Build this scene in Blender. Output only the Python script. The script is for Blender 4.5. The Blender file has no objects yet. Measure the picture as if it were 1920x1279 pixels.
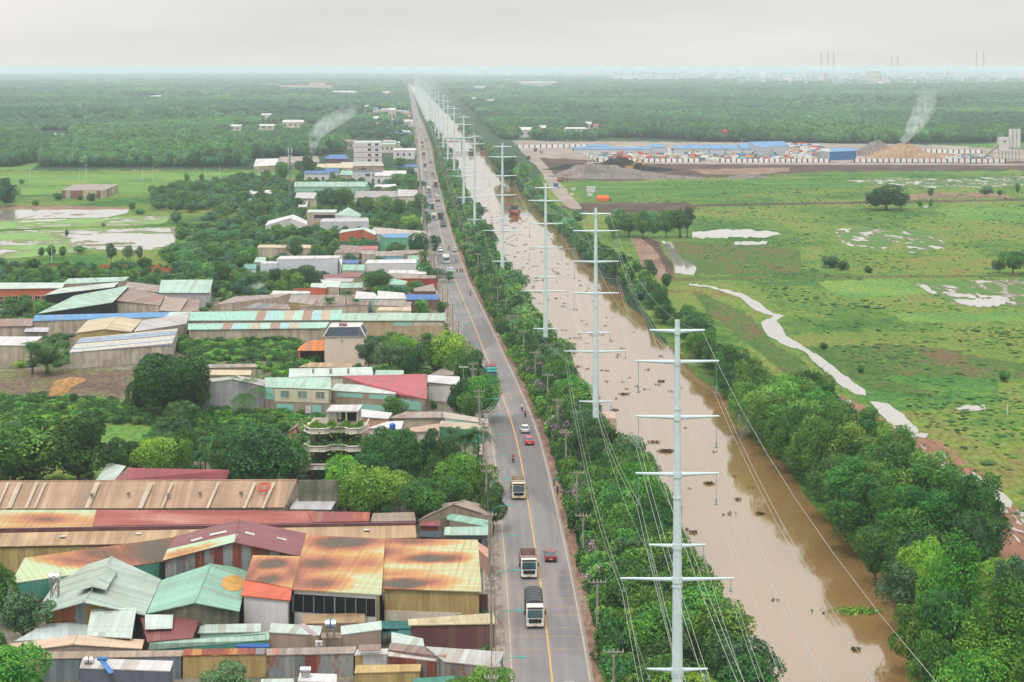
import bpy, math, random
import numpy as np
from math import radians, sin, cos, pi, atan2, hypot
from mathutils import Vector

# ---------------------------------------------------------------- camera, sky, sun
CAMH, FPX, HZ, CXP = 75.0, 3500.0, 126.0, 960.0
sc = bpy.context.scene
COL = sc.collection
cam_d = bpy.data.cameras.new("camera")
cam = bpy.data.objects.new("camera", cam_d)
COL.objects.link(cam)
cam.location = (0, 0, CAMH)
cam.rotation_euler = (radians(90), 0, 0)
cam_d.sensor_width = 36.0
cam_d.lens = FPX / 1920 * 36.0
cam_d.shift_y = -(639.5 - HZ) / 1920
cam_d.clip_start = 1.0
cam_d.clip_end = 200000
sc.camera = cam

SUN_EL, SUN_ROT = radians(62), radians(200)
world = bpy.data.worlds.new("World")
sc.world = world
world.use_nodes = True
wn, wl = world.node_tree.nodes, world.node_tree.links
wn.clear()
w_out = wn.new("ShaderNodeOutputWorld")
w_bg = wn.new("ShaderNodeBackground")
w_bg.inputs[1].default_value = 0.1
w_sky = wn.new("ShaderNodeTexSky")
w_sky.sky_type = 'NISHITA'
w_sky.sun_disc = False
w_sky.sun_elevation = SUN_EL
w_sky.sun_rotation = SUN_ROT
w_tc = wn.new("ShaderNodeTexCoord")
w_map = wn.new("ShaderNodeMapping")
w_map.inputs['Scale'].default_value = (1.2, 1.2, 9.0)
w_noise = wn.new("ShaderNodeTexNoise")
w_noise.inputs['Scale'].default_value = 2.2
w_noise.inputs['Detail'].default_value = 6
w_ramp = wn.new("ShaderNodeValToRGB")
w_ramp.color_ramp.elements[0].position = 0.35
w_ramp.color_ramp.elements[0].color = (7.0, 6.9, 6.8, 1)
w_ramp.color_ramp.elements[1].position = 0.68
w_ramp.color_ramp.elements[1].color = (8.7, 8.45, 8.15, 1)
# an overcast sky is about three times brighter overhead than at the horizon
w_sep = wn.new("ShaderNodeSeparateXYZ")
w_mr = wn.new("ShaderNodeMapRange")
w_mr.inputs['From Min'].default_value = 0.03
w_mr.inputs['From Max'].default_value = 1.0
w_mr.inputs['To Min'].default_value = 1.0
w_mr.inputs['To Max'].default_value = 2.7
w_mul = wn.new("ShaderNodeVectorMath"); w_mul.operation = 'SCALE'
w_mix = wn.new("ShaderNodeMixRGB")
w_mix.inputs[0].default_value = 0.93
wl.new(w_tc.outputs['Generated'], w_map.inputs[0])
wl.new(w_map.outputs[0], w_noise.inputs['Vector'])
wl.new(w_noise.outputs['Fac'], w_ramp.inputs[0])
wl.new(w_tc.outputs['Generated'], w_sep.inputs[0])
wl.new(w_sep.outputs['Z'], w_mr.inputs['Value'])
wl.new(w_ramp.outputs[0], w_mul.inputs[0])
wl.new(w_mr.outputs[0], w_mul.inputs['Scale'])
wl.new(w_sky.outputs[0], w_mix.inputs[1])
wl.new(w_mul.outputs[0], w_mix.inputs[2])
wl.new(w_mix.outputs[0], w_bg.inputs[0])
wl.new(w_bg.outputs[0], w_out.inputs[0])

sun_d = bpy.data.lights.new("sun", 'SUN')
sun_d.energy = 1.9
sun_d.angle = radians(14)
sun_d.color = (1.0, 0.95, 0.88)
sun = bpy.data.objects.new("sun", sun_d)
COL.objects.link(sun)
sun.rotation_euler = (radians(28), 0, radians(-20))

sc.view_settings.view_transform = 'Standard'
sc.view_settings.look = 'None'
sc.view_settings.exposure = 0.08
sc.view_settings.gamma = 1.0
sc.cycles.volume_bounces = 1
sc.cycles.max_bounces = 6
sc.cycles.diffuse_bounces = 2
sc.cycles.glossy_bounces = 2
sc.cycles.transmission_bounces = 2
sc.cycles.transparent_max_bounces = 8
sc.cycles.use_adaptive_sampling = True
sc.cycles.adaptive_threshold = 0.02
sc.cycles.use_denoising = True

# ---------------------------------------------------------------- helpers
def P(px, py, z=0.0):
    """the world point at height z that stands where the photograph shows pixel (px, py)"""
    d = FPX * (CAMH - z) / (py - HZ)
    return Vector(((px - CXP) * d / FPX, d, z))

def PX(x, d, z=0.0):
    return CXP + x * FPX / d, HZ + (CAMH - z) * FPX / d

def lin(h, k=1.0):
    if isinstance(h, str):
        h = h.lstrip('#')
        c = [int(h[i:i + 2], 16) / 255 for i in (0, 2, 4)]
    else:
        c = [v / 255 for v in h]
    return tuple(k * ((v / 12.92) if v <= 0.04045 else ((v + 0.055) / 1.055) ** 2.4) for v in c) + (1.0,)

def tag(o, label=None, cat=None, group=None, kind=None):
    if label: o['label'] = label
    if cat: o['category'] = cat
    if group: o['group'] = group
    if kind: o['kind'] = kind
    return o

def empty(name, loc, label, cat, group=None):
    o = bpy.data.objects.new(name, None)
    o.empty_display_size = 0.5
    COL.objects.link(o)
    o.location = loc
    return tag(o, label, cat, group)

class MB:
    """collects faces in world coordinates; build() links them as one mesh object"""
    def __init__(s):
        s.v, s.f, s.m = [], [], []
    def face(s, pts, m=0):
        k = len(s.v)
        s.v += [tuple(p) for p in pts]
        s.f.append(tuple(range(k, k + len(pts))))
        s.m.append(m)
    def slab(s, top, t, m=0, ms=None):
        top = [Vector(p) for p in top]
        a, b, c = top[0], top[1], top[2]
        if (b - a).cross(c - a).z < 0:
            top = top[::-1]
        bot = [p - Vector((0, 0, t)) for p in top]
        s.face(top, m)
        s.face(bot[::-1], m if ms is None else ms)
        n = len(top)
        for i in range(n):
            j = (i + 1) % n
            s.face([bot[i], bot[j], top[j], top[i]], m if ms is None else ms)
    def box(s, c, sz, rz=0.0, m=0, taper=1.0, skip_bottom=False, top_shift=(0, 0)):
        c = Vector(c)
        hx, hy, hz = sz[0] / 2, sz[1] / 2, sz[2] / 2
        cr, sr = cos(rz), sin(rz)
        q = []
        for k, (zz, tp) in enumerate(((-hz, 1.0), (hz, taper))):
            ox, oy = top_shift if k else (0, 0)
            for (x, y) in ((-hx, -hy), (hx, -hy), (hx, hy), (-hx, hy)):
                x2, y2 = x * tp + ox, y * tp + oy
                q.append(c + Vector((x2 * cr - y2 * sr, x2 * sr + y2 * cr, zz)))
        if not skip_bottom:
            s.face([q[3], q[2], q[1], q[0]], m)
        s.face([q[4], q[5], q[6], q[7]], m)
        for i in range(4):
            j = (i + 1) % 4
            s.face([q[i], q[j], q[4 + j], q[4 + i]], m)
    def tube(s, p0, p1, r0, r1=None, n=8, m=0, caps=True):
        p0, p1 = Vector(p0), Vector(p1)
        r1 = r0 if r1 is None else r1
        d = (p1 - p0)
        if d.length < 1e-6: return
        d.normalize()
        a = d.cross(Vector((0, 0, 1)))
        if a.length < 1e-3: a = Vector((1, 0, 0))
        a.normalize(); b = d.cross(a)
        A = [p0 + (a * cos(2 * pi * i / n) + b * sin(2 * pi * i / n)) * r0 for i in range(n)]
        B = [p1 + (a * cos(2 * pi * i / n) + b * sin(2 * pi * i / n)) * r1 for i in range(n)]
        for i in range(n):
            j = (i + 1) % n
            s.face([A[i], A[j], B[j], B[i]], m)
        if caps:
            s.face(A[::-1], m); s.face(B, m)
    def poly_tube(s, pts, r, n=4, m=0):
        for a, b in zip(pts[:-1], pts[1:]):
            s.tube(a, b, r, r, n, m, caps=False)
    def build(s, name, mats, parent=None, smooth=False, origin=None):
        o = Vector((0, 0, 0))
        if parent is not None:
            q = parent
            while q is not None:
                o = o + q.location; q = q.parent
        elif origin is not None:
            o = Vector(origin)
        me = bpy.data.meshes.new(name)
        V = np.array(s.v, dtype=np.float64)
        Vl = V - np.array(o)
        me.from_pydata(Vl.tolist(), [], s.f)
        if not isinstance(mats, (list, tuple)): mats = [mats]
        for mm in mats: me.materials.append(mm)
        me.polygons.foreach_set('material_index', s.m)
        uvl = me.uv_layers.new(name='UVMap')
        uv = np.zeros((len(me.loops), 2))
        k = 0
        for f in s.f:
            p = V[list(f)]
            n = np.zeros(3)
            for i in range(len(f)):
                n += np.cross(p[i] - p[0], p[(i + 1) % len(f)] - p[0])
            ln = np.linalg.norm(n)
            n = n / ln if ln > 1e-9 else np.array([0, 0, 1.0])
            if abs(n[2]) > 0.9995:
                u, w = np.array([1.0, 0, 0]), np.array([0, 1.0, 0])
            else:
                u = np.cross([0, 0, 1.0], n); u /= np.linalg.norm(u)
                w = np.cross(n, u)
            L = len(f)
            uv[k:k + L, 0] = p @ u
            uv[k:k + L, 1] = p @ w
            k += L
        uvl.data.foreach_set('uv', uv.ravel())
        if smooth:
            me.polygons.foreach_set('use_smooth', [True] * len(s.f))
        me.update()
        ob = bpy.data.objects.new(name, me)
        COL.objects.link(ob)
        if parent is not None:
            ob.parent = parent
        else:
            ob.location = o
        return ob

def np_mesh(name, V, F, mats, smooth=False, tint=None):
    me = bpy.data.meshes.new(name)
    V = np.asarray(V, dtype=np.float32); F = np.asarray(F, dtype=np.int32)
    n, k = F.shape
    me.vertices.add(len(V)); me.vertices.foreach_set('co', V.ravel())
    me.loops.add(n * k); me.loops.foreach_set('vertex_index', F.ravel())
    me.polygons.add(n)
    me.polygons.foreach_set('loop_start', np.arange(0, n * k, k, dtype=np.int32))
    try: me.polygons.foreach_set('loop_total', np.full(n, k, dtype=np.int32))
    except Exception: pass
    if smooth: me.polygons.foreach_set('use_smooth', np.ones(n, dtype=bool))
    for mm in (mats if isinstance(mats, (list, tuple)) else [mats]): me.materials.append(mm)
    if tint is not None:
        at = me.attributes.new('tint', 'FLOAT', 'FACE')
        at.data.foreach_set('value', np.asarray(tint, dtype=np.float32))
    me.update(calc_edges=True)
    return me

def inpoly(x, y, poly):
    x = np.asarray(x, float); y = np.asarray(y, float)
    r = np.zeros(x.shape, bool)
    n = len(poly)
    for i in range(n):
        x1, y1 = poly[i]; x2, y2 = poly[(i + 1) % n]
        if y1 == y2: continue
        c = ((y1 > y) != (y2 > y)) & (x < (x2 - x1) * (y - y1) / (y2 - y1) + x1)
        r ^= c
    return r

# ---------------------------------------------------------------- materials
class NT:
    """short-hand for building a node material"""
    def __init__(s, name, rough=0.8, spec=0.3, metal=0.0):
        s.mat = bpy.data.materials.new(name); s.mat.use_nodes = True
        s.t = s.mat.node_tree; s.n = s.t.nodes; s.l = s.t.links
        s.b = s.n['Principled BSDF']
        s.b.inputs['Roughness'].default_value = rough
        s.b.inputs['Specular IOR Level'].default_value = spec
        s.b.inputs['Metallic'].default_value = metal
    def link(s, a, b): s.l.new(a, b)
    def coord(s, kind='UV', scale=(1, 1, 1), loc=(0, 0, 0), rot=(0, 0, 0)):
        if kind == 'POS':
            g = s.n.new('ShaderNodeNewGeometry').outputs['Position']
        else:
            g = s.n.new('ShaderNodeTexCoord').outputs['UV' if kind == 'UV' else 'Object']
        m = s.n.new('ShaderNodeMapping')
        m.inputs['Scale'].default_value = scale
        m.inputs['Location'].default_value = loc
        m.inputs['Rotation'].default_value = rot
        s.link(g, m.inputs[0])
        return m.outputs[0]
    def objrand(s, vec, k=37.0):
        """shift a texture from object to object"""
        oi = s.n.new('ShaderNodeObjectInfo')
        sc_ = s.n.new('ShaderNodeMath'); sc_.operation = 'MULTIPLY'; sc_.inputs[1].default_value = k
        s.link(oi.outputs['Random'], sc_.inputs[0])
        a = s.n.new('ShaderNodeVectorMath'); a.operation = 'ADD'
        s.link(vec, a.inputs[0]); s.link(sc_.outputs[0], a.inputs[1])
        return a.outputs[0]
    def noise(s, vec, scale=1.0, detail=4, rough=0.55, dist=0.0):
        n = s.n.new('ShaderNodeTexNoise')
        n.inputs['Scale'].default_value = scale; n.inputs['Detail'].default_value = detail
        n.inputs['Roughness'].default_value = rough; n.inputs['Distortion'].default_value = dist
        s.link(vec, n.inputs['Vector'])
        return n.outputs['Fac']
    def ramp(s, fac, stops, interp='LINEAR'):
        r = s.n.new('ShaderNodeValToRGB'); cr = r.color_ramp; cr.interpolation = interp
        while len(cr.elements) < len(stops): cr.elements.new(0.5)
        for e, (p, c) in zip(cr.elements, stops):
            e.position = p
            e.color = c if len(c) == 4 else tuple(c) + (1,)
        s.link(fac, r.inputs[0])
        return r.outputs[0]
    def mix(s, fac, a, b, mode='MIX'):
        m = s.n.new('ShaderNodeMixRGB'); m.blend_type = mode
        for inp, v in zip(m.inputs, (fac, a, b)):
            if hasattr(v, 'type') and hasattr(v, 'node'): s.link(v, inp)
            else: inp.default_value = v
        return m.outputs[0]
    def math(s, op, a, b=0.0, clamp=False):
        m = s.n.new('ShaderNodeMath'); m.operation = op; m.use_clamp = clamp
        for inp, v in zip(m.inputs, (a, b)):
            if hasattr(v, 'node'): s.link(v, inp)
            else: inp.default_value = v
        return m.outputs[0]
    def col(s, c):
        if hasattr(c, 'node'): s.link(c, s.b.inputs['Base Color'])
        else: s.b.inputs['Base Color'].default_value = c
    def bump(s, h, strength=0.3, dist=0.1):
        b = s.n.new('ShaderNodeBump'); b.inputs['Strength'].default_value = strength
        b.inputs['Distance'].default_value = dist
        s.link(h, b.inputs['Height']); s.link(b.outputs[0], s.b.inputs['Normal'])

_mc = {}
def grey(v): return (v, v, v, 1)

def paint(hexc, rough=0.6, k=0.75, var=0.12, metal=0.0, spec=0.3):
    """a plain painted or cast surface with slight dirt"""
    key = ('paint', hexc, rough, k, var)
    if key in _mc: return _mc[key]
    t = NT('painted_surface_' + hexc, rough, spec, metal)
    v = t.objrand(t.coord('OBJ'))
    n = t.noise(v, 0.9, 5)
    t.col(t.mix(1.0, lin(hexc, k), t.ramp(n, [(0.3, grey(1 - var * 2)), (0.7, grey(1.0))]), 'MULTIPLY'))
    _mc[key] = t.mat
    return t.mat

def sheet(hexc, dirt=0.35, hex2=None, rust=0.0, k=0.72, strip=0.9):
    """corrugated sheet roofing: sheets of slightly different tint, run-off streaks, optional rust"""
    key = ('sheet', hexc, dirt, hex2, rust)
    if key in _mc: return _mc[key]
    t = NT('roof_sheet_' + hexc, 0.55, 0.35)
    uv = t.objrand(t.coord('UV'))
    sep = t.n.new('ShaderNodeSeparateXYZ'); t.link(uv, sep.inputs[0])
    fl = t.math('FLOOR', t.math('DIVIDE', sep.outputs[0], strip))
    wn_ = t.n.new('ShaderNodeTexWhiteNoise'); wn_.noise_dimensions = '1D'; t.link(fl, wn_.inputs['W'])
    c = t.mix(wn_.outputs['Value'], lin(hexc, k * 1.03), lin(hex2 or hexc, k * (0.84 if not hex2 else 0.9)))
    st = t.noise(t.objrand(t.coord('UV', (1.6, 0.13, 1))), 1.0, 5, 0.65)
    c = t.mix(1.0, c, t.ramp(st, [(0.28, grey(1 - dirt)), (0.62, grey(1.0))]), 'MULTIPLY')
    # now and then a replaced sheet; dark laps between the sheets and across them every few metres
    odd = t.math('GREATER_THAN', t.math('FRACT', t.math('MULTIPLY', wn_.outputs['Value'], 17.3)), 0.90)
    c = t.mix(t.math('MULTIPLY', odd, 0.35), c, lin('#a58d78', k * 0.8))
    fr = t.math('FRACT', t.math('DIVIDE', sep.outputs[0], strip)); fv = t.math('FRACT', t.math('DIVIDE', sep.outputs[1], 3.1))
    lap = t.math('MAXIMUM', t.math('LESS_THAN', fr, 0.10), t.math('LESS_THAN', fv, 0.035))
    c = t.mix(t.math('MULTIPLY', lap, 0.22), c, lin('#5d5550', k * 0.7))
    big = t.noise(t.objrand(t.coord('UV', (0.12, 0.2, 1))), 1.0, 3)
    c = t.mix(1.0, c, t.ramp(big, [(0.3, (0.82, 0.8, 0.76, 1)), (0.65, grey(1.0))]), 'MULTIPLY')
    if rust > 0:
        rn = t.noise(t.objrand(t.coord('UV', (0.5, 0.14, 1)), 91.0), 1.0, 6, 0.6)
        rf = t.ramp(rn, [(0.62 - rust * 0.28, grey(0)), (0.72 - rust * 0.22, grey(0.9))])
        rc_ = t.ramp(st, [(0.3, lin('#6b2f22', 0.8)), (0.6, lin('#b0643c', 0.8))])
        c = t.mix(rf, c, rc_)
    t.col(c)
    w = t.n.new('ShaderNodeTexWave'); w.inputs['Scale'].default_value = 0.95 * 2; w.wave_type = 'BANDS'; w.bands_direction = 'X'
    t.link(uv, w.inputs['Vector'])
    t.bump(w.outputs['Fac'], 0.35, 0.04)
    _mc[key] = t.mat
    return t.mat

STAINS = {'heavy': [(.45, .86, .62, .20, 1.2), (.2, .52, .5, .2, .9), (.75, .5, .42, .2, .6), (.3, .2, .42, .16, .85), (.0, .3, .3, .45, .75)],
 'mintright': [(.25, .95, .55, .13, .8), (.0, .72, .45, .2, .7), (.5, .62, .42, .12, 1.25), (.15, .35, .42, .1, .5), (.25, .16, .38, .14, 1.25), (.5, .18, .32, .14, .7)],
 'mid': [(.9, .75, .45, .6, 1.05), (.55, .6, .45, .28, .85), (.35, .45, .4, .12, .7), (.98, .3, .3, .3, .8)],
 'light': [(.55, .5, .34, .4, .8), (.15, .6, .3, .35, .3), (.95, .3, .3, .6, .4), (.4, .1, .6, .2, .35)],
 'scorched': [(.45, .75, .55, .25, 1.2), (.5, .3, .6, .3, .95), (.9, .5, .3, .6, .7), (.1, .5, .3, .6, .7)],
 'yellow': [(.25, .3, .45, .5, .45), (.6, .45, .2, .4, .3)]}
def rusted(kind):
    """mint sheet roofing burnt by rust into long yellow, orange and brown lenses"""
    if kind in STAINS:
        key = ('rusted', kind)
        if key in _mc: return _mc[key]
        t = NT('rusted_mint_roof_' + kind, 0.6, 0.25)
        gn = t.n.new('ShaderNodeTexCoord').outputs['Generated']
        wob = t.n.new('ShaderNodeTexNoise'); wob.inputs['Scale'].default_value = 3.5; wob.inputs['Detail'].default_value = 3; t.link(gn, wob.inputs['Vector'])
        wv = t.n.new('ShaderNodeVectorMath'); wv.operation = 'MULTIPLY_ADD'; t.link(wob.outputs['Color'], wv.inputs[0]); wv.inputs[1].default_value = (.22, .12, 0); t.link(gn, wv.inputs[2])
        tot = None
        for cx, cy, rx, ry, st in STAINS[kind]:
            m = t.n.new('ShaderNodeMapping'); m.inputs['Location'].default_value = (-(cx + .11) / rx, -(cy + .06) / ry, 0); m.inputs['Scale'].default_value = (1 / rx, 1 / ry, 0); t.link(wv.outputs[0], m.inputs[0])
            ln = t.n.new('ShaderNodeVectorMath'); ln.operation = 'LENGTH'; t.link(m.outputs[0], ln.inputs[0])
            e = t.math('MULTIPLY', t.math('SUBTRACT', 1.15, ln.outputs['Value'], True), st)
            tot = e if tot is None else t.math('SMOOTH_MAX', tot, e)
        fine = t.noise(t.coord('UV', (0.3, 1.8, 1)), 1.0, 5, 0.65)
        f = t.math('ADD', tot, t.math('MULTIPLY', t.math('SUBTRACT', fine, 0.5), 0.3), True)
        K = 0.62
        c = t.ramp(f, [(0.0, lin('#b3d8c2', .8)), (0.17, lin('#c0d0a8', .74)), (0.27, lin('#d9b173', K)), (0.42, lin('#cf9260', K)), (0.58, lin('#bd7a62', K)), (0.74, lin('#97654c', K)), (0.88, lin('#766150', K)), (1.0, lin('#6b6254', K))])
        stt = t.noise(t.coord('UV', (2.2, 0.1, 1)), 1.0, 4, 0.6)
        c = t.mix(1.0, c, t.ramp(stt, [(0.3, grey(0.74)), (0.6, grey(1.0))]), 'MULTIPLY')
        uv = t.coord('UV'); sep = t.n.new('ShaderNodeSeparateXYZ'); t.link(uv, sep.inputs[0])
        lap = t.math('MAXIMUM', t.math('LESS_THAN', t.math('FRACT', t.math('DIVIDE', sep.outputs[0], 0.95)), 0.09), t.math('LESS_THAN', t.math('FRACT', t.math('DIVIDE', sep.outputs[1], 2.9)), 0.03))
        t.col(t.mix(t.math('MULTIPLY', lap, 0.28), c, lin('#5a4538', .6)))
        _mc[key] = t.mat
        return t.mat
    key = ('rusted', kind)
    if key in _mc: return _mc[key]
    t = NT('rusted_mint_roof_' + kind, 0.6, 0.25)
    mint, yel, ora, red, brn, dk = [lin(h, 0.72) for h in ('#a9d3ba', '#e3b061', '#d08a4c', '#b86f52', '#94583c', '#7d6a52')]
    lo = t.noise(t.objrand(t.coord('UV', (0.055, 0.17, 1))), 1.0, 2.5, 0.45, 0.6)
    fine = t.noise(t.objrand(t.coord('UV', (0.25, 1.5, 1))), 1.0, 5, 0.6)
    f = t.math('ADD', lo, t.math('MULTIPLY', t.math('SUBTRACT', fine, 0.5), 0.16))
    sh = {'heavy': -0.10, 'mid': -0.03, 'light': 0.06, 'mintright': -0.02, 'red': -0.16, 'scorched': -0.06}[kind]
    if kind == 'red':
        st = [(0.22, lin('#c9a08a', .7)), (0.36, lin('#b5756a', .7)), (0.5, lin('#a3574f', .72)), (0.62, lin('#8d443f', .72)), (0.8, lin('#b06a4c', .7))]
    else:
        st = [(0.30 + sh, mint), (0.41 + sh, yel), (0.49 + sh, ora), (0.57 + sh, red if kind != 'scorched' else brn), (0.66 + sh, brn), (0.78 + sh, dk)]
    c = t.ramp(f, st)
    stt = t.noise(t.objrand(t.coord('UV', (2.0, 0.1, 1))), 1.0, 4, 0.6)
    c = t.mix(1.0, c, t.ramp(stt, [(0.3, grey(0.80)), (0.6, grey(1.0))]), 'MULTIPLY')
    t.col(c)
    _mc[key] = t.mat
    return t.mat

def wallm(hexc, stain=0.45, k=0.72, hex2=None):
    """plaster or raw concrete with run-down stains"""
    key = ('wall', hexc, stain, hex2)
    if key in _mc: return _mc[key]
    t = NT('stained_wall_' + hexc, 0.85, 0.2)
    a = t.noise(t.objrand(t.coord('UV', (0.9, 0.12, 1))), 1.0, 6, 0.65)
    b = t.noise(t.objrand(t.coord('UV', (0.15, 0.25, 1))), 1.0, 5, 0.6)
    c = t.mix(1.0, lin(hexc, k), t.ramp(a, [(0.33, grey(1 - stain)), (0.58, grey(1.0))]), 'MULTIPLY')
    c = t.mix(t.ramp(b, [(0.42, grey(0)), (0.62, grey(stain))]), c, lin(hex2 or '#9d8a72', k))
    t.col(c)
    _mc[key] = t.mat
    return t.mat

def patch(cols, width=1.0, rust=0.3, axis=0):
    """upright sheets of scrap metal, each of another colour"""
    key = ('patch', cols, width, rust, axis)
    if key in _mc: return _mc[key]
    t = NT('patchwork_sheets', 0.65, 0.3)
    uv = t.coord('UV')
    sep = t.n.new('ShaderNodeSeparateXYZ'); t.link(uv, sep.inputs[0])
    fl = t.math('FLOOR', t.math('DIVIDE', sep.outputs[axis], width))
    w_ = t.n.new('ShaderNodeTexWhiteNoise'); w_.noise_dimensions = '1D'; t.link(fl, w_.inputs['W'])
    hs = cols.split()
    c = t.ramp(w_.outputs['Value'], [(i / len(hs), lin(h, 0.7)) for i, h in enumerate(hs)], 'CONSTANT')
    st = t.noise(t.coord('UV', (2.2, 0.25, 1)), 1.0, 6, 0.7)
    c = t.mix(1.0, c, t.ramp(st, [(0.3, grey(0.6)), (0.6, grey(1.0))]), 'MULTIPLY')
    if rust:
        rn = t.noise(t.coord('UV', (1.1, 0.2, 1), (7, 3, 0)), 1.0, 6, 0.7)
        c = t.mix(t.ramp(rn, [(0.62 - rust * .2, grey(0)), (0.68 - rust * .2, grey(0.9))]), c, t.ramp(st, [(0.3, lin('#5b2a20', .8)), (0.6, lin('#9c5536', .8))]))
    t.col(c)
    _mc[key] = t.mat
    return t.mat

def leafm(name, dark, mid, light, k=1.0, rough=0.55):
    key = ('leaf', name)
    if key in _mc: return _mc[key]
    t = NT('foliage_' + name, rough, 0.25)
    at = t.n.new('ShaderNodeAttribute'); at.attribute_name = 'tint'
    oi = t.n.new('ShaderNodeObjectInfo')
    if name == 'distant':
        at.attribute_name = 'tint'
    f = t.math('ADD', t.math('MULTIPLY', at.outputs['Fac'], 0.8), t.math('MULTIPLY', t.math('SUBTRACT', oi.outputs['Random'], 0.5), 0.42), True)
    c = t.ramp(f, [(0.0, lin(dark, k)), (0.5, lin(mid, k)), (1.0, lin(light, k))])
    hsv = t.n.new('ShaderNodeHueSaturation')
    t.link(c, hsv.inputs['Color'])
    t.link(t.math('ADD', t.math('MULTIPLY', t.math('FRACT', t.math('MULTIPLY', oi.outputs['Random'], 7.31)), 0.04), 0.48), hsv.inputs['Hue'])
    t.link(t.math('ADD', t.math('MULTIPLY', t.math('FRACT', t.math('MULTIPLY', oi.outputs['Random'], 13.7)), 0.5), 0.75), hsv.inputs['Value'])
    hout = hsv.outputs[0]
    if name == 'distant':
        # stands of different species and age
        st_ = t.noise(t.coord('POS', (0.004, 0.0016, 0.0)), 1.0, 4, 0.6)
        hout = t.mix(1.0, hout, t.ramp(st_, [(0.36, (0.6, 0.7, 0.8, 1)), (0.5, grey(1.0)), (0.6, (1.75, 1.55, 1.1, 1))]), 'MULTIPLY')
    t.col(hout)
    tr = t.n.new('ShaderNodeBsdfTranslucent'); t.link(hout, tr.inputs[0])
    mx = t.n.new('ShaderNodeMixShader'); mx.inputs[0].default_value = 0.2
    out = t.n['Material Output']
    t.link(t.b.outputs[0], mx.inputs[1]); t.link(tr.outputs[0], mx.inputs[2]); t.link(mx.outputs[0], out.inputs['Surface'])
    _mc[key] = t.mat
    return t.mat

def glassm(hexc='#1d2b33'):
    key = ('glass', hexc)
    if key in _mc: return _mc[key]
    t = NT('window_glass', 0.15, 0.6); t.col(lin(hexc, 0.8)); _mc[key] = t.mat
    return t.mat

WHITE = paint('#e4e2de'); STEEL = paint('#c3d5d6', 0.4, 0.95, 0.06); DARK = paint('#26282a', 0.7)
CONC = paint('#b5ad9f', 0.9, 0.7, 0.2); BARK = paint('#6d5b48', 0.95, 0.6, 0.25); RUBBER = paint('#1c1c1c', 0.85, 0.5)
# ---------------------------------------------------------------- ground materials
def grassm(name, stops, scale=(0.02, 0.012), fine=0.5):
    t = NT('ground_' + name, 0.95, 0.1)
    v = t.coord('POS', (scale[0], scale[1], 0.02))
    a = t.noise(v, 1.0, 7, 0.62)
    b = t.noise(t.coord('POS', (0.25, 0.10, 0.1)), 1.0, 6, 0.7)
    f = t.math('ADD', a, t.math('MULTIPLY', t.math('SUBTRACT', b, 0.5), fine))
    c = t.ramp(f, [(p, lin(h, 0.62)) for p, h in stops])
    d = t.noise(t.coord('POS', (0.9, 0.35, 0.3)), 1.0, 4, 0.7)
    t.col(t.mix(1.0, c, t.ramp(d, [(0.36, grey(0.52)), (0.62, grey(1.12))]), 'MULTIPLY'))
    return t.mat

def waterym(name, ghex, cover, sky=0.0, scale=(0.05, 0.022), mud='#8d7a66'):
    """flooded field: water lies in the hollows between grass or mud"""
    t = NT('flooded_' + name, 0.9, 0.1)
    a = t.noise(t.coord('POS', (scale[0], scale[1], 0.05)), 1.0, 7, 0.62, 0.4)
    f = t.ramp(a, [(1 - cover - 0.015, grey(0)), (1 - cover + 0.015, grey(1))])
    b = t.noise(t.coord('POS', (0.2, 0.09, 0.1)), 1.0, 5, 0.7)
    g = t.mix(b, lin(ghex, 0.5), lin(ghex, 0.85))
    g = t.mix(t.ramp(a, [(1 - cover - 0.10, grey(0)), (1 - cover - 0.01, grey(0.8))]), g, lin(mud, 0.5))
    t.col(t.mix(f, g, lin('#b9b1a6', 0.62)))
    t.link(t.math('SUBTRACT', 0.92, t.math('MULTIPLY', f, 0.84)), t.b.inputs['Roughness'])
    t.link(t.math('ADD', 0.1, t.math('MULTIPLY', f, 0.9)), t.b.inputs['Specular IOR Level'])
    return t.mat

G_FAR = grassm('wild_land', [(0.3, '#2a4a33'), (0.5, '#38593b'), (0.62, '#4b6b42'), (0.8, '#5f6f4c')], (0.002, 0.0008))
G_MEAD = grassm('meadow', [(0.28, '#35652c'), (0.39, '#487a31'), (0.48, '#698f3b'), (0.57, '#879c46'), (0.67, '#8d824c'), (0.76, '#84664f')], (0.016, 0.009), 0.55)
G_LIME = grassm('rice_green', [(0.3, '#598a45'), (0.5, '#76a64b'), (0.7, '#93b057')], (0.03, 0.02), 0.3)
G_YEL = grassm('yellow_green', [(0.3, '#578438'), (0.5, '#7c9540'), (0.7, '#98924c')], (0.03, 0.02), 0.4)
G_TALL = grassm('tall_grass', [(0.3, '#3c7333'), (0.5, '#578c3c'), (0.7, '#7d9c49')], (0.02, 0.05), 0.5)
G_BRN = grassm('brown_litter', [(0.3, '#48712f'), (0.5, '#5f7e3b'), (0.6, '#777048'), (0.74, '#846654')], (0.05, 0.014), 0.9)
G_DIRT = grassm('bare_earth', [(0.3, '#8a6d5b'), (0.5, '#a58672'), (0.7, '#bda391')], (0.05, 0.03), 0.5)
G_DARKE = grassm('dark_earth', [(0.3, '#4a3b35'), (0.5, '#655049'), (0.7, '#81695b')], (0.05, 0.03), 0.5)
G_GREYE = grassm('pale_yard', [(0.3, '#9b8f84'), (0.5, '#b3a69a'), (0.7, '#cabfb3')], (0.03, 0.02), 0.4)
G_MUD = grassm('mud', [(0.3, '#6d5a50'), (0.47, '#857163'), (0.56, '#7f7d5a'), (0.66, '#8f9a5c'), (0.76, '#a79a8c')], (0.07, 0.035), 0.7)
G_PAD1 = waterym('rice_sparse', '#84ab66', 0.43, scale=(0.035, 0.035))
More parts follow.
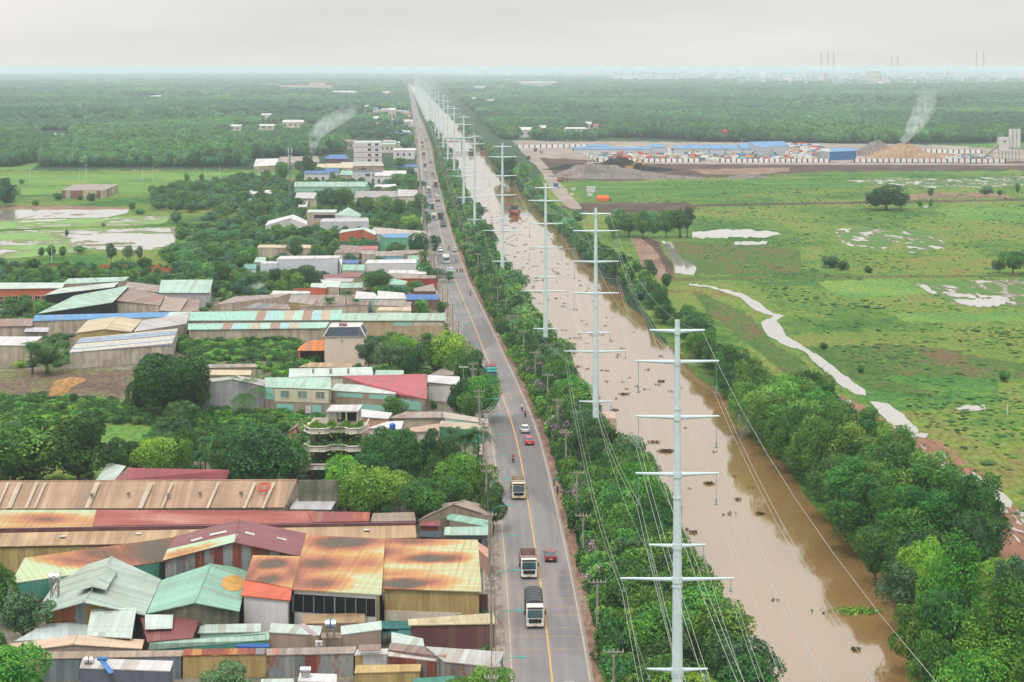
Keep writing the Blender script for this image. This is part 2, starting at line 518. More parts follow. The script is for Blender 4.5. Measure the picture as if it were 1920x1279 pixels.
G_PAD2 = waterym('rice_wet', '#6f9a55', 0.56, scale=(0.03, 0.03))
G_PAD3 = waterym('bare_paddy', '#8d7f72', 0.6, scale=(0.05, 0.035))
G_PUD = waterym('puddles', '#55823c', 0.45, scale=(0.16, 0.05))
G_TRACK = waterym('muddy_track', '#9c7460', 0.43, scale=(0.5, 0.07), mud='#6d5040')
G_YARD = grassm('yard', [(0.3, '#6c6a55'), (0.5, '#8b8474'), (0.7, '#a39a8b')], (0.08, 0.06), 0.6)

# ---------------------------------------------------------------- the ground: one sheet to the horizon
def ground_sheet():
    rows = [-400.0, 0.0, 120.0]
    d = 120.0
    while d < 130000:
        d *= 1.22; rows.append(d)
    V, F = [], []
    NX = 21
    for i, y in enumerate(rows):
        half = 500 + 0.9 * max(y, 0)
        for j in range(NX):
            V.append((-half + 2 * half * j / (NX - 1), y, 0))
    for i in range(len(rows) - 1):
        for j in range(NX - 1):
            a = i * NX + j
            F.append((a, a + 1, a + NX + 1, a + NX))
    me = np_mesh('ground', V, F, G_FAR)
    o = bpy.data.objects.new('ground', me); COL.objects.link(o)
    tag(o, 'green wild land reaching to the flat horizon', kind='structure')
ground_sheet()

def jag(pts, amp, step, rng, closed=True):
    amp, step = amp * 1.25, max(4, step * 0.7)
    out = []
    n = len(pts)
    for i in range(n if closed else n - 1):
        a, b = pts[i], pts[(i + 1) % n]
        L = hypot(b[0] - a[0], b[1] - a[1])
        k = max(1, int(L / step))
        for q in range(k):
            f = q / k
            x, y = a[0] + (b[0] - a[0]) * f, a[1] + (b[1] - a[1]) * f
            if q: x += rng.uniform(-1, 1) * min(amp, .35 * step, .3 * L / k); y += rng.uniform(-1, 1) * min(amp * 0.35, 2.6)
            out.append((x, y))
    if not closed: out.append(pts[-1])
    return out

_shn = [0]
def land(name, label, px, mat, z=0.03, amp=5, step=14, kind='structure'):
    """a patch of land whose outline was read off the photograph, laid flat on the ground"""
    _shn[0] += 1
    rng = random.Random(_shn[0])
    pts = jag([p for p in px], amp, step, rng) if amp else px
    mb = MB()
    w = [P(x, max(y, HZ + 3), 0) for x, y in pts]
    w = [Vector((p.x, p.y, z)) for p in w]
    ar = sum(w[i].x * w[(i + 1) % len(w)].y - w[(i + 1) % len(w)].x * w[i].y for i in range(len(w)))
    if ar < 0: w = w[::-1]
    mb.face(w)
    o = mb.build(name, mat)
    tag(o, label, kind=kind)
    return o

# ---------------------------------------------------------------- road
_RT = [(120, 6.2), (160, 5.6), (227.9, 4.9), (250.2, 4.6), (275, 4.05), (300, 3.4), (317, 2.85), (348, 2.0), (382, 0.6), (399, -0.35), (415, -1.5), (460, -4.8), (487, -7.0), (536, -10.6), (602, -15.8),
       (658, -20.2), (770, -27.7), (882, -34.6), (1080, -45.6), (1353, -60.5), (1802, -84), (3163, -164), (4897, -263), (9000, -500)]
_rd = np.arange(110, 9000, 4.0)
_rx = np.interp(_rd, [a for a, b in _RT], [b for a, b in _RT])
_kk = np.hanning(17); _kk /= _kk.sum()
_rx = np.convolve(np.pad(_rx, 8, mode='edge'), _kk, 'valid')
_rx[:9] = np.interp(_rd[:9], [a for a, b in _RT], [b for a, b in _RT])
def rc(d):
    return float(np.interp(d, _rd, _rx))
def rdir(d):
    return (rc(d + 3) - rc(d - 3)) / 6.0
def ribbon(name, label, o0, o1, z, d0, d1, mat, step=6.0, kind='structure', parent=None, jit=0.0, seed=0):
    rng = random.Random(seed)
    V, F, UVs = [], [], []
    d = d0; k = 0
    while True:
        x = rc(d); nx = 1.0; t = rdir(d); s = 1 / math.sqrt(1 + t * t)
        for o in (o0 + rng.uniform(-jit, jit), o1 + rng.uniform(-jit, jit)):
            V.append((x + o * s, d - o * s * t, z))
        if k: F.append((2 * k - 2, 2 * k - 1, 2 * k + 1, 2 * k))
        k += 1
        if d >= d1: break
        d = min(d1, d + max(step, d * 0.012))
    me = np_mesh(name, V, F, mat)
    uv = me.uv_layers.new(name='UVMap')
    li = np.zeros(len(me.loops), dtype=np.int32); me.loops.foreach_get('vertex_index', li)
    off = np.array([(o0, o1)[i % 2] for i in range(len(V))]); yy = np.array([v[1] for v in V])
    a = np.zeros((len(li), 2)); a[:, 0] = off[li]; a[:, 1] = yy[li]
    uv.data.foreach_set('uv', a.ravel())
    o = bpy.data.objects.new(name, me); COL.objects.link(o)
    if parent is not None: o.parent = parent
    return tag(o, label, kind=kind)

def asphalt():
    t = NT('asphalt', 0.85, 0.25)
    a = t.noise(t.coord('POS', (1.4, 0.05, 1)), 1.0, 5, 0.6)
    b = t.noise(t.coord('POS', (0.12, 0.05, 1)), 1.0, 4, 0.6)
    c = t.ramp(b, [(0.3, lin('#7b7878', 0.78)), (0.7, lin('#969190', 0.78))])
    c = t.mix(1.0, c, t.ramp(a, [(0.3, grey(0.88)), (0.65, grey(1.04))]), 'MULTIPLY')
    # darker wheel tracks and repaired strips
    uv = t.coord('UV'); s = t.n.new('ShaderNodeSeparateXYZ'); t.link(uv, s.inputs[0])
    w = t.math('ABSOLUTE', t.math('SINE', t.math('MULTIPLY', t.math('SUBTRACT', s.outputs[0], 0.3), 1.75)))
    c = t.mix(t.math('MULTIPLY', w, 0.22), c, lin('#6a686a', 0.72))
    p = t.noise(t.coord('POS', (0.05, 0.012, 1), (3, 0, 0)), 1.0, 1, 0.3)
    c = t.mix(t.ramp(p, [(0.56, grey(0)), (0.575, grey(0.45))]), c, lin('#5f5d60', 0.72))
    edge = t.math('ADD', t.math('ABSOLUTE', s.outputs[0]), t.math('MULTIPLY', t.noise(t.coord('POS', (0.6, 0.15, 1)), 1.0, 5, 0.7), 1.6))
    c = t.mix(t.ramp(t.math('MULTIPLY', edge, 0.1), [(0.48, grey(0)), (0.58, grey(0.55))]), c, lin('#a8988a', 0.75))
    spot = t.noise(t.coord('POS', (0.9, 0.35, 1), (9, 2, 0)), 1.0, 4, 0.7)
    c = t.mix(t.ramp(spot, [(0.66, grey(0)), (0.72, grey(0.35))]), c, lin('#4f4d50', 0.7))
    t.col(c)
    return t.mat
ASPH = asphalt()
YLINE = paint('#dcae5c', 0.7, 0.8, 0.12); WLINE = paint('#d9cfc3', 0.7, 0.62, 0.2); YTHIN = paint('#c9ae7c', 0.8, 0.75, 0.25)
ribbon('verge', 'pale dusty shoulder between the houses and the road', -8.2, -5.0, 0.09, 150, 2600, G_GREYE, jit=0.25, seed=1)
ribbon('verge', 'reddish dirt shoulder between the road and the canal trees', 4.6, 6.6, 0.09, 150, 2600, G_DIRT, jit=0.35, seed=2)
ribbon('road', 'long straight two way asphalt road beside the canal', -5.6, 5.1, 0.13, 150, 8800, ASPH)
ribbon('centre_line', 'solid yellow line along the middle of the road', -0.09, 0.12, 0.138, 150, 2400, YLINE)
ribbon('edge_line', 'white line along the house side of the road', -5.0, -4.82, 0.138, 150, 2400, WLINE)
ribbon('edge_line', 'white line along the canal side of the road', 4.55, 4.75, 0.138, 150, 2400, WLINE)
def crossbars():
    for i in range(9):
        y = [1219, 1195.5, 1179, 1155, 1140, 1124, 1110, 1095, 1080][i] + 0.0
        d = P(1000, y).y
        mb = MB(); x = rc(d)
        x0 = x - 4.7 if i != 8 else x + 0.3
        mb.face([(x0, d - 0.10, 0.137), (x + 4.4, d + 0.02, 0.137), (x + 4.4, d + 0.17, 0.137), (x0, d + 0.05, 0.137)])
        tag(mb.build('rumble_line', YTHIN), 'thin yellow rumble line painted across the road', kind='structure')
    for y in (740, 722, 525):
        d = P(950, y).y; x = rc(d); mb = MB()
        mb.face([(x - 0.5 if y > 600 else x - 4.5, d, 0.137), (x + 4.5, d, 0.137), (x + 4.5, d + 0.5, 0.137), (x - 0.5 if y > 600 else x - 4.5, d + 0.5, 0.137)])
        tag(mb.build('rumble_line', YTHIN), 'thin yellow rumble line painted across the road', kind='structure')
crossbars()
# kerb strip on the house side
mbk = MB()
dk = 200.0
while dk < 900:
    x = rc(dk) - 8.3; x2 = rc(dk + 20) - 8.3
    mbk.slab([(x, dk, 0.22), (x + 0.25, dk, 0.22), (x2 + 0.25, dk + 20, 0.22), (x2, dk + 20, 0.22)], 0.2)
    dk += 20
tag(mbk.build('kerb', CONC), 'low pale kerb along the house side of the road', kind='structure')

# ---------------------------------------------------------------- river
def waterm():
    t = NT('brown_river_water', 0.06, 0.5)
    t.b.inputs['IOR'].default_value = 1.75
    n = t.noise(t.coord('POS', (0.02, 0.006, 1)), 1.0, 4, 0.6)
    t.col(t.ramp(n, [(0.3, lin('#93744a', 0.66)), (0.7, lin('#a58156', 0.7))]))
    t.b.inputs['Specular IOR Level'].default_value = 1.0
    b = t.noise(t.coord('POS', (0.5, 0.25, 1)), 1.0, 3, 0.5)
    t.bump(b, 0.05, 0.03)
    return t.mat
RIV = waterm()
RL = lambda d: 34.5 - 0.0592 * d - 0.0 + 1.0 * sin(d / 37.0)
RR = lambda d: (float(np.interp(d, [200, 228, 262, 300], [69, 69, 72, 72])) - 0.0592 * d) + 0.8 * sin(d / 31.0) + 1.0 * sin(d / 11.0 + 1)
def river():
    V, F = [], []; d = 90.0; k = 0
    while d < 9000:
        V += [(RL(d), d, 0.06), (RR(d), d, 0.06)]
        if k: F.append((2 * k - 2, 2 * k - 1, 2 * k + 1, 2 * k))
        k += 1; d += max(5, d * 0.012)
    o = bpy.data.objects.new('river', np_mesh('river', V, F, RIV)); COL.objects.link(o)
    tag(o, 'wide muddy brown canal reflecting the pale sky', kind='structure')
river()
POND = NT('pale_pond_water', 0.05, 1.0); POND.b.inputs['IOR'].default_value = 1.6; POND.col(lin('#b4ada2', 0.62)); POND = POND.mat

# ---------------------------------------------------------------- fields on the canal's far side
land('meadow', 'wide green meadow beyond the canal', [(1010, 325), (2300, 318), (2700, 1400), (1830, 1400), (1560, 1010), (1400, 820), (1262, 660), (1180, 545), (1095, 430), (1020, 365)], G_MEAD, 0.03)
L = land
L('field', 'lime green rice field behind the creek', [(1530, 528), (1690, 523), (1752, 548), (1600, 562), (1560, 550)], G_LIME, 0.05)
L('field', 'long lime green strip of young rice', [(1668, 588), (1960, 584), (1990, 602), (1700, 604)], G_LIME, 0.05)
L('field', 'bright green rice field by the far right edge', [(1748, 392), (2000, 388), (2030, 416), (1800, 414)], G_LIME, 0.05)
L('field', 'yellowing field in the middle of the meadow', [(1478, 628), (1740, 622), (1805, 642), (1500, 648)], G_YEL, 0.05)
L('field', 'yellow green field near the right edge', [(1790, 622), (2000, 628), (2000, 690), (1815, 684)], G_YEL, 0.05)
L('field', 'tall reedy grass beside the creek', [(1600, 728), (1700, 700), (1868, 704), (1880, 764), (1640, 772)], G_TALL, 0.05)
L('field', 'light green strip of grass below the far earthworks', [(1080, 346), (1500, 335), (1700, 330), (1700, 345), (1260, 372), (1090, 374)], G_TALL, 0.05)
L('field', 'yellowish strip of grass crossing the meadow', [(1520, 490), (1800, 480), (1980, 486), (1980, 500), (1560, 508)], G_YEL, 0.05)
L('field', 'brown withered weeds in the meadow', [(1500, 652), (1660, 645), (1750, 652), (1850, 672), (1980, 690), (1980, 712), (1700, 704), (1560, 716)], G_BRN, 0.08, 10)
L('field', 'light brown stubble between canal trees and fields', [(1262, 452), (1420, 458), (1500, 470), (1500, 512), (1300, 514), (1262, 480)], G_BRN, 0.08, 10)
L('field', 'reddish weeds along the field path', [(1590, 700), (1700, 718), (1760, 742), (1640, 732)], G_BRN, 0.11, 6)
L('field', 'brown soil patch below the far puddles', [(1700, 364), (1850, 360), (1900, 370), (1700, 374)], G_DIRT, 0.09, 5)
L('path', 'straight brown path across the far fields', [(1190, 386), (1500, 380), (2000, 372), (2000, 375), (1500, 384), (1160, 391)], G_DARKE, 0.075, 1)
L('path', 'raised earth path crossing the meadow', [(1240, 521), (1500, 517), (2000, 515), (2000, 519), (1500, 522), (1240, 528)], G_BRN, 0.06, 1)
L('dirt_yard', 'dark churned earth beside the far dirt road', [(1040, 388), (1120, 380), (1290, 380), (1310, 392), (1200, 402), (1090, 398)], G_DARKE, 0.06, 5)
L('puddle_field', 'grass with scattered puddles', [(1556, 430), (1650, 426), (1700, 445), (1660, 466), (1590, 460)], G_PUD, 0.06, 6)
L('puddle_field', 'grass with scattered puddles towards the right', [(1690, 432), (1760, 440), (1775, 466), (1705, 474)], G_PUD, 0.068, 6)
L('puddle_field', 'flooded rows in the far right field', [(1590, 338), (1700, 334), (1800, 336), (1900, 340), (1880, 352), (1660, 352)], G_PUD, 0.06, 4)
L('puddle_field', 'long flooded strip at the far right', [(1830, 332), (2000, 330), (2000, 352), (1880, 346)], G_PUD, 0.065, 3)
L('pond', 'long pale pond at the edge of the tree row', [(1298, 435), (1380, 431), (1440, 433), (1466, 440), (1440, 445), (1298, 447)], POND, 0.14, 5, 10)
L('pond', 'small pool below the long pond', [(1378, 454), (1440, 453), (1436, 459), (1376, 459)], POND, 0.14, 3, 8)
L('paddy', 'wet green rice paddy near the right edge', [(1712, 528), (1990, 524), (1990, 578), (1790, 572)], G_PUD, 0.06, 3)
L('pond', 'curved pool in the wet paddy', [(1782, 560), (1830, 562), (1888, 557), (1884, 572), (1838, 577), (1800, 570)], POND, 0.15, 5, 8)
L('pond', 'thin pool along the paddy bank', [(1716, 534), (1732, 534), (1758, 550), (1750, 553)], POND, 0.15, 3, 8)
L('pond', 'small pool in the lower meadow', [(1790, 762), (1846, 761), (1850, 770), (1796, 770)], POND, 0.14, 4, 8)
L('creek', 'pale winding creek through the meadow', [(1292, 532), (1320, 535), (1358, 543), (1395, 553), (1422, 567), (1450, 589), (1470, 592), (1455, 603), (1474, 631), (1500, 646), (1544, 674), (1595, 713), (1622, 731), (1624, 743), (1600, 738), (1570, 719), (1531, 683), (1508, 660), (1472, 648), (1441, 632), (1427, 605), (1450, 593), (1432, 589), (1410, 578), (1388, 558), (1354, 547), (1318, 538), (1292, 536)], POND, 0.14, 3, 10)
L('creek', 'lower stretch of the pale creek beside the muddy track', [(1630, 754), (1663, 757), (1696, 779), (1722, 806), (1722, 813), (1684, 811), (1660, 786)], POND, 0.14, 3, 10)
L('creek', 'upper stretch of the creek beside the dirt road', [(1240, 452), (1258, 456), (1276, 482), (1306, 502), (1300, 517), (1266, 513), (1262, 495)], POND, 0.14, 3, 10)
L('creek', 'last stretch of the creek near the right edge', [(1786, 889), (1830, 891), (1868, 912), (1898, 942), (1896, 954), (1850, 942), (1800, 910)], POND, 0.14, 3, 10)
L('pool', 'puddle at the end of the muddy track', [(1712, 814), (1742, 814), (1736, 822), (1700, 820)], POND, 0.16, 3, 8)
L('dirt_track', 'wet muddy track along the creek', [(1540, 724), (1580, 742), (1640, 775), (1685, 806), (1760, 826), (1815, 872), (1870, 930), (1960, 985), (2010, 1070), (1900, 1070), (1830, 990), (1765, 905), (1680, 850), (1600, 812), (1552, 780)], G_TRACK, 0.09, 6)
L('dirt_track', 'dark muddy bank between trees and creek', [(1296, 545), (1330, 556), (1372, 576), (1408, 592), (1440, 640), (1500, 672), (1540, 720), (1470, 700), (1400, 640), (1330, 590)], G_BRN, 0.085, 10, 9)
L('dirt_road', 'pale dirt road beside the canal trees', [(1180, 446), (1200, 446), (1226, 468), (1246, 500), (1250, 525), (1212, 520), (1200, 490)], G_DIRT, 0.09, 4)
L('dirt_road', 'dark earth bank beside the pale dirt road', [(1205, 444), (1232, 452), (1262, 500), (1266, 520), (1250, 520), (1236, 490)], G_DARKE, 0.08, 4)
L('dirt_road', 'pale dirt road leading up to the building site', [(962, 270), (985, 272), (1010, 290), (1040, 330), (1075, 372), (1092, 392), (1070, 392), (1046, 372), (1010, 318), (978, 286)], G_GREYE, 0.09, 3)
L('dirt_yard', 'grey brown bare ground in front of the building site', [(1010, 296), (1200, 306), (2000, 302), (2000, 317), (1560, 322), (1340, 333), (1150, 340), (1046, 338)], G_DARKE, 0.07, 4)
L('dirt_yard', 'pale gravel yard of the building site', [(960, 264), (1180, 266), (1500, 268), (1760, 272), (2100, 290), (2100, 306), (1180, 306), (1010, 296)], G_GREYE, 0.06, 3)
L('dirt_yard', 'sandy bare ground right of the gravel heap', [(1290, 318), (1480, 314), (1480, 322), (1400, 328), (1320, 326)], G_DIRT, 0.08, 3)
L('path', 'grey road along the panel fence', [(1100, 303.5), (1500, 305), (2100, 308), (2100, 311), (1500, 309), (1100, 307)], G_GREYE, 0.10, 1)
L('field', 'green clearing behind the building site', [(1620, 273), (2100, 266), (2100, 284), (1780, 286)], G_TALL, 0.05, 3)

# ---------------------------------------------------------------- fields on the houses' side
L('meadow', 'rough green land around the left rice fields', [(-400, 322), (560, 318), (700, 420), (640, 560), (450, 640), (380, 820), (420, 900), (200, 1500), (-900, 1500)], G_MEAD, 0.03)
L('field', 'long bright green rice field before the woods', [(-200, 322), (100, 328), (500, 322), (560, 332), (400, 345), (230, 346), (-200, 352)], G_LIME, 0.05, 2)
L('field', 'green rice field around the old shed', [(40, 350), (220, 348), (400, 346), (300, 362), (40, 366)], G_LIME, 0.055, 2)
L('field', 'dull green clearing at the left edge of the woods', [(-100, 312), (40, 308), (78, 304), (60, 318), (-100, 322)], G_LIME, 0.05, 2)
L('path', 'reddish earth bank behind the flooded paddies', [(-200, 388), (120, 386), (250, 390), (250, 393), (-200, 394)], G_DIRT, 0.08, 1)
L('paddy', 'bare flooded paddy reflecting the sky', [(-250, 394), (120, 390), (112, 394), (30, 412), (-250, 424)], G_PAD3, 0.06, 1)
L('paddy', 'second bare flooded paddy with earth ridges', [(122, 390), (243, 392), (238, 400), (200, 408), (60, 410), (40, 412)], G_PAD3, 0.062, 1)
L('paddy', 'thinly planted rice paddy in two halves', [(-250, 424), (60, 412), (210, 408), (180, 424), (-250, 440)], G_PAD1, 0.06, 1)
L('paddy', 'green rice paddy by the lone bush', [(214, 407), (322, 405), (310, 418), (250, 424), (182, 424)], G_PAD1, 0.062, 1)
L('paddy', 'large rice paddy half under water', [(-300, 446), (100, 430), (340, 426), (330, 450), (310, 468), (180, 468), (60, 482), (-300, 505)], G_PAD1, 0.06, 2)
L('paddy', 'open flooded corner of the large paddy', [(200, 432), (335, 428), (322, 466), (230, 470), (170, 466), (130, 450)], G_PAD2, 0.07, 6)
L('field', 'green grass strip below the large paddy', [(50, 488), (200, 474), (205, 498), (80, 502)], G_TALL, 0.06, 3)
L('mud_field', 'dark muddy field with wet streaks', [(-300, 690), (120, 693), (256, 694), (262, 760), (180, 768), (-300, 768)], G_MUD, 0.06, 3)
L('field', 'lawn between the big tree and the reeds', [(120, 796), (290, 800), (262, 830), (200, 846), (130, 850)], G_LIME, 0.06, 3)
L('field', 'bright grass at the left edge', [(-200, 798), (22, 798), (10, 820), (-200, 826)], G_LIME, 0.06, 3)
L('yard', 'bare yards between the houses', [(300, 580), (500, 540), (700, 520), (842, 510), (880, 700), (930, 880), (945, 1330), (-60, 1420), (-60, 905), (230, 905), (330, 780), (250, 700), (-300, 692), (-300, 640), (-300, 520), (200, 516)], G_YARD, 0.045, 4)

def heap(name, label, px, py, w, dpt, h, mat, seed=0, n=26):
    rng = np.random.default_rng(seed)
    c = P(px, py)
    V = []
    ph = rng.uniform(0, 6, 6)
    for i in range(n + 1):
        for j in range(n + 1):
            u, v = i / n * 2 - 1, j / n * 2 - 1
            r = math.sqrt(u * u + v * v)
            k = max(0.0, 1 - r ** 1.3)
            k *= 1 + 0.30 * sin(u * 5 + ph[0]) * cos(v * 4 + ph[1]) + 0.16 * sin(u * 13 + ph[2]) * cos(v * 11 + ph[3])
            V.append((u * w / 2, v * dpt / 2, max(0, k) * h + 0.04))
    F = [(i * (n + 1) + j, (i + 1) * (n + 1) + j, (i + 1) * (n + 1) + j + 1, i * (n + 1) + j + 1) for i in range(n) for j in range(n)]
    o = bpy.data.objects.new(name, np_mesh(name, V, F, mat, True)); COL.objects.link(o)
    o.location = c
    return tag(o, label, 'earth heap')
COAL = grassm('black_soil', [(0.3, '#2b2725'), (0.6, '#403a37'), (0.8, '#5a524c')], (0.1, 0.1), 0.6)
GRAV = grassm('gravel', [(0.3, '#7b7470'), (0.6, '#9b918b'), (0.8, '#aea59d')], (0.1, 0.1), 0.5)
SANDM = grassm('sand', [(0.3, '#a8876b'), (0.6, '#c2a284'), (0.8, '#d2b79b')], (0.1, 0.1), 0.4)
for a in ((1090, 318, 60, 18, 4, 1), (1130, 318, 50, 20, 5, 2), (1160, 319, 46, 24, 9, 3), (1195, 320, 50, 16, 5, 4), (1228, 321, 40, 12, 3, 5)):
    heap('soil_heap', ['low black soil heap at the left end of the row', 'black soil heap beside the tallest one', 'tallest black soil heap by the yellow digger', 'black soil heap behind the yellow digger', 'smallest black soil heap at the right end'][a[5] - 1], *a[:5], COAL, a[5])['group'] = 'black soil heaps'
heap('gravel_heap', 'broad grey gravel heap with a pointed top', 1128, 331, 75, 40, 9, GRAV, 7)
heap('gravel_heap', 'long low grey gravel heap beside the pointed one', 1190, 334, 95, 30, 4.5, GRAV, 8)
heap('gravel_heap', 'low dark gravel heap in the green meadow', 1400, 333, 30, 20, 2.5, GRAV, 9)
heap('sand_heap', 'tall sand coloured heap behind the panel fence', 1690, 295, 60, 40, 11, SANDM, 10)
heap('sand_heap', 'long low sand heap right of the tall one', 1745, 296, 70, 30, 5, SANDM, 11)
heap('gravel_heap', 'wide blue grey gravel heap left of the sand', 1645, 291, 60, 40, 10, GRAV, 12)
STRAW = grassm('straw', [(0.3, '#a87c4c'), (0.6, '#c79a63'), (0.8, '#d7b27b')], (0.5, 0.5), 0.6)
for i, (x, y, w, d_) in enumerate(((90, 764, 5, 7), (100, 750, 5, 7), (110, 736, 4, 8), (120, 724, 5, 8), (130, 716, 7, 6))):
    heap('straw_heap', ['straw heap at the near end of the row in the mud', 'second straw heap of the row in the mud', 'middle straw heap of the row in the mud', 'fourth straw heap of the row in the mud', 'widest straw heap at the far end of the row'][i], x, y, w, d_ * 2, 0.9, STRAW, 30 + i, 12)['group'] = 'straw heaps in the muddy field'
# ---------------------------------------------------------------- vegetation prototypes
LEAF_BROAD = leafm('broad', '#1c421a', '#3f7029', '#86ae42', 1.08)
LEAF_DARK = leafm('dark', '#183c1d', '#2f6129', '#5c8f3c', 1.08)
LEAF_LIME = leafm('lime', '#2b5f22', '#5d9830', '#a6c845', 0.95)
LEAF_GREY = leafm('greyish', '#3b5f41', '#5d8456', '#84a266', 0.75)
LEAF_BAMB = leafm('bamboo', '#1e4a1e', '#437a2c', '#8fb048', 1.0)
LEAF_VINE = leafm('vine', '#214f19', '#478622', '#8cb83a', 1.0)
LEAF_PALM = leafm('palm', '#27572e', '#477f3e', '#83a653', 0.8)
LEAF_FAR = leafm('distant', '#245035', '#3a6b40', '#618b4c', 1.15)
LEAF_GRASS = leafm('reeds', '#3a7030', '#5c9440', '#93b258', 0.8)
PINK = leafm('blossom', '#b56fae', '#cf8fc4', '#e3b3d6', 0.85)
WEED = leafm('hyacinth', '#4b5230', '#685a34', '#86704a', 0.85)

def quads(C, N, size, rng, aspect=0.6):
    """leaf faces at centres C with normals about N"""
    n = len(C)
    N = N / (np.linalg.norm(N, axis=1, keepdims=True) + 1e-9)
    r = rng.normal(size=(n, 3))
    U = np.cross(N, r); U /= np.linalg.norm(U, axis=1, keepdims=True) + 1e-9
    W = np.cross(N, U)
    s = size * rng.uniform(0.65, 1.3, (n, 1))
    U = U * s * 0.5; W = W * s * 0.5 * aspect
    V = np.stack([C - U * 1.0, C - W, C + U, C + W], 1).reshape(-1, 3)
    F = np.arange(4 * n).reshape(n, 4)
    return V, F

def icore(R, H0, H1, rng, n=10):
    """a rough inner mass of boughs that keeps the crown from being see-through"""
    V, F = [], []
    for i in range(n + 1):
        ph = pi * i / n
        for j in range(n):
            th = 2 * pi * j / n
            k = 1 + rng.uniform(-0.18, 0.18)
            V.append((R * k * sin(ph) * cos(th), R * k * sin(ph) * sin(th), (H0 + H1) / 2 - (H1 - H0) / 2 * k * cos(ph)))
    for i in range(n):
        for j in range(n):
            a = i * n + j; b = i * n + (j + 1) % n
            F.append((a, b, b + n, a + n))
    return np.array(V), np.array(F)

def crown(seed, R, z0, z1, nl, nleaf, size, lobe=(0.34, 0.5), shape='ball', droop=0.0, up=0.25, aspect=0.6, core=0.62):
    rng = np.random.default_rng(seed)
    L = []
    zc, hz = (z0 + z1) / 2, (z1 - z0) / 2
    for i in range(nl):
        for _ in range(30):
            p = rng.normal(size=3); p /= np.linalg.norm(p)
            p[2] = p[2] * 0.9 + 0.1
            f = rng.uniform(0.35, 0.78)
            r = R * rng.uniform(*lobe)
            c = np.array([p[0] * R * f, p[1] * R * f, zc + p[2] * hz * f])
            if shape == 'cone': c[:2] *= np.clip(1.25 - (c[2] - z0) / (z1 - z0), 0.15, 1)
            if all(np.linalg.norm(c - q[0]) > 0.35 * R for q in L): break
        L.append((c, r, rng.uniform(0, 1)))
    C, N, T = [], [], []
    per = int(nleaf / nl)
    hs = min(1.0, hz / R)
    for c, r, tt in L:
        d = rng.normal(size=(per, 3)); d[:, 2] += up; d /= np.linalg.norm(d, axis=1, keepdims=True)
        # small tufts on each bough
        g = rng.normal(size=(14, 3)); g /= np.linalg.norm(g, axis=1, keepdims=True)
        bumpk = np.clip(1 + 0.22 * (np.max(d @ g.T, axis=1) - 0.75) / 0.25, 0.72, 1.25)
        rr = r * bumpk * rng.uniform(0.8, 1.06, per)
        q = c + d * rr[:, None] * np.array([1, 1, 0.85])
        if droop: q[:, 2] -= droop * rng.uniform(0, 1, per) ** 2 * r * 1.6
        keep = np.ones(per, bool)
        for c2, r2, _ in L:
            if c2 is c: continue
            keep &= np.linalg.norm(q - c2, axis=1) > r2 * 0.72
        q, d2, bk = q[keep], d[keep], bumpk[keep]
        C.append(q); N.append(d2 + rng.normal(size=d2.shape) * 0.55)
        T.append(np.clip(0.18 + 0.3 * tt + (bk - 0.85) * 0.9 + rng.normal(size=len(q)) * 0.13, 0, 1))  # tint darkens in hollows between tufts: crown shade put into leaf colour
    C, N, T = np.concatenate(C), np.concatenate(N), np.concatenate(T)
    V, F = quads(C, N, size, rng, aspect)
    if core:
        Vc, Fc = icore(R * core, z0 + (z1 - z0) * 0.12, z1 - (z1 - z0) * 0.14, rng)
        if shape == 'cone': Vc[:, :2] *= np.clip(1.2 - (Vc[:, 2:3] - z0) / (z1 - z0), 0.15, 1)
        F = np.concatenate([F, Fc + len(V)]); V = np.concatenate([V, Vc]); T = np.concatenate([T, np.full(len(Fc), 0.08)])  # core nearly darkest: shade inside the crown put into its tint
    return V, F, T

def trunk_mesh(name, h, r, seed, limbs=5, top=None):
    rng = random.Random(seed)
    mb = MB()
    p = Vector((0, 0, -0.3)); pts = [p]
    for i in range(4):
        p = p + Vector((rng.uniform(-.25, .25), rng.uniform(-.25, .25), h / 4)); pts.append(p)
    for i in range(4): mb.tube(pts[i], pts[i + 1], r * (1 - i * 0.17), r * (1 - (i + 1) * 0.17), 6, caps=False)
    for k in range(limbs):
        a = 2 * pi * k / max(limbs, 1) + rng.uniform(-.4, .4); b = pts[2 + k % 3]
        q = b + Vector((cos(a), sin(a), 1.0)) * h * 0.4
        mb.tube(b, q, r * 0.4, r * 0.12, 5, caps=False)
    o = mb.build(name, BARK)
    me = o.data; bpy.data.objects.remove(o)
    return me

PROTO = {}
def proto(key, V, F, T, mat, th, tr, seed, limbs=5, extra=None):
    cm = np_mesh('crown', V, F, mat, False, T)
    PROTO[key] = (cm, trunk_mesh('trunk', th, tr, seed, limbs) if th else None, extra, float(V[:, 2].max()), float(np.percentile(np.hypot(V[:, 0], V[:, 1]), 97)))

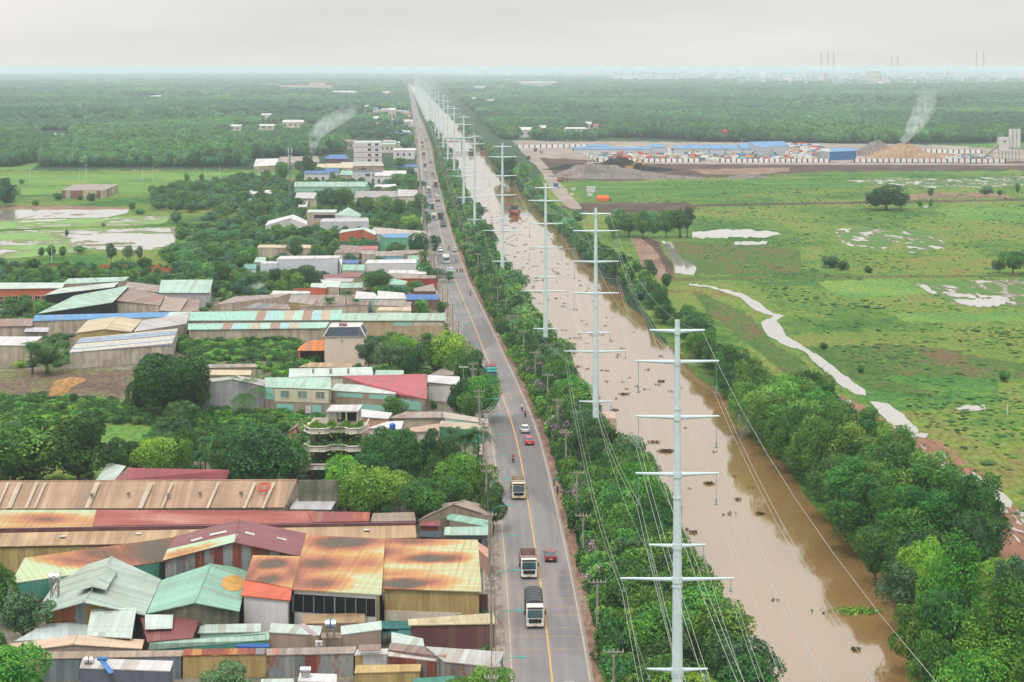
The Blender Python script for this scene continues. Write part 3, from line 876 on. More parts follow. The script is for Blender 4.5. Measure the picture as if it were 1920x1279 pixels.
for i in range(5):
    V, F, T = crown(10 + i, 4.2, 1.3, 9.5, 13 + i, 9000, 0.40, core=0.52)
    proto('broad%d' % i, V, F, T, LEAF_BROAD if i != 2 else LEAF_DARK, 5, 0.32, i)
for i in range(2):
    V, F, T = crown(30 + i, 4.4, 1.6, 8.8, 14, 8000, 0.38, up=0.35, core=0.5)
    proto('lime%d' % i, V, F, T, LEAF_LIME, 5, 0.3, i)
for i in range(2):
    V, F, T = crown(40 + i, 3.6, 3.2, 10.5, 13, 5200, 0.40, (0.26, 0.38), droop=0.5, core=0.0)
    proto('grey%d' % i, V, F, T, LEAF_GREY, 6.5, 0.25, i)
for i in range(2):
    V, F, T = crown(50 + i, 2.1, 2.5, 13, 14, 4200, 0.40, (0.45, 0.6))
    proto('tall%d' % i, V, F, T, LEAF_DARK, 9, 0.25, i)
for i in range(3):
    V, F, T = crown(60 + i, 5.2, 0.4, 13, 24, 13000, 0.62, (0.18, 0.3), droop=1.3, up=0.6, aspect=0.24, core=0.0)
    proto('bamboo%d' % i, V, F, T, LEAF_BAMB, 9, 0.12, i, 7)
for i in range(2):
    V, F, T = crown(70 + i, 3.2, 0.1, 13.5, 18, 11000, 0.34, (0.34, 0.5), 'cone', droop=1.2, up=0.1, core=0.42)
    proto('vine%d' % i, V, F, T, LEAF_VINE, 8, 0.3, i, 0)
for i in range(3):
    V, F, T = crown(80 + i, 1.5, 0.0, 2.4, 7, 900, 0.34, (0.45, 0.6), core=0.6)
    proto('bush%d' % i, V, F, T, [LEAF_BROAD, LEAF_LIME, LEAF_DARK][i], 0, 0, i)
for i in range(2):
    V, F, T = crown(90 + i, 2.6, 0.8, 5.6, 10, 2800, 0.36, (0.36, 0.5))
    rng = np.random.default_rng(i)
    k = rng.choice(len(V) // 4 - 200, 50, replace=False)
    top = V[k * 4]; top = top[(top[:, 2] > 3.4)][:9]
    C = np.concatenate([c + rng.normal(size=(34, 3)) * 0.33 for c in top]) + np.array([0, 0, 0.25])
    Vp, Fp = quads(C, rng.normal(size=C.shape), 0.3, rng)
    proto('pink%d' % i, V, F, T, LEAF_BROAD, 3, 0.15, i, 4, np_mesh('blossom', Vp, Fp, PINK, False, rng.uniform(0, 1, len(Fp))))
for i in range(3):
    V, F, T = crown(100 + i, 4.6, 0.5, 9.5, 9, 420, 1.5, (0.36, 0.5), core=0.78)
    proto('far%d' % i, V, F, T, LEAF_FAR, 0, 0, i)
for i in range(2):
    V, F, T = crown(110 + i, 4.2, 0.8, 9.5, 11, 1500, 0.85, (0.34, 0.5), core=0.7)
    proto('mid%d' % i, V, F, T, [LEAF_FAR, LEAF_BROAD][i], 0, 0, i)

def fronds(n, length, z, droop, width, seed, rise=0.6, layers=1):
    rng = np.random.default_rng(seed)
    V, F, T = [], [], []
    for i in range(n):
        a = 2 * pi * i / n * (1 + 0.0) + rng.uniform(-.25, .25)
        el = rise * rng.uniform(0.1, 1.6)
        L = length * rng.uniform(0.8, 1.1)
        seg = 7; prev = None
        for k in range(seg + 1):
            f = k / seg
            rr = L * f * cos(el * 0.6) * (1 - 0.12 * f)
            zz = z + L * (f * sin(el) - droop * f * f)
            c = np.array([rr * cos(a), rr * sin(a), zz])
            side = np.array([-sin(a), cos(a), 0])
            w = width * sin(pi * min(1, 0.12 + f * 0.86)) ** 0.7
            cur = (c, side, w)
            if prev is not None:
                # separate leaflets on both sides
                for sgn in (-1, 1):
                    for q in range(3):
                        g = (q + rng.uniform(0, .6)) / 3
                        b0 = prev[0] * (1 - g) + c * g
                        b1 = b0 + (c - prev[0]) * 0.22
                        tip = b0 + side * sgn * w + (c - prev[0]) * 0.55 + np.array([0, 0, -w * 0.55])
                        m_ = len(V)
                        V += [b0, b1, tip + (c - prev[0]) * 0.1, tip]
                        F.append((m_, m_ + 1, m_ + 2, m_ + 3)); T.append(rng.uniform(0.2, 0.9))
            prev = cur
    return np.array(V), np.array(F), np.array(T)
V, F, T = fronds(20, 3.6, 6.5, 0.75, 0.75, 1, 0.9); proto('palm0', V, F, T, LEAF_PALM, 6.5, 0.22, 3, 0)
V, F, T = fronds(26, 3.2, 4.2, 0.7, 0.9, 2, 1.1); proto('palm1', V, F, T, LEAF_PALM, 4.2, 0.25, 4, 0)
V, F, T = fronds(14, 2.2, 1.2, 0.6, 0.5, 3, 1.2); proto('banana0', V, F, T, LEAF_LIME, 1.2, 0.15, 5, 0)
V, F, T = fronds(30, 4.6, 1.6, 0.28, 0.9, 4, 1.35); proto('traveller0', V, F, T, LEAF_PALM, 2.2, 0.5, 6, 0)

def plant(key, loc, h, w=None, rz=0.0, name='tree', label='tree', group=None, cat='tree', rigid=False):
    """a tree is its trunk's Empty with crown (and trunk, blossom) as parts"""
    cm, tm, ex, H, R = PROTO[key]
    sz = h / H; sx = (w / 2 / R) if w else sz
    root = bpy.data.objects.new(name, None); COL.objects.link(root)
    root.location = loc; root.rotation_euler = (0, 0, rz); root.scale = (sx, sx, sz)
    root.empty_display_size = 0.5
    tag(root, label, cat, group)
    c = bpy.data.objects.new('crown', cm); COL.objects.link(c); c.parent = root
    if tm: t = bpy.data.objects.new('trunk', tm); COL.objects.link(t); t.parent = root
    if ex: t = bpy.data.objects.new('blossom', ex); COL.objects.link(t); t.parent = root
    return root

NAMES = {'broad': ('tree', 'leafy green tree'), 'lime': ('tree', 'bright yellow green tree'), 'grey': ('tree', 'feathery grey green tree'), 'tall': ('tree', 'slender dark tree'),
         'bamboo': ('bamboo_clump', 'arching bamboo clump'), 'vine': ('tree', 'vine covered tree'), 'bush': ('shrub', 'low green shrub'), 'pink': ('flowering_tree', 'small tree with pink blossom'),
         'far': ('tree', 'dark round tree'), 'mid': ('tree', 'dark round tree'), 'palm': ('palm_tree', 'palm tree'), 'banana': ('banana_plant', 'banana plant'), 'traveller': ('palm_tree', "wide fan shaped palm")}
LANDMARKS = [(90, 1150, 'the low white roofs at the near left corner'), (410, 1270, 'the dark grey house with the white roof'), (780, 1240, 'the near row of rusty walls'), (315, 770, 'the muddy field'),
             (70, 850, 'the long brown ribbed roof'), (625, 860, 'the terraced concrete house'), (770, 950, 'the twin transformer poles'), (560, 770, 'the mint two storey factory'), (770, 740, 'the red factory roof'),
             (650, 670, 'the cream villa'), (90, 690, 'the white walled sheds'), (480, 640, 'the ivy covered wall'), (360, 540, 'the mint shed row'), (650, 560, 'the crowded tin roofs'), (580, 500, 'the long white building'),
             (740, 470, 'the green walled house'), (660, 440, 'the orange brick house'), (540, 430, 'the white gabled hall'), (543, 390, 'the tall telecom mast'), (660, 360, 'the long mint shed'), (690, 310, 'the five storey white building'),
             (260, 510, 'the red brick walls'), (150, 440, 'the flooded paddies'), (170, 350, 'the old shed in the fields'), (1660, 390, 'the far right meadow path'), (1260, 440, 'the long pale pond'),
             (1900, 500, 'the right edge of the meadow'), (1500, 300, 'the building site'), (960, 300, 'the truss bridge')]
_PLY = [(1270, 600, 1432), (1117, 390, 851), (1023, 344, 690), (942, 268, 550), (890, 250.5, 455), (869.5, 215, 412.5), (851.7, 200, 350), (839.5, 187, 326), (831, 177, 300), (822.5, 169.5, 281), (816, 164, 264), (810.5, 158, 240), (806.4, 157, 232)]
_OW = ['nearest', 'second', 'third', 'fourth', 'fifth', 'sixth', 'seventh', 'eighth', 'ninth', 'tenth', 'eleventh', 'twelfth', 'thirteenth']
PYL = []
for i, (x, yt, yb) in enumerate(_PLY):
    d = FPX * CAMH / (yb - HZ); h = CAMH * (1 - (yt - HZ) / (yb - HZ))
    PYL.append(((x - CXP) * d / FPX, d, h))
for i in range(6): LANDMARKS.append((None, i, 'the %s white pylon' % _OW[i]))
_LW = []
for a, b, t in LANDMARKS:
    if a is None: _LW.append((PYL[b][0], PYL[b][1], t))
    else:
        p = P(a, b); _LW.append((p.x, p.y, t))
def ordinal(n):
    w = ['nearest', 'second nearest', 'third nearest', 'fourth nearest', 'fifth nearest', 'sixth nearest', 'seventh nearest', 'eighth nearest', 'ninth nearest']
    if n <= 9: return w[n - 1]
    return str(n) + ('th' if 10 <= n % 100 <= 20 else {1: 'st', 2: 'nd', 3: 'rd'}.get(n % 10, 'th')) + ' nearest'
_planted = []
def put(key, x, y, h, w=None, where='', rng=random, rz=None):
    base = ''.join(c for c in key if not c.isdigit())
    nm, ph = NAMES[base]
    o = plant(key, (x, y, 0), h, w, rng.uniform(0, 6.28) if rz is None else rz, nm, ph, where or None, nm.replace('_', ' '))
    _planted.append((o, ph, x, y, where))
    return o
def label_plants():
    """every plant is told from its like by the landmark it stands nearest to"""
    g = {}
    side_of = {'trees between road and canal': 'in the roadside strip, ', 'trees on the far canal bank': 'on the far bank, ', 'bamboo on the far canal bank': 'on the far bank, ', 'flowering trees along the canal side of the road': ''}
    for o, ph, x, y, wh in _planted:
        k = min(_LW, key=lambda q: hypot(q[0] - x, (q[1] - y)))
        g.setdefault((ph, side_of.get(wh, ''), k[2]), []).append((hypot(k[0] - x, k[1] - y), o))
    for (ph, wh, lm), lst in g.items():
        lst.sort(key=lambda q: q[0])
        side = wh
        for i, (dd, o) in enumerate(lst):
            o['label'] = ('%s %s%s to %s' % (ph, side, ordinal(i + 1), lm)) if len(lst) > 1 else '%s %snearest to %s' % (ph, side, lm)
            if len(o['label'].split()) > 16: o['label'] = o['label'].replace(' at the near left corner', '').replace('fan shaped ', '').replace('vine covered tree on the far bank', 'vine covered tree').replace('bright yellow green tree', 'bright green tree').replace('feathery grey green tree', 'grey green tree').replace('small tree with pink blossom', 'pink blossoming tree').replace('the dark grey house with the white roof', 'the dark grey house')

# ---------------------------------------------------------------- single trees read off the photograph: x, top, base, width in px, kind
LT = [
 (28, 782, 925, 200, 'broad0'), (145, 768, 922, 150, 'broad1'), (-8, 1050, 1175, 95, 'broad3'), (42, 1105, 1222, 110, 'grey0'), (15, 1200, 1345, 160, 'lime0'), (-40, 1180, 1330, 130, 'broad1'),
 (426, 1240, 1345, 95, 'grey1'), (920, 1246, 1335, 100, 'lime1'), (862, 1266, 1340, 60, 'lime0'),
 (495, 790, 928, 150, 'broad2'), (452, 812, 915, 80, 'broad4'), (548, 812, 912, 70, 'broad3'), (700, 868, 985, 130, 'lime0'), (655, 890, 975, 70, 'broad1'), (790, 898, 996, 100, 'broad0'), (752, 880, 960, 70, 'broad3'),
 (722, 800, 912, 85, 'broad1'), (768, 800, 915, 90, 'broad4'), (806, 800, 922, 42, 'tall0'), (838, 812, 915, 60, 'broad2'), (862, 846, 962, 90, 'lime1'), (905, 862, 965, 60, 'broad0'), (925, 904, 1000, 55, 'broad1'),
 (898, 800, 890, 60, 'palm0'), (872, 806, 892, 60, 'palm1'), (850, 800, 880, 50, 'palm0'), (833, 880, 940, 50, 'palm1'), (690, 812, 900, 60, 'broad3'), (745, 850, 930, 60, 'broad2'), (882, 868, 950, 50, 'broad4'), (600, 868, 905, 30, 'bush2'),
 (290, 815, 905, 90, 'lime0'), (258, 825, 895, 70, 'broad1'), (322, 828, 905, 60, 'broad4'), (348, 820, 902, 36, 'lime1'), (384, 818, 900, 44, 'palm0'), (375, 845, 902, 40, 'palm1'), (410, 858, 905, 40, 'broad3'), (305, 790, 850, 40, 'palm1'),
 (312, 660, 790, 150, 'broad0'), (368, 676, 780, 70, 'broad4'), (262, 700, 780, 60, 'broad3'), (340, 752, 812, 70, 'broad2'), (340, 785, 832, 46, 'grey0'),
 (89, 632, 702, 92, 'traveller0'), (62, 640, 702, 50, 'palm1'),
 (739, 740, 785, 52, 'broad4'), (902, 700, 792, 92, 'lime1'), (862, 708, 790, 60, 'broad2'), (880, 735, 800, 50, 'broad0'), (848, 618, 715, 82, 'lime0'), (818, 636, 712, 55, 'broad0'), (888, 655, 735, 50, 'broad1'), (862, 650, 725, 60, 'broad3'),
 (692, 632, 702, 52, 'grey0'), (755, 622, 700, 56, 'lime0'), (730, 642, 708, 70, 'grey1'), (780, 645, 705, 50, 'grey0'), (720, 685, 712, 40, 'bush0'), (766, 655, 712, 40, 'broad2'),
 (705, 508, 552, 58, 'broad0'), (740, 535, 556, 60, 'bush2'), (565, 497, 536, 72, 'broad2'), (548, 505, 538, 40, 'broad0'), (466, 508, 540, 46, 'lime0'), (450, 500, 530, 40, 'broad1'), (515, 502, 536, 34, 'grey0'), (490, 508, 540, 26, 'palm0'),
 (618, 556, 590, 30, 'palm1'), (650, 544, 592, 34, 'palm0'), (667, 560, 590, 20, 'palm0'), (790, 560, 590, 30, 'bush1'), (828, 565, 592, 26, 'broad0'), (842, 508, 530, 20, 'broad1'), (820, 502, 530, 30, 'broad3'), (800, 500, 525, 30, 'broad0'),
 (622, 352, 396, 48, 'broad2'), (645, 352, 396, 34, 'broad0'), (606, 356, 394, 30, 'broad4'), (710, 348, 376, 22, 'bush2'), (785, 434, 482, 40, 'broad2'), (815, 440, 480, 22, 'broad0'), (792, 470, 500, 22, 'palm1'), (793, 490, 520, 22, 'broad3'),
 (553, 452, 486, 32, 'broad1'), (594, 456, 484, 30, 'broad4'), (629, 460, 484, 36, 'broad2'), (470, 462, 498, 32, 'lime0'), (533, 450, 486, 24, 'palm0'), (690, 448, 468, 28, 'broad0'), (750, 456, 470, 18, 'bush2'), (680, 474, 495, 16, 'grey1'), (655, 476, 498, 22, 'grey0'),
 (560, 370, 396, 30, 'broad0'), (690, 368, 402, 30, 'broad1'), (675, 370, 400, 22, 'broad2'), (722, 365, 405, 40, 'broad3'), (748, 372, 412, 30, 'broad0'), (770, 402, 432, 40, 'lime0'), (722, 384, 412, 20, 'palm0'), (740, 400, 428, 30, 'broad4'), (790, 362, 405, 36, 'broad2'), (800, 395, 430, 18, 'broad1'),
 (750, 295, 322, 26, 'broad0'), (735, 335, 352, 30, 'broad2'), (765, 325, 350, 36, 'broad3'), (790, 338, 355, 20, 'broad1'), (740, 348, 362, 22, 'bush0'), (575, 285, 330, 30, 'broad2'), (530, 302, 345, 36, 'broad0'), (500, 318, 340, 20, 'broad1'), (600, 312, 338, 28, 'broad2'),
 (125, 430, 448, 8, 'tall0'), (78, 462, 484, 14, 'mid1'), (96, 458, 484, 22, 'mid1'), (118, 460, 484, 16, 'mid1'), (150, 460, 476, 26, 'mid0'), (208, 454, 500, 24, 'grey0'), (240, 458, 500, 22, 'grey1'), (262, 460, 496, 16, 'grey0'), (330, 400, 420, 20, 'mid0'), (193, 418, 425, 10, 'bush0'),
 (350, 324, 346, 12, 'mid1'), (378, 325, 342, 12, 'mid1'), (40, 335, 348, 12, 'mid0'), (8, 332, 388, 50, 'mid0'), (-20, 330, 392, 60, 'mid0'), (330, 395, 418, 22, 'mid1'), (247, 378, 396, 16, 'mid1'), (262, 392, 402, 24, 'bush2'),
 (110, 362, 376, 22, 'bush2'), (172, 362, 378, 22, 'bush2'), (68, 375, 386, 16, 'bush0'), (150, 365, 376, 14, 'bush0'), (210, 350, 362, 22, 'bush2'),
]
_r = random.Random(5)
for (x, yt, yb, wpx, key) in LT:
    b = P(x, yb); h = CAMH * (1 - (yt - HZ) / (yb - HZ)); w = wpx * b.y / FPX
    put(key, b.x, b.y, h, w, 'trees among the houses', _r)
RT = [(1660, 345, 394, 86, 'broad2'), (1688, 360, 394, 40, 'broad0'), (1640, 358, 392, 40, 'mid0'), (1725, 372, 390, 12, 'mid1'), (1745, 372, 390, 10, 'mid1'), (1745, 352, 370, 12, 'mid0'), (1850, 348, 368, 30, 'mid0'), (1875, 355, 368, 12, 'mid1'), (1908, 342, 368, 10, 'tall0'),
      (1900, 470, 514, 52, 'broad0'), (1872, 486, 512, 26, 'broad2'), (1935, 465, 516, 40, 'broad4'), (1882, 694, 716, 26, 'bush2'), (1275, 390, 446, 44, 'tall0'), (1288, 386, 446, 30, 'tall1'), (1250, 392, 446, 40, 'broad2'), (1225, 395, 446, 36, 'mid0'),
      (1180, 398, 444, 50, 'broad2'), (1150, 402, 446, 36, 'broad0'), (1205, 392, 448, 40, 'broad3'), (1165, 390, 438, 40, 'mid0'), (1560, 480, 502, 40, 'bush2'), (1580, 488, 506, 26, 'bush0'), (1628, 500, 512, 20, 'bush2'), (1220, 485, 530, 30, 'broad2'), (1250, 512, 545, 24, 'broad0'),
      (1086, 392, 420, 28, 'mid0'), (980, 305, 352, 34, 'broad0'), (958, 292, 348, 44, 'broad2'), (940, 300, 338, 30, 'broad1'), (1008, 330, 362, 14, 'mid1'), (1545, 642, 655, 18, 'bush2'), (1614, 686, 700, 16, 'bush2')]
for (x, yt, yb, wpx, key) in RT:
    b = P(x, yb); h = CAMH * (1 - (yt - HZ) / (yb - HZ)); w = wpx * b.y / FPX
    put(key, b.x, b.y, h, w, 'trees in the meadow', _r)

def RLc(d): return float(np.interp(d, [150, 250, 330, 600, 1000, 9000], [43, 42.5, 41.5, 37, 37, 38])) + 1.0 * sin(d / 23.0) - 0.0592 * d
# strip between road and canal
r = random.Random(11)
STRIPFAR = []
d = 205.0
kinds = ['broad0', 'broad1', 'broad3', 'broad4', 'broad2', 'lime0', 'broad0', 'broad3', 'lime1', 'grey0']
nstrip = 0
while d < 2300:
    sp = 6.2 if d < 560 else 7.0
    a, b = rc(d) + 10.0, RLc(d) - 0.5
    n = max(1, int(round((b - a) / 6.6)))
    for k in range(n):
        f = (k + 0.5) / n
        x = a + (b - a) * f + r.uniform(-1.2, 1.2); y = d + r.uniform(-2.2, 2.2)
        if any(hypot(x - p[0], y - p[1]) < 3.2 for p in PYL): x += 3.4
        h = (6.0 + 4.6 * f) * r.uniform(0.82, 1.12)
        if d < 330: h *= 1.12
        w = r.uniform(7.0, 9.8)
        if d < 470:
            put(r.choice(kinds), x, y, h, w, 'trees between road and canal', r); nstrip += 1
        else: STRIPFAR.append((x, y, h / 8.0, w / 8.6))
    d += sp
# bushy edge right at the kerb, some in blossom
PK = [(986, 676), (985, 690), (995, 724), (1010, 718), (1023, 768), (1021, 780), (1030, 806), (1041, 797), (1085, 912), (1065, 921), (1079, 1022), (921, 574), (897, 506), (863, 457), (854, 415), (835, 363), (1128, 1060), (908, 560), (935, 600), (872, 470)]
for x, y in PK:
    dd = FPX * (CAMH - 4.3) / (y - HZ)
    put('pink%d' % r.randint(0, 1), max((x - CXP) * dd / FPX, rc(dd) + 8.8), dd, r.uniform(4.6, 5.6), r.uniform(4.5, 6), 'flowering trees along the canal side of the road', r)
SHRUBS = []
d = 205.0
while d < 1500:
    for q in range(2):
        SHRUBS.append((rc(d) + 7.7 + q * 1.5 + r.uniform(-.5, 1.0), d + r.uniform(-1, 1), r.uniform(.9, 1.9), r.uniform(.9, 1.5)))
    d += 2.6
# far bank
d = 262.0
while d < 2400:
    c0 = 70.8 if d < 760 else 71.5
    c1 = float(np.interp(d, [230, 265, 300, 380, 430, 500, 580, 650, 760, 1500, 1600, 2400], [96, 88, 84, 79.5, 82, 85, 85, 82, 77, 79, 80, 80]))
    n = max(1, int((c1 - c0) / 7.4))
    for k in range(n):
        x = c0 + (c1 - c0) * (k + 0.5) / n + r.uniform(-1.6, 1.6) - 0.0592 * d; y = d + r.uniform(-3, 3)
        px, py = PX(x, y)
        if 285 < d < 385: continue
        if r.random() < .14: continue
        h = r.uniform(4.8, 11.0) * (1.0 if d < 700 else 0.8)
        w = r.uniform(5.8, 10.5) * min(1, h / 8 + .2)
        if d < 560: put(r.choice(['broad0', 'broad1', 'broad4', 'broad2', 'lime0', 'broad3', 'broad2']), x, y, h, w, 'trees on the far canal bank', r)
        else: STRIPFAR.append((x, y, h / 9.3, w / 9))
    d += 7.2
for i in range(38):
    d = 284 + (i // 4) * 12.2 + r.uniform(-3, 3); c = 73.2 + (i % 4) * (3.7 if i < 20 else 3.2) + r.uniform(-2, 2)
    put('bamboo%d' % (i % 3), c - 0.0592 * d, d, r.uniform(11, 14.5), r.uniform(10.5, 13.5), 'bamboo on the far canal bank', r)
for (x, yt, yb, wpx, key) in [(1880, 1058, 1330, 110, 'vine0'), (1800, 990, 1240, 100, 'vine1'), (1730, 1000, 1190, 90, 'lime0'), (1895, 1035, 1230, 80, 'grey0'), (1700, 1050, 1190, 110, 'grey1'), (1770, 1100, 1290, 130, 'broad0'), (1715, 1130, 1270, 100, 'broad1'),
                             (1840, 1150, 1330, 120, 'vine1'), (1830, 1220, 1400, 150, 'lime1'), (1910, 1180, 1400, 130, 'vine0'), (1965, 1080, 1310, 120, 'vine1'), (1750, 1180, 1330, 100, 'broad3'), (1690, 1015, 1140, 90, 'broad4'), 
                             (1640, 985, 1100, 80, 'broad0'), (1960, 1210, 1450, 160, 'broad4'), (1760, 1030, 1210, 80, 'lime1')]:
    b = P(x, yb); h = CAMH * (1 - (yt - HZ) / (yb - HZ)); w = wpx * b.y / FPX
    put(key, b.x, b.y, h, w, 'trees on the far canal bank', r)

# ---------------------------------------------------------------- woods: instanced crowns, one object of stuff for each wood
def scatter(name, label, pts, key):
    """pts: x, y, z scale, width scale"""
    if not len(pts): return
    pts = np.asarray(pts, dtype=np.float32)
    me = bpy.data.meshes.new(name)
    me.vertices.add(len(pts))
    co = np.zeros((len(pts), 3), dtype=np.float32); co[:, :2] = pts[:, :2]; co[:, 2] = -0.1
    me.vertices.foreach_set('co', co.ravel())
    rng = np.random.default_rng(len(pts))
    a = me.attributes.new('rot', 'FLOAT_VECTOR', 'POINT'); v = np.zeros((len(pts), 3), dtype=np.float32); v[:, 2] = rng.uniform(0, 6.28, len(pts)); a.data.foreach_set('vector', v.ravel())
    a = me.attributes.new('scl', 'FLOAT_VECTOR', 'POINT'); v = np.stack([pts[:, 3], pts[:, 3], pts[:, 2]], 1).astype(np.float32); a.data.foreach_set('vector', v.ravel())
    o = bpy.data.objects.new(name, me); COL.objects.link(o)
    src = CROWN_SRC[key]
    ng = bpy.data.node_groups.new(name, 'GeometryNodeTree')
    ng.interface.new_socket('Geometry', in_out='INPUT', socket_type='NodeSocketGeometry')
    ng.interface.new_socket('Geometry', in_out='OUTPUT', socket_type='NodeSocketGeometry')
    gi = ng.nodes.new('NodeGroupInput'); go = ng.nodes.new('NodeGroupOutput')
    oi = ng.nodes.new('GeometryNodeObjectInfo'); oi.inputs['Object'].default_value = src; oi.inputs['As Instance'].default_value = True
    ip = ng.nodes.new('GeometryNodeInstanceOnPoints')
    n1 = ng.nodes.new('GeometryNodeInputNamedAttribute'); n1.data_type = 'FLOAT_VECTOR'; n1.inputs[0].default_value = 'rot'
    n2 = ng.nodes.new('GeometryNodeInputNamedAttribute'); n2.data_type = 'FLOAT_VECTOR'; n2.inputs[0].default_value = 'scl'
    ng.links.new(gi.outputs[0], ip.inputs['Points']); ng.links.new(oi.outputs['Geometry'], ip.inputs['Instance'])
    e2r = ng.nodes.new('FunctionNodeEulerToRotation')
    ng.links.new(n1.outputs[0], e2r.inputs[0]); ng.links.new(e2r.outputs[0], ip.inputs['Rotation'])
    ng.links.new(n2.outputs[0], ip.inputs['Scale'])
    ng.links.new(ip.outputs[0], go.inputs[0])
    md = o.modifiers.new('scatter', 'NODES'); md.node_group = ng
    tag(o, label, kind='stuff')
    return o

CROWN_SRC = {}
def source(key, x, y):
    # the crown of a real tree standing in the scene serves as the pattern
    o = put(key, x, y, 8 if key[:4] != 'bush' else 2.2, None, 'trees among the houses', _r)
    o.rotation_euler = (0, 0, 0)
    CROWN_SRC[key] = [c for c in o.children if c.name.startswith('crown')][0]
for i, (k, x, y) in enumerate((('far0', 560, 322), ('far1', 585, 324), ('far2', 610, 322), ('mid0', 470, 345), ('mid1', 450, 352), ('bush0', 500, 352), ('bush1', 485, 440), ('bush2', 478, 430), ('banana0', 455, 770))):
    b = P(x, y); source(k, b.x, b.y)

rg = np.random.default_rng(77)
def fill(polys, holes, d0, d1, spf):
    """points on the ground, spaced by spf(distance), inside the outlines"""
    out = []
    xs = [p[0] for q in polys for p in q]
    d = d0
    while d < d1:
        s = spf(d)
        x0 = (min(xs) - CXP) * d / FPX; x1 = (max(xs) - CXP) * d / FPX
        n = int((x1 - x0) / s)
        if n > 0:
            x = x0 + (np.arange(n) + rg.uniform(0, 1)) * s + rg.uniform(-.38, .38, n) * s
            y = d + rg.uniform(-.38, .38, n) * s
            px = CXP + x * FPX / y; py = HZ + CAMH * FPX / y
            m = np.zeros(n, bool)
            for q in polys: m |= inpoly(px, py, q)
            for q in holes: m &= ~inpoly(px, py, q)
            c = x + 0.0592 * y
            m &= ~((c > 8) & (c < 73)) | (y > 9000)
            for i in np.nonzero(m)[0]: out.append((x[i], y[i], s))
        d += s
    return out
sp = lambda d: max(6.6, 0.0034 * d) if d < 8000 else 0.0045 * d
WL = [(-260, 131), (786, 131), (786, 200), (782, 262), (760, 285), (735, 262), (655, 262), (640, 290), (560, 296), (470, 298), (455, 324), (250, 324), (140, 330), (70, 326), (80, 300), (20, 316), (-260, 330)]
WR = [(800, 131), (2200, 131), (2200, 262), (1760, 268), (1600, 270), (1340, 266), (1180, 262), (1060, 266), (985, 262), (940, 262), (880, 200), (840, 165)]
CLEAR = [[(70, 245), (135, 245), (135, 272), (70, 272)], [(520, 300), (660, 285), (660, 300), (560, 310)], [(440, 238), (600, 232), (600, 245), (440, 246)], [(1100, 262), (1290, 266), (1290, 262), (1130, 258)], [(520, 160), (630, 160), (630, 170), (520, 170)], [(255, 183), (300, 180), (300, 190), (255, 190)]]
_FBX = [(445, 245, 30), (500, 244, 46), (549, 240, 40), (500, 224, 22), (573, 166, 100), (645, 178, 60), (725, 181, 22), (735, 232, 13), (688, 212, 8), (705, 234, 10), (760, 236, 14), (330, 250, 8), (240, 205, 12), (150, 206, 20),
      (900, 168, 34), (940, 167, 20), (1008, 162, 72), (915, 193, 18), (925, 191, 22), (890, 190, 20), (965, 201, 14), (1100, 158, 22), (1195, 161, 16), (1180, 166, 14), (1105, 244, 20), (1120, 246, 16), (1075, 248, 50), (1018, 256, 12), (985, 258, 26), (1640, 158, 26), (1662, 158, 16)]
for x, y, w in _FBX:
    k = (y - HZ) / (CAMH - 0.0) * 9.5
    CLEAR.append([(x - w / 2, y - 1), (x + w / 2, y - 1), (x + w / 2, y + k + 1), (x - w / 2, y + k + 1)])
def open_land(x, y):
    """clearings and logged strips in the woods"""
    return sin(x * 0.0041 + 1.7 * sin(y * 0.0011)) * sin(y * 0.0019 + 0.8 * sin(x * 0.0023)) > 0.6
far = fill([WL, WR], CLEAR, 1400, 19000, sp)
dens = lambda x, y: 0.5 + 0.5 * sin(x * 0.006 + y * 0.0013) * sin(y * 0.0042 + 1.3 * sin(x * 0.002))
pts = [[], [], [], [], []]
for x, y, s in far:
    if open_land(x, y) and rg.uniform() < 0.93: continue
    if y < 3200 and -72 < x - rc(y) < 9 and rg.uniform() < 0.8: continue
    if y > 9000 and x > 0 and rg.uniform() < 0.5: continue
    k = s / 6.6
    h = rg.uniform(0.75, 1.2) * (0.85 + 0.45 * dens(x * 0.7, y * 1.3)) * min(1.5, k ** 0.35)
    w = k * rg.uniform(0.85, 1.25)
    pts[rg.integers(0, 3) if y > 2200 else rg.integers(0, 5)].append((x, y, h, w))
for i, k in enumerate(('far0', 'far1', 'far2', 'mid0', 'mid1')):
    scatter('woods', 'dense green woodland stretching to the horizon', pts[i], k)
# the belts of trees and orchards between fields and houses
M1 = [(280, 366), (330, 352), (400, 344), (470, 336), (545, 345), (548, 400), (470, 408), (380, 402), (300, 398)]
M2 = [(345, 425), (420, 408), (500, 412), (495, 425), (480, 445), (492, 460), (470, 470), (450, 530), (420, 545), (330, 530), (300, 495), (318, 470), (336, 452)]
M3 = [(-200, 372), (0, 372), (20, 386), (-200, 392)]
M4 = [(500, 440), (600, 446), (640, 458), (640, 466), (560, 470), (490, 462)]
M5 = [(820, 290), (838, 290), (850, 330), (830, 330)]
md = fill([M1, M2, M3, M4], [[(60, 500), (334, 500), (334, 534), (60, 534)]], 600, 1400, lambda d: 6.8)
a, b, c_ = [], [], []
for x, y, s in md:
    q = (x, y, rg.uniform(0.32, 0.8), rg.uniform(0.6, 1.05))
    if rg.uniform() < (.5 if y > 750 else .3): continue
    (a if rg.uniform() < 0.5 else b).append(q)
scatter('woods', 'belt of dark green trees between the fields and houses', a + [p for i, p in enumerate(STRIPFAR) if i % 2], 'mid0')
scatter('woods', 'belt of leafy trees between the fields and along the canal', b + [p for i, p in enumerate(STRIPFAR) if not i % 2], 'mid1')
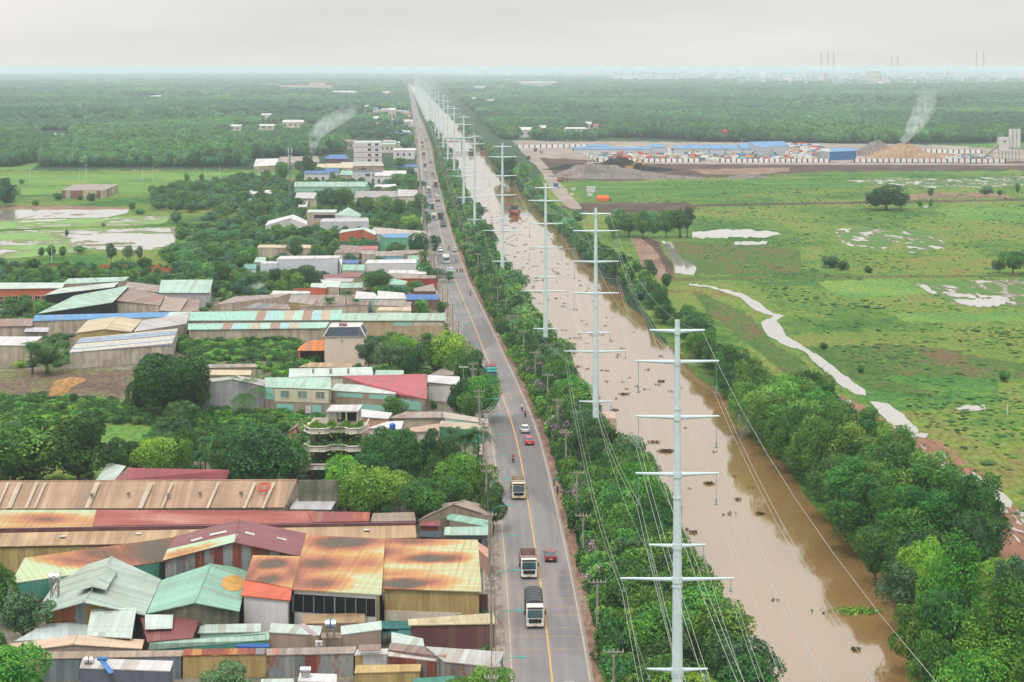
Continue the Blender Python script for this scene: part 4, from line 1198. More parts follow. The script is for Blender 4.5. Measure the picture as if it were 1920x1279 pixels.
sh = fill([[(0, 748), (120, 752), (240, 762), (330, 740), (380, 772), (640, 790), (660, 815), (420, 868), (300, 860), (230, 805), (0, 792)], [(330, 640), (560, 636), (560, 676), (400, 678), (330, 662)], [(-200, 506), (60, 500), (200, 505), (320, 512), (180, 520), (-200, 528)], [(430, 500), (600, 520), (600, 545), (430, 540)]], [[(125, 792), (300, 798), (260, 850), (120, 855)]], 350, 900, lambda d: 1.9)
g = [[], [], []]
for x, y, s in sh: g[rg.integers(0, 3)].append((x, y, rg.uniform(0.35, 0.95), rg.uniform(0.7, 1.3)))
for i in range(3): scatter('undergrowth', ['thick green undergrowth behind the workshops', 'bright weeds and reeds behind the workshops', 'dark scrub behind the workshops'][i], g[i] + [p for k, p in enumerate(SHRUBS) if k % 3 == i], 'bush%d' % i)
# shrubs and tussocks in the meadow
mdw = [(1290, 330), (2050, 322), (2100, 1279), (1900, 960), (1790, 860), (1640, 745), (1560, 640), (1440, 560), (1300, 470), (1310, 400), (1120, 360)]
t = fill([mdw], [[(1668, 588), (1960, 584), (1990, 602), (1700, 604)], [(1530, 528), (1690, 523), (1752, 548), (1600, 562)], [(1712, 528), (1990, 524), (1990, 578), (1790, 572)]], 260, 1300, lambda d: 2.2 if d < 600 else 3.4)
g = [[], [], []]
for x, y, s in t:
    dn = 0.5 + 0.5 * sin(x * 0.09 + 2 * sin(y * 0.02)) * sin(y * 0.045 + sin(x * .05))
    if rg.uniform() > 0.18 + 0.6 * (dn > 0.62): continue
    px, py = PX(x, y)
    if inpoly(px, py, [(1280, 520), (1460, 580), (1640, 745), (1740, 820), (1700, 830), (1600, 750), (1430, 640)]): continue
    if any(inpoly(px, py, q) for q in ([(1620, 745), (1670, 745), (1735, 800), (1735, 825), (1670, 820)], [(1290, 428), (1480, 428), (1480, 450), (1290, 450)], [(1780, 880), (1910, 900), (1910, 960), (1850, 950)], [(1556, 430), (1770, 430), (1770, 466), (1556, 466)])): continue
    sc_ = rg.uniform(0.08, 0.24) * (1.6 if rg.uniform() < 0.04 else 1)
    g[rg.integers(0, 3)].append((x, y, sc_ * .8, sc_ * rg.uniform(1.4, 3.6)))
for i in range(3): scatter('tussocks', ['green tussocks scattered over the meadow', 'bright tussocks scattered over the meadow', 'dark tussocks scattered over the meadow'][i], g[i], 'bush%d' % i)

# ---------------------------------------------------------------- weed drifting on the canal
def weed_mesh(seed, n, R, ax):
    rng = np.random.default_rng(seed)
    C = np.stack([rng.normal(size=n) * R, rng.normal(size=n) * R * ax, rng.uniform(0.06, 0.3, n)], 1)
    V, F = quads(C, rng.normal(size=(n, 3)) * 0.5 + np.array([0, 0, 1]), 0.42, rng, 0.8)
    return V, F, rng.uniform(0, 1, n)
big = [(1607, 1148, 3.2, .35), (1385, 525 + 180, 0.8, .6), (1330, 908, 1.3, .4), (1427, 965, 1.0, .5), (1383, 938, .8, .5), (1250, 847, 2.4, .4), (1605, 1220, .9, .5), (1170, 740, 1.3, .5), (1152, 770, 1.2, .4), (1010, 520, 1.4, .5), (1240, 716, 1.2, .5), (1300, 1000, 1.0, .5), (1225, 830, 1.8, .3)]
nb = 0; _wc = {}
for i, (x, y, R_, ax) in enumerate(big):
    b = P(x, y)
    if not (RLc(b.y) < b.x < RR(b.y)): continue
    V, F, T = weed_mesh(i, int(40 * R_ * R_ * 3 * ax + 50), R_ * (0.5 if i == 0 else 0.3), ax * 1.5)
    o = bpy.data.objects.new('floating_weed', np_mesh('floating_weed', V, F, LEAF_VINE if i == 0 else WEED, False, T)); COL.objects.link(o); o.location = (b.x, b.y, 0.06)
    k = min(_LW, key=lambda q: hypot(q[0] - b.x, q[1] - b.y))
    nb += 1
    lb_ = 'largest green raft of floating weed on the open canal' if i == 0 else 'brown patch of floating weed, %s to %s' % (ordinal(1 + _wc.setdefault(k[2], 0)), k[2])
    if i: _wc[k[2]] += 1
    tag(o, lb_, 'floating weed', 'patches of floating weed')
VV, FF, TT = [], [], []; k = 0
rw = np.random.default_rng(4)
for i in range(210):
    d = 240 + 760 * rw.uniform() ** 0.9
    if d < 420 and rw.uniform() < 0.75: continue
    f = np.clip(rw.beta(1.2, 1.8), 0.02, 0.98)
    x = RLc(d) + 2 + (RR(d) - RLc(d) - 4) * f
    s_ = rw.uniform(0.18, 0.6) * (2.0 if rw.uniform() < 0.06 else 1)
    n = int(10 * s_ + 5)
    C = np.stack([x + rw.normal(size=n) * s_ * 0.9, d + rw.normal(size=n) * s_ * 0.8, rw.uniform(0.08, 0.25, n)], 1)
    V, F = quads(C, rw.normal(size=(n, 3)) * 0.5 + np.array([0, 0, 1]), 0.5, rw, 0.8)
    VV.append(V); FF.append(F + k); k += len(V); TT.append(rw.uniform(0, 1, n))
o = bpy.data.objects.new('drifting_weed', np_mesh('drifting_weed', np.concatenate(VV), np.concatenate(FF), WEED, False, np.concatenate(TT))); COL.objects.link(o)
tag(o, 'hundreds of small brown clumps of weed drifting on the canal', kind='stuff')
# ---------------------------------------------------------------- buildings
MINT = sheet('#b4d6c6', 0.22); MINT2 = sheet('#9ed0bb', 0.22); MINTW = sheet('#cfe0d8', 0.15); TEAL = sheet('#5fae9c', 0.25)
BROWN = sheet('#c0a184', 0.30, '#b08f74'); TAN = sheet('#c9ab84', 0.28, '#b3926f'); MAROON = sheet('#94555a', 0.2); RED = sheet('#c2606a', 0.12); DRED = sheet('#9c4e4c', 0.25, rust=0.35)
BLUE = sheet('#5f9fd6', 0.2); DBLUE = sheet('#2f74bf', 0.2); GREYR = sheet('#c3c1c0', 0.2); WHITER = sheet('#e3e2e4', 0.12); PEACH = sheet('#e8cdb3', 0.15); CREAMR = sheet('#dccba8', 0.18)
OLD = sheet('#a99387', 0.4, '#8f7a70', rust=0.3); OLDG = sheet('#b3a8a0', 0.4, '#9c8f88', rust=0.2); BEIGER = sheet('#d8c9a2', 0.2); ORANGE = sheet('#e2824c', 0.2); REDO = sheet('#dd6a4a', 0.15)
MINTMIX = patch('#a5d6c4 #a5d6c4 #b5ddcc #a98a72 #a5d6c4 #c5b79c #a5d6c4 #a8d2d4', 2.6, 0.15); BLUEMIX = patch('#6f9fc8 #d5cdb8 #c9cdcb #5b8fc0 #cfc7b5 #8e5a4a #d8d0bd', 0.95, 0.2, 1)
RUSTP = patch('#8d4b40 #a45a44 #7e453c #c08c4e #8a8f92 #97503f', 1.1, 0.5); SCRAP = patch('#8f9698 #7d8588 #8a4a3e #a3a6a4 #7b4038 #9aa2a6', 1.3, 0.45); TANP = patch('#c4ab72 #bda46c #cab27a #b89e68 #c4ab72', 1.15, 0.0)
GREYP = patch('#8e8b89 #9a928c #7f8285 #a39a90 #8a7d74', 1.1, 0.25); COLP = patch('#b7653f #8f9aa0 #d79b3f #d8a75c #8b4a47 #daa04a #8a4646 #b9c2c4', 2.0, 0.15)
CREAM = wallm('#e3dcc9', 0.2); BEIGEW = wallm('#c9b7a2', 0.3); CONCW = wallm('#a99a89', 0.4); OLDW = wallm('#d2c5b2', 0.5); MOSS = wallm('#8b8a78', 0.6, hex2='#4f5745'); WHITEW = wallm('#e6e4e4', 0.15); GREYW = wallm('#bdbdc4', 0.2)
TAUPE = wallm('#b39f90', 0.18); PINKW = wallm('#d6a993', 0.3); BRICK = wallm('#cf7453', 0.2, hex2='#b9603f'); GREENW = wallm('#6fbf9c', 0.15); MINTWALL = wallm('#a9d8c8', 0.15); SLATE = wallm('#6f7380', 0.2, hex2='#5c606d'); MARW = sheet('#84565a', 0.2); BLUEG = sheet('#8b9aa3', 0.3, '#768791')
SLATER = sheet('#3d5064', 0.2); TILEO = sheet('#e88d4b', 0.15); WGREY = sheet('#cdcbd2', 0.15)
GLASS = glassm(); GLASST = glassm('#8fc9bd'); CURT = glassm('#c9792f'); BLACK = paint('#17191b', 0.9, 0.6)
RH, RM, RL_, RR_, RED_R, RSC = (rusted(k) for k in ('heavy', 'mid', 'light', 'mintright', 'red', 'scorched'))

def onplane(px, py, a, b, c):
    """the point of the plane a b c that the photograph shows at (px, py)"""
    n = (b - a).cross(c - a); o = Vector((0, 0, CAMH)); d = Vector(((px - CXP) / FPX, 1, -(py - HZ) / FPX))
    return o + d * (n.dot(a - o) / n.dot(d))
FOOT = []
def inset(pts, k=0.35):
    c = Vector((sum(p.x for p in pts) / len(pts), sum(p.y for p in pts) / len(pts), 0))
    out = []
    for p in pts:
        dx, dy = c.x - p.x, c.y - p.y
        out.append(Vector((p.x + math.copysign(min(k, abs(dx) * 0.2), dx), p.y + math.copysign(min(k, abs(dy) * 0.2), dy), p.z)))
    return out

def openings(root, a, b, lst, depth=0.07, ext=None):
    """parts set on the wall from corner a to corner b: (u0, u1, z0, z1, material, name)"""
    d = Vector((b.x - a.x, b.y - a.y, 0)); L = d.length; d.normalize(); n = Vector((d.y, -d.x, 0))
    for it in lst:
        u0, u1, z0, z1, mt, nm = it[:6]
        p, q = a + d * L * u0, a + d * L * u1
        mb = MB()
        pts = [Vector((p.x, p.y, z0)), Vector((q.x, q.y, z0)), Vector((q.x, q.y, z1)), Vector((p.x, p.y, z1))]
        o1 = [v + n * depth for v in pts]; o0 = [v - n * 0.02 for v in pts]
        mb.face(o1)
        for i in range(4):
            j = (i + 1) % 4
            mb.face([o0[i], o0[j], o1[j], o1[i]])
        ob = mb.build(nm, mt, root)
        if nm == 'window':
            fb = MB(); w = 0.09
            for (s, e) in ((0, 1), (1, 2), (2, 3), (3, 0)):
                fb.tube(o1[s] + n * 0.03, o1[e] + n * 0.03, w * 0.6, n=4)
            m0, m1 = (o1[0] + o1[1]) / 2, (o1[2] + o1[3]) / 2
            fb.tube(m0 + n * 0.03, m1 + n * 0.03, w * 0.45, n=4)
            fr = fb.build('frame', it[6] if len(it) > 6 else WHITE, root)
            fr.parent = ob

def shell(name, cat, label, out, faces, roof, wall, ridge=None, front=(), side=(), t=0.12, group=None, over=0.35, zg=0.0, frontmat=None, cap=None, left=(), fedge=(0, 1)):
    for v in out[:1]: pass
    W = inset(out, over)
    FOOT.append([(p.x, p.y) for p in out])
    cx = sum(p.x for p in W) / len(W); cy = sum(p.y for p in W) / len(W)
    root = empty(name, (cx, cy, zg), label, cat, group)
    mb = MB()
    for f in faces: mb.slab([out[i] if isinstance(i, int) else i for i in f], t)
    if ridge:
        mb.tube(ridge[0] + Vector((0, 0, .02)), ridge[1] + Vector((0, 0, .02)), 0.13, n=6)
    mb.build('roof', roof, root)
    wb = MB(); n = len(W)
    for i in range(n):
        j = (i + 1) % n
        a, b = W[i], W[j]
        wb.face([(a.x, a.y, zg - 0.2), (b.x, b.y, zg - 0.2), (b.x, b.y, b.z - t - 0.03), (a.x, a.y, a.z - t - 0.03)], 1 if (frontmat and i in range(fedge[0], fedge[1])) else 0)
    wb.build('wall', [wall, frontmat or wall], root)
    if front: openings(root, W[0], W[fedge[1]], front)
    if side: openings(root, W[fedge[1]], W[fedge[1] + 1], side)
    if left: openings(root, W[-1], W[0], left)
    return root

def px_list(s): return [tuple(float(v) for v in q.split(',')) for q in s.split()]
def M(label, s, zf, zb, roof, wall, name='shed', cat=None, **k):
    """single slope: pixels of front left, front right, back right, back left corner of the roof"""
    q = px_list(s)
    zr = k.pop('zfr', zf)
    o = [P(*q[0], zf), P(*q[1], zr), P(*q[2], zb + (zr - zf)), P(*q[3], zb)]
    if min(o[2].y, o[3].y) <= max(o[0].y, o[1].y) - 6: print('CHECK', label, [round(v.y) for v in o])
    return shell(name, cat or name, label, o, [(0, 1, 2, 3)], roof, wall, **k)
def GY(label, s, ze, zr, roof, wall, name='shed', cat=None, **k):
    """gable end towards us: front left, front apex, front right, back right, back apex, back left"""
    q = px_list(s)
    z = [ze, zr, ze, ze, zr, ze]
    o = [P(*q[i], z[i]) for i in range(6)]
    r2 = k.pop('roof2', None)
    k.setdefault('fedge', (0, 2))
    return shell(name, cat or name, label, o, [(0, 1, 4, 5), (1, 2, 3, 4)], roof, wall, ridge=(o[1], o[4]), **k)
def GX(label, s, ze, zr, roof, wall, name='shed', cat=None, **k):
    """ridge across the view: front left, front right eave, right and left end of the ridge"""
    q = px_list(s)
    a, b, c, d = P(*q[0], ze), P(*q[1], ze), P(*q[2], zr), P(*q[3], zr)
    bl = Vector((2 * d.x - a.x, 2 * d.y - a.y, ze)); br = Vector((2 * c.x - b.x, 2 * c.y - b.y, ze))
    o = [a, b, c, br, bl, d]
    return shell(name, cat or name, label, o, [(0, 1, 2, 5), (5, 2, 3, 4)], roof, wall, ridge=(d, c), **k)
def BX(label, s, h, roof, wall, name='house', depth=None, par=0.0, **k):
    """flat roofed block: pixels of front left, front right corner of the roof edge, back right, back left"""
    q = px_list(s)
    o = [P(*v, h) for v in q]
    r = shell(name, k.pop('cat', name), label, o, [(0, 1, 2, 3)], roof, wall, over=0.05, **k)
    return r
win = lambda n, z0, z1, w=0.5, a=0.08, b=0.92, m=None: [(a + (b - a) * (i + (1 - w) / 2) / n, a + (b - a) * (i + (1 + w) / 2) / n, z0, z1, m or GLASS, 'window') for i in range(n)]

# ---- the near workshops
r = GX('long brown ribbed roof with pale light strips across the whole left side', '-30,954 534,951 557,900 -30,903', 5.0, 7.6, BROWN, OLDW, 'warehouse')
for x in (-8, 12, 46, 62, 158, 258, 300, 386, 455, 490):
    mb = MB()
    a0, a1, b1, b0 = P(x, 953, 5.12), P(x + (9 if x in (158, 258, 12) else 5), 953, 5.12), P(x + (30 if x in (158, 258, 12) else 26), 904.5, 7.62), P(x + 21, 904.5, 7.62)
    for v in (a0, a1, b0, b1): v.z += 0.03
    mb.face([a0, a1, b1, b0])
    mb.build('light_strip', sheet('#d3c3ae', 0.2), r)
for x, y in ((172, 930), (241, 928), (316, 929), (375, 927), (452, 926)):
    m2 = MB(); c = P(x, y, 6.4); m2.box((c.x, c.y, c.z + .25), (0.45, 0.9, 0.35)); m2.build('roof_vent', OLDG, r)
m2 = MB(); c = P(495, 915, 7.05)
for k in range(3):
    R_ = 1.0 - k * 0.17
    m2.poly_tube([c + Vector((R_ * 1.0 * cos(a * pi / 10), R_ * 1.4 * sin(a * pi / 10), 0.12 + 0.42 * R_ * sin(a * pi / 10))) for a in range(21)], 0.06)
tag(m2.build('hose', paint('#d8492e'), origin=c), 'coiled orange red hose lying on the long brown roof', 'hose')
BX('roofless grey concrete yard box beside the brown roof', '543,954 621,955 632,937 553,935', 4.6, WGREY, MOSS, 'shed')
mb = MB(); a, b = P(559, 936, 5), P(632, 938, 5)
mb.box(((a.x + b.x) / 2, a.y + 0.4, 4.0), (b.x - a.x, 0.25, 8.0)); tag(mb.build('wall', MOSS, origin=((a.x + b.x) / 2, a.y + .4, 0)), 'tall weather stained concrete wall behind the white lean-to', 'wall')
M('mint and yellow rusted roof at the left edge below the brown one', '-30,991 172,989 181,956 -30,956', 4.4, 4.9, RL_, DRED)
M('long dull red rusted roof below the brown one', '172,986 586,980 590,958 182,956', 4.4, 4.9, RED_R, DRED, front=[(0.02, .55, 3.6, 4.1, MARW, 'fascia')])
M('short rust red striped roof with a white ridge near the trees', '586,979 692,977 694,960 578,959', 4.5, 5.1, DRED, DRED)
M('long brown cement roof with white light panels', '-30,1025 781,1008 779,985 -30,1000', 4.0, 4.8, TAN, TANP, 'warehouse', front=[(0.0, 1.0, 3.62, 3.85, MARW, 'fascia')])
m2 = MB(); a, b = P(2, 994, 5.0), P(780, 982, 5.0); m2.face([a - Vector((0, 0, .5)), b - Vector((0, 0, .5)), b + Vector((0, 0, .2)), a + Vector((0, 0, .2))]); m2.slab([a + Vector((0, 0, .2)), b + Vector((0, 0, .2)), b + Vector((0, .5, .2)), a + Vector((0, .5, .2))], .06)
tag(m2.build('gutter', MARW, origin=(a + b) / 2), 'long maroon metal gutter above the brown cement roof', 'gutter')
for x, y in ((118, 1007), (260, 1002), (688, 995)):
    m2 = MB(); c = P(x, y, 4.55); m2.box((c.x, c.y, c.z + 0.12), (0.9, 0.7, 0.1)); tag(m2.build('skylight', WHITER, origin=c), {118: 'left white light panel on the brown cement roof', 260: 'middle white light panel on the brown cement roof', 688: 'right white light panel on the brown cement roof'}[x], 'skylight')
M('big mint roof burnt orange by rust behind the pale gabled hall', '20,1094 304,1053 327,1007 46,1046', 5.2, 6.6, RM, TEAL, 'workshop', front=[(0.02, 0.22, 2.6, 5.0, TEAL, 'panel'), (0.02, .2, 1.2, 2.4, MARW, 'panel'), (.02, .2, .1, 1.0, ORANGE, 'panel')])
g = GY('maroon gabled roof with white light strips in the middle of the workshops', '304,1052 441,1017 563,1043 574,1000 448,974 327,1006', 6.4, 8.8, MAROON, SCRAP, 'workshop')
m2 = MB(); q = [P(314, 1031, 6.75), P(447, 1001, 8.85), P(441, 1017, 8.82), P(305, 1052, 6.42)]
for v in q: v.z += 0.09
m2.face(q[::-1] if (q[1] - q[0]).cross(q[2] - q[0]).z < 0 else q); m2.build('mint_panel', rusted('yellow'), g)
for s in ('392,1003 424,996 426,999 394,1006', '357,1014 378,1008 380,1011 359,1017', '460,998 478,1002 477,1005 459,1001', '520,1007 538,1012 537,1015 519,1010'):
    lft = px_list(s)[0][0] < 445
    q = [onplane(*v, *((P(304, 1052, 6.4), P(441, 1017, 8.8), P(448, 974, 8.8)) if lft else (P(441, 1017, 8.8), P(563, 1043, 6.4), P(448, 974, 8.8)))) for v in px_list(s)]; m2 = MB()
    m2.slab([v + Vector((0, 0, .12)) for v in q], 0.06); m2.build('light_strip', WHITER, g)
g = GY('pale mint gabled hall with a raised ridge vent', '61,1155 157,1129 272,1153 302,1086 210,1044 118,1072', 4.6, 6.8, sheet('#bccfc2', 0.2, '#b2c6ba'), COLP, 'workshop', over=1.6, front=[(.25, .5, 0.3, 4.0, GREENW, 'panel'), (.52, .62, .3, 4.4, MARW, 'panel'), (.62, .68, .3, 4.5, GREYR, 'panel'), (.68, 1.0, .3, 4.3, MARW, 'panel')], zg=0)
q = [P(146, 1108, 6.9), P(172.5, 1099.5, 7.6), P(199, 1106, 6.9), P(219, 1072, 6.9), P(206, 1056, 7.6), P(176, 1066, 6.9)]
m2 = MB(); m2.slab([q[0], q[1], q[4], q[5]], .08); m2.slab([q[1], q[2], q[3], q[4]], .08)
for v in q: m2.tube(v - Vector((0, 0, .1)), v - Vector((0, 0, 0.9)), 0.05, n=4)
m2.build('ridge_vent', sheet('#bccfc2', 0.2, '#b2c6ba'), g)
GY('bright mint gabled roof with a round rust stain', '275,1150 365,1130 449,1146 466,1066 395,1057 302,1088', 4.6, 6.4, MINT2, MOSS, 'workshop')
m2 = MB(); c = P(441, 1096, 5.6); m2.face([onplane(437 + cos(a * pi / 12) * (22 + 2 * sin(a * 1.9)), 1094 + sin(a * pi / 12) * 15, P(365, 1130, 6.4), P(449, 1146, 4.6), P(466, 1066, 4.6)) + Vector((0, 0, .05)) for a in range(24)]); tag(m2.build('rust_stain', paint('#d9a458', .7, .75, .2), origin=c), 'round ochre rust stain on the bright mint roof', 'stain')
rh = M('huge mint roof almost wholly burnt orange by rust', '546,1105 715,1115 722,1010 574,1003', 6.0, 8.6, RH, WHITEW, 'workshop', zfr=6.0,
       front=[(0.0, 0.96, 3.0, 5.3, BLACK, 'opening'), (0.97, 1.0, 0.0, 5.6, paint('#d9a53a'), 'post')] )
for i in range(9):
    W0, W1 = P(548, 1107, 6.0), P(714, 1116, 6.0); f = i / 8 * .95 + .005; a = W0.lerp(W1, f); m2 = MB(); m2.box((a.x, a.y + 0.2, 4.15), (0.08 if i % 2 else .16, 0.1, 2.3)); m2.build('mullion', BLUEG, rh)
M('rust burnt roof wing left of the huge orange roof', '459,1086 547,1102 563,1043 474,1041', 6.0, 7.3, RSC, CREAM, 'workshop', zfr=5.98)
M('orange red sheet roof at the corner of the burnt roof', '452,1116 544,1126 548,1103 459,1086', 5.3, 5.9, REDO, WHITEW, frontmat=WHITEW)
M('rust burnt roof fading to mint near the road', '716,1103 903,1109 896,1012 722,1010', 6.0, 8.4, RR_, TANP, 'workshop', frontmat=TANP, front=[(0.0, .82, 0.2, 3.0, wallm('#e2dac9', .35), 'panel')])
m2 = MB(); a = P(880, 1147, 0); b = P(915, 1147, 0); m2.box(((a.x + b.x) / 2, a.y, 1.2), (b.x - a.x, .12, 2.4))
tag(m2.build('gate', sheet('#7b433d', .3), origin=a), 'rusty brown metal gate beside the cream yard wall', 'gate')
M('cream lean-to wall block below the red corner roof', '494,1121 539,1125 539,1118 494,1115', 4.3, 4.3, WHITER, WHITEW)
# stacks and tarps in the yard
for x, y, lb in ((747, 1160, 'left'), (800, 1160, 'right')):
    c = P(x, y, 0); m2 = MB(); rr = random.Random(x)
    for k in range(9): m2.box((c.x + rr.uniform(-.12, .12), c.y + rr.uniform(-.1, .1), .12 + k * .16), (2.5, 1.6, .12), rr.uniform(-.05, .05))
    tag(m2.build('sheet_stack', paint('#93a5c4' if lb == 'left' else '#8b93b8'), origin=c), lb + ' stack of blue grey sheets in the yard', 'stack', 'stacks of sheets in the yard')
m2 = MB(); c = P(738, 1186, 2.2)
for k, (x, y, z, w_, d_) in enumerate(((722, 1170, 2.6, 3.6, 2.2), (750, 1170, 2.5, 3.4, 2.0), (730, 1180, 2.0, 2.0, 1.5), (752, 1184, 2.0, 3.0, 1.6))):
    p = P(x, y, z); m2.slab([p + Vector((-w_ / 2, -d_ / 2, -.2)), p + Vector((w_ / 2, -d_ / 2, -.3)), p + Vector((w_ / 2, d_ / 2, .1)), p + Vector((-w_ / 2, d_ / 2, .05))], .08)
    for sx in (-1, 1): m2.tube(p + Vector((sx * w_ / 2.2, -d_ / 2.2, -.3)), Vector((p.x + sx * w_ / 2.2, p.y - d_ / 2.2, 0)), .05, n=4)
tag(m2.build('tarp_shelter', sheet('#2f7f7c', .3), origin=c), 'dark teal tarpaulin shelter beside the beige roof', 'shelter')
M('long beige roof with a maroon wall near the road', '766,1172 932,1169 925,1149 765,1161', 3.3, 3.7, BEIGER, MARW, 'shed', frontmat=MARW)
M('small pale mint roof with a round tank stand at its right end', '504,1185 600,1191 604,1174 509,1168', 2.9, 3.3, MINTW, TAUPE, 'house', over=.1)
M('small pale mint roof right of the tank stand', '639,1190 716,1180 715,1164 639,1174', 2.9, 3.3, MINTW, TAUPE, 'house', over=.1)
M('small mint roof sloping towards the road', '734,1205 796,1212 793,1197 734,1185', 2.3, 2.9, MINTW, CONCW)
BX('dirty brown flat terrace behind the tank stand', '568,1169 685,1167 684,1149 568,1152', 3.3, wallm('#b39a78', .5, hex2='#7d6347'), CONCW, 'house')
BX('bare grey concrete stair block under the steel tank', '602,1196 640,1196 640,1186 602,1186', 2.7, CONCW, CONCW, 'house')
def tank(x, y, z, r_, L_, horiz, label, stand, band='#3f7fc0'):
    c = P(x, y, z); root = empty('water_tank', (c.x, c.y, z - stand), label, 'water tank')
    m2 = MB()
    if horiz:
        m2.tube((c.x - L_ / 2, c.y, z + r_), (c.x + L_ / 2, c.y, z + r_), r_, n=14)
    else: m2.tube((c.x, c.y, z), (c.x, c.y, z + L_), r_, n=14); m2.tube((c.x, c.y, z + L_), (c.x, c.y, z + L_ + .25), r_, r_ * .3, n=14)
    m2.build('tank', paint('#c9cdd2', .25, .8, .05, .6), root, smooth=False)
    if horiz:
        m3 = MB(); m3.tube((c.x - L_ * .1, c.y, z + r_), (c.x + L_ * .1, c.y, z + r_), r_ * 1.03, n=14, caps=False); m3.build('band', paint(band), root)
    if stand:
        m4 = MB()
        P4 = [(c.x + a * L_ * .35, c.y + b * r_ * .8) for a in (-1, 1) for b in (-1, 1)]
        for (a, b) in P4: m4.tube((a, b, z - stand), (a, b, z + .1), .05, n=5)
        for (p, q) in ((0, 1), (2, 3), (0, 2), (1, 3)):
            m4.tube((*P4[p], z), (*P4[q], z), .05, n=4); m4.tube((*P4[p], z - stand), (*P4[q], z), .035, n=4); m4.tube((*P4[q], z - stand), (*P4[p], z), .035, n=4)
        m4.build('stand', OLDG, root)
    return root
tank(620, 1178, 3.9, .55, 1.3, True, 'steel water tank with a blue band on a high stand', 3.0)
tank(103, 1090, 7.5, .6, 1.3, True, 'steel water tank on a rusty stand over the mint roof', 2.2, '#b9bec2')
tank(167, 1245, 4.6, .45, 1.0, True, 'steel water tank on the dark grey house', 1.2, '#b5705a')
tank(573, 1262, 4.0, .38, 1.2, True, 'small horizontal steel tank on a white roof at the front', .3, '#c9cdd2')
c = P(192, 1250, 5.0); m2 = MB(); m2.slab([(c.x - .5, c.y + .6, 5.5), (c.x + 1.0, c.y - 1.1, 4.55), (c.x + 1.5, c.y - .6, 4.55), (c.x, c.y + 1.1, 5.5)], .08); m2.tube((c.x - .8, c.y + 1, 5.6), (c.x + .4, c.y + 1, 5.6), .25, n=8)
tag(m2.build('solar_heater', paint('#4f84c4', .3), origin=c), 'slanting blue solar heater on the dark grey house', 'solar heater')
c = P(570, 1182, 4); m2 = MB(); m2.slab([(c.x - .7, c.y + .6, 4.6), (c.x + 1.3, c.y - 1.1, 3.6), (c.x + 1.9, c.y - .7, 3.6), (c.x - .1, c.y + 1.1, 4.6)], .08)
tag(m2.build('solar_heater', paint('#b79fa0', .3), origin=c), 'slanting pale pink solar panel on the mint roof', 'solar heater')
c = P(598, 1211, 2.9); m2 = MB(); m2.box((c.x, c.y, 3.2), (.85, .4, .6)); m2.tube((c.x, c.y - .2, 3.2), (c.x, c.y - .23, 3.2), .2, n=12, m=1)
tag(m2.build('air_conditioner', [WHITE, CONC], origin=c), 'white air conditioner unit above the rusty walls', 'air conditioner')
# lower rows
M('pale bluish roof under the green trees at the left', '27,1202 162,1194 168,1164 84,1170', 3.0, 3.6, sheet('#c9d5d4', .15), MARW)
M('tall mint lean-to roof with a maroon side', '162,1192 247,1196 256,1139 171,1142', 3.4, 5.6, MINTW, MARW)
M('maroon sheet roof with a pale patch', '276,1203 361,1196 377,1151 262,1153', 3.0, 4.4, MAROON, MARW)
m2 = MB(); q = [P(272, 1180, 3.9), P(323, 1178, 3.9), P(325, 1152.5, 4.7), P(272, 1152, 4.7)]; m2.slab(q, .06); tag(m2.build('roof_panel', sheet('#d3e3e0', .15), origin=q[0]), 'pale bluish panel laid on the maroon sheet roof', 'roof panel')
m2 = MB(); a, b = P(379, 1171, 0), P(487, 1168, 0)
m2.box(((a.x + b.x) / 2, a.y + 2, 2.2), (b.x - a.x, .15, 4.4)); tag(m2.build('fence', COLP, origin=a), 'fence of ochre, maroon and grey scrap sheets', 'fence')
M('pale mint roof in front of the coloured scrap fence', '370,1187 489,1184 489,1169 377,1171', 2.6, 3.3, MINTW, MINTWALL)
M('long mint lean-to roof over a blue tarpaulin', '278,1217 505,1199 503,1184 281,1205', 2.3, 3.1, MINT, TEAL)
m2 = MB(); q = [P(444, 1212, 2.0), P(505, 1213, 2.0), P(505, 1207, 2.2), P(444, 1208, 2.2)]; m2.slab(q, .3); tag(m2.build('tarpaulin', paint('#2f62b5'), origin=q[0]), 'bright blue tarpaulin under the long mint lean-to', 'tarpaulin')
GY('wide peach coloured gabled roof near the lower left corner', '47,1219 136,1208 266,1216 271,1199 144,1191 16,1207', 2.8, 3.5, PEACH, TAUPE, 'house', over=.15)
M('weathered grey brown roof strip over a grey sheet wall', '79,1235 340,1230 345,1219 90,1222', 2.9, 3.2, sheet('#b8a594', .4), BLUEG, over=.1, frontmat=BLUEG)
M('patched roof strip of rusty and grey sheets over tan panels', '341,1229 500,1226 500,1215 345,1217', 2.9, 3.2, RUSTP, TANP, over=.1, frontmat=TANP)
M('grey rusty roof strip over rust streaked sheet walls', '500,1228 664,1225 668,1212 500,1216', 2.9, 3.2, OLDG, SCRAP, over=.1, frontmat=SCRAP)
m2 = MB(); q = [P(672, 1220, 3.4), P(714, 1219, 3.4), P(715, 1208, 3.7), P(673, 1209, 3.7)]; m2.slab(q, .08); tag(m2.build('awning', OLD, origin=q[0]), 'small rusty awning above the white sheets', 'awning')
M('shed of white sheets over tan panels at the front', '664,1228 727,1226 728,1216 668,1218', 2.7, 2.9, WHITER, TANP, over=.1, front=[(.25, .99, 1.2, 2.55, WHITER, 'panel')])
M('pinkish white strip roof near the road', '727,1229 818,1239 820,1226 730,1219', 2.6, 3.0, sheet('#dccfca', .2), GREYP, over=.1, frontmat=SCRAP)
M('brown striped roof behind the pinkish white one', '728,1218 836,1232 838,1219 732,1206', 3.1, 3.4, OLD, GREYP, over=.1)
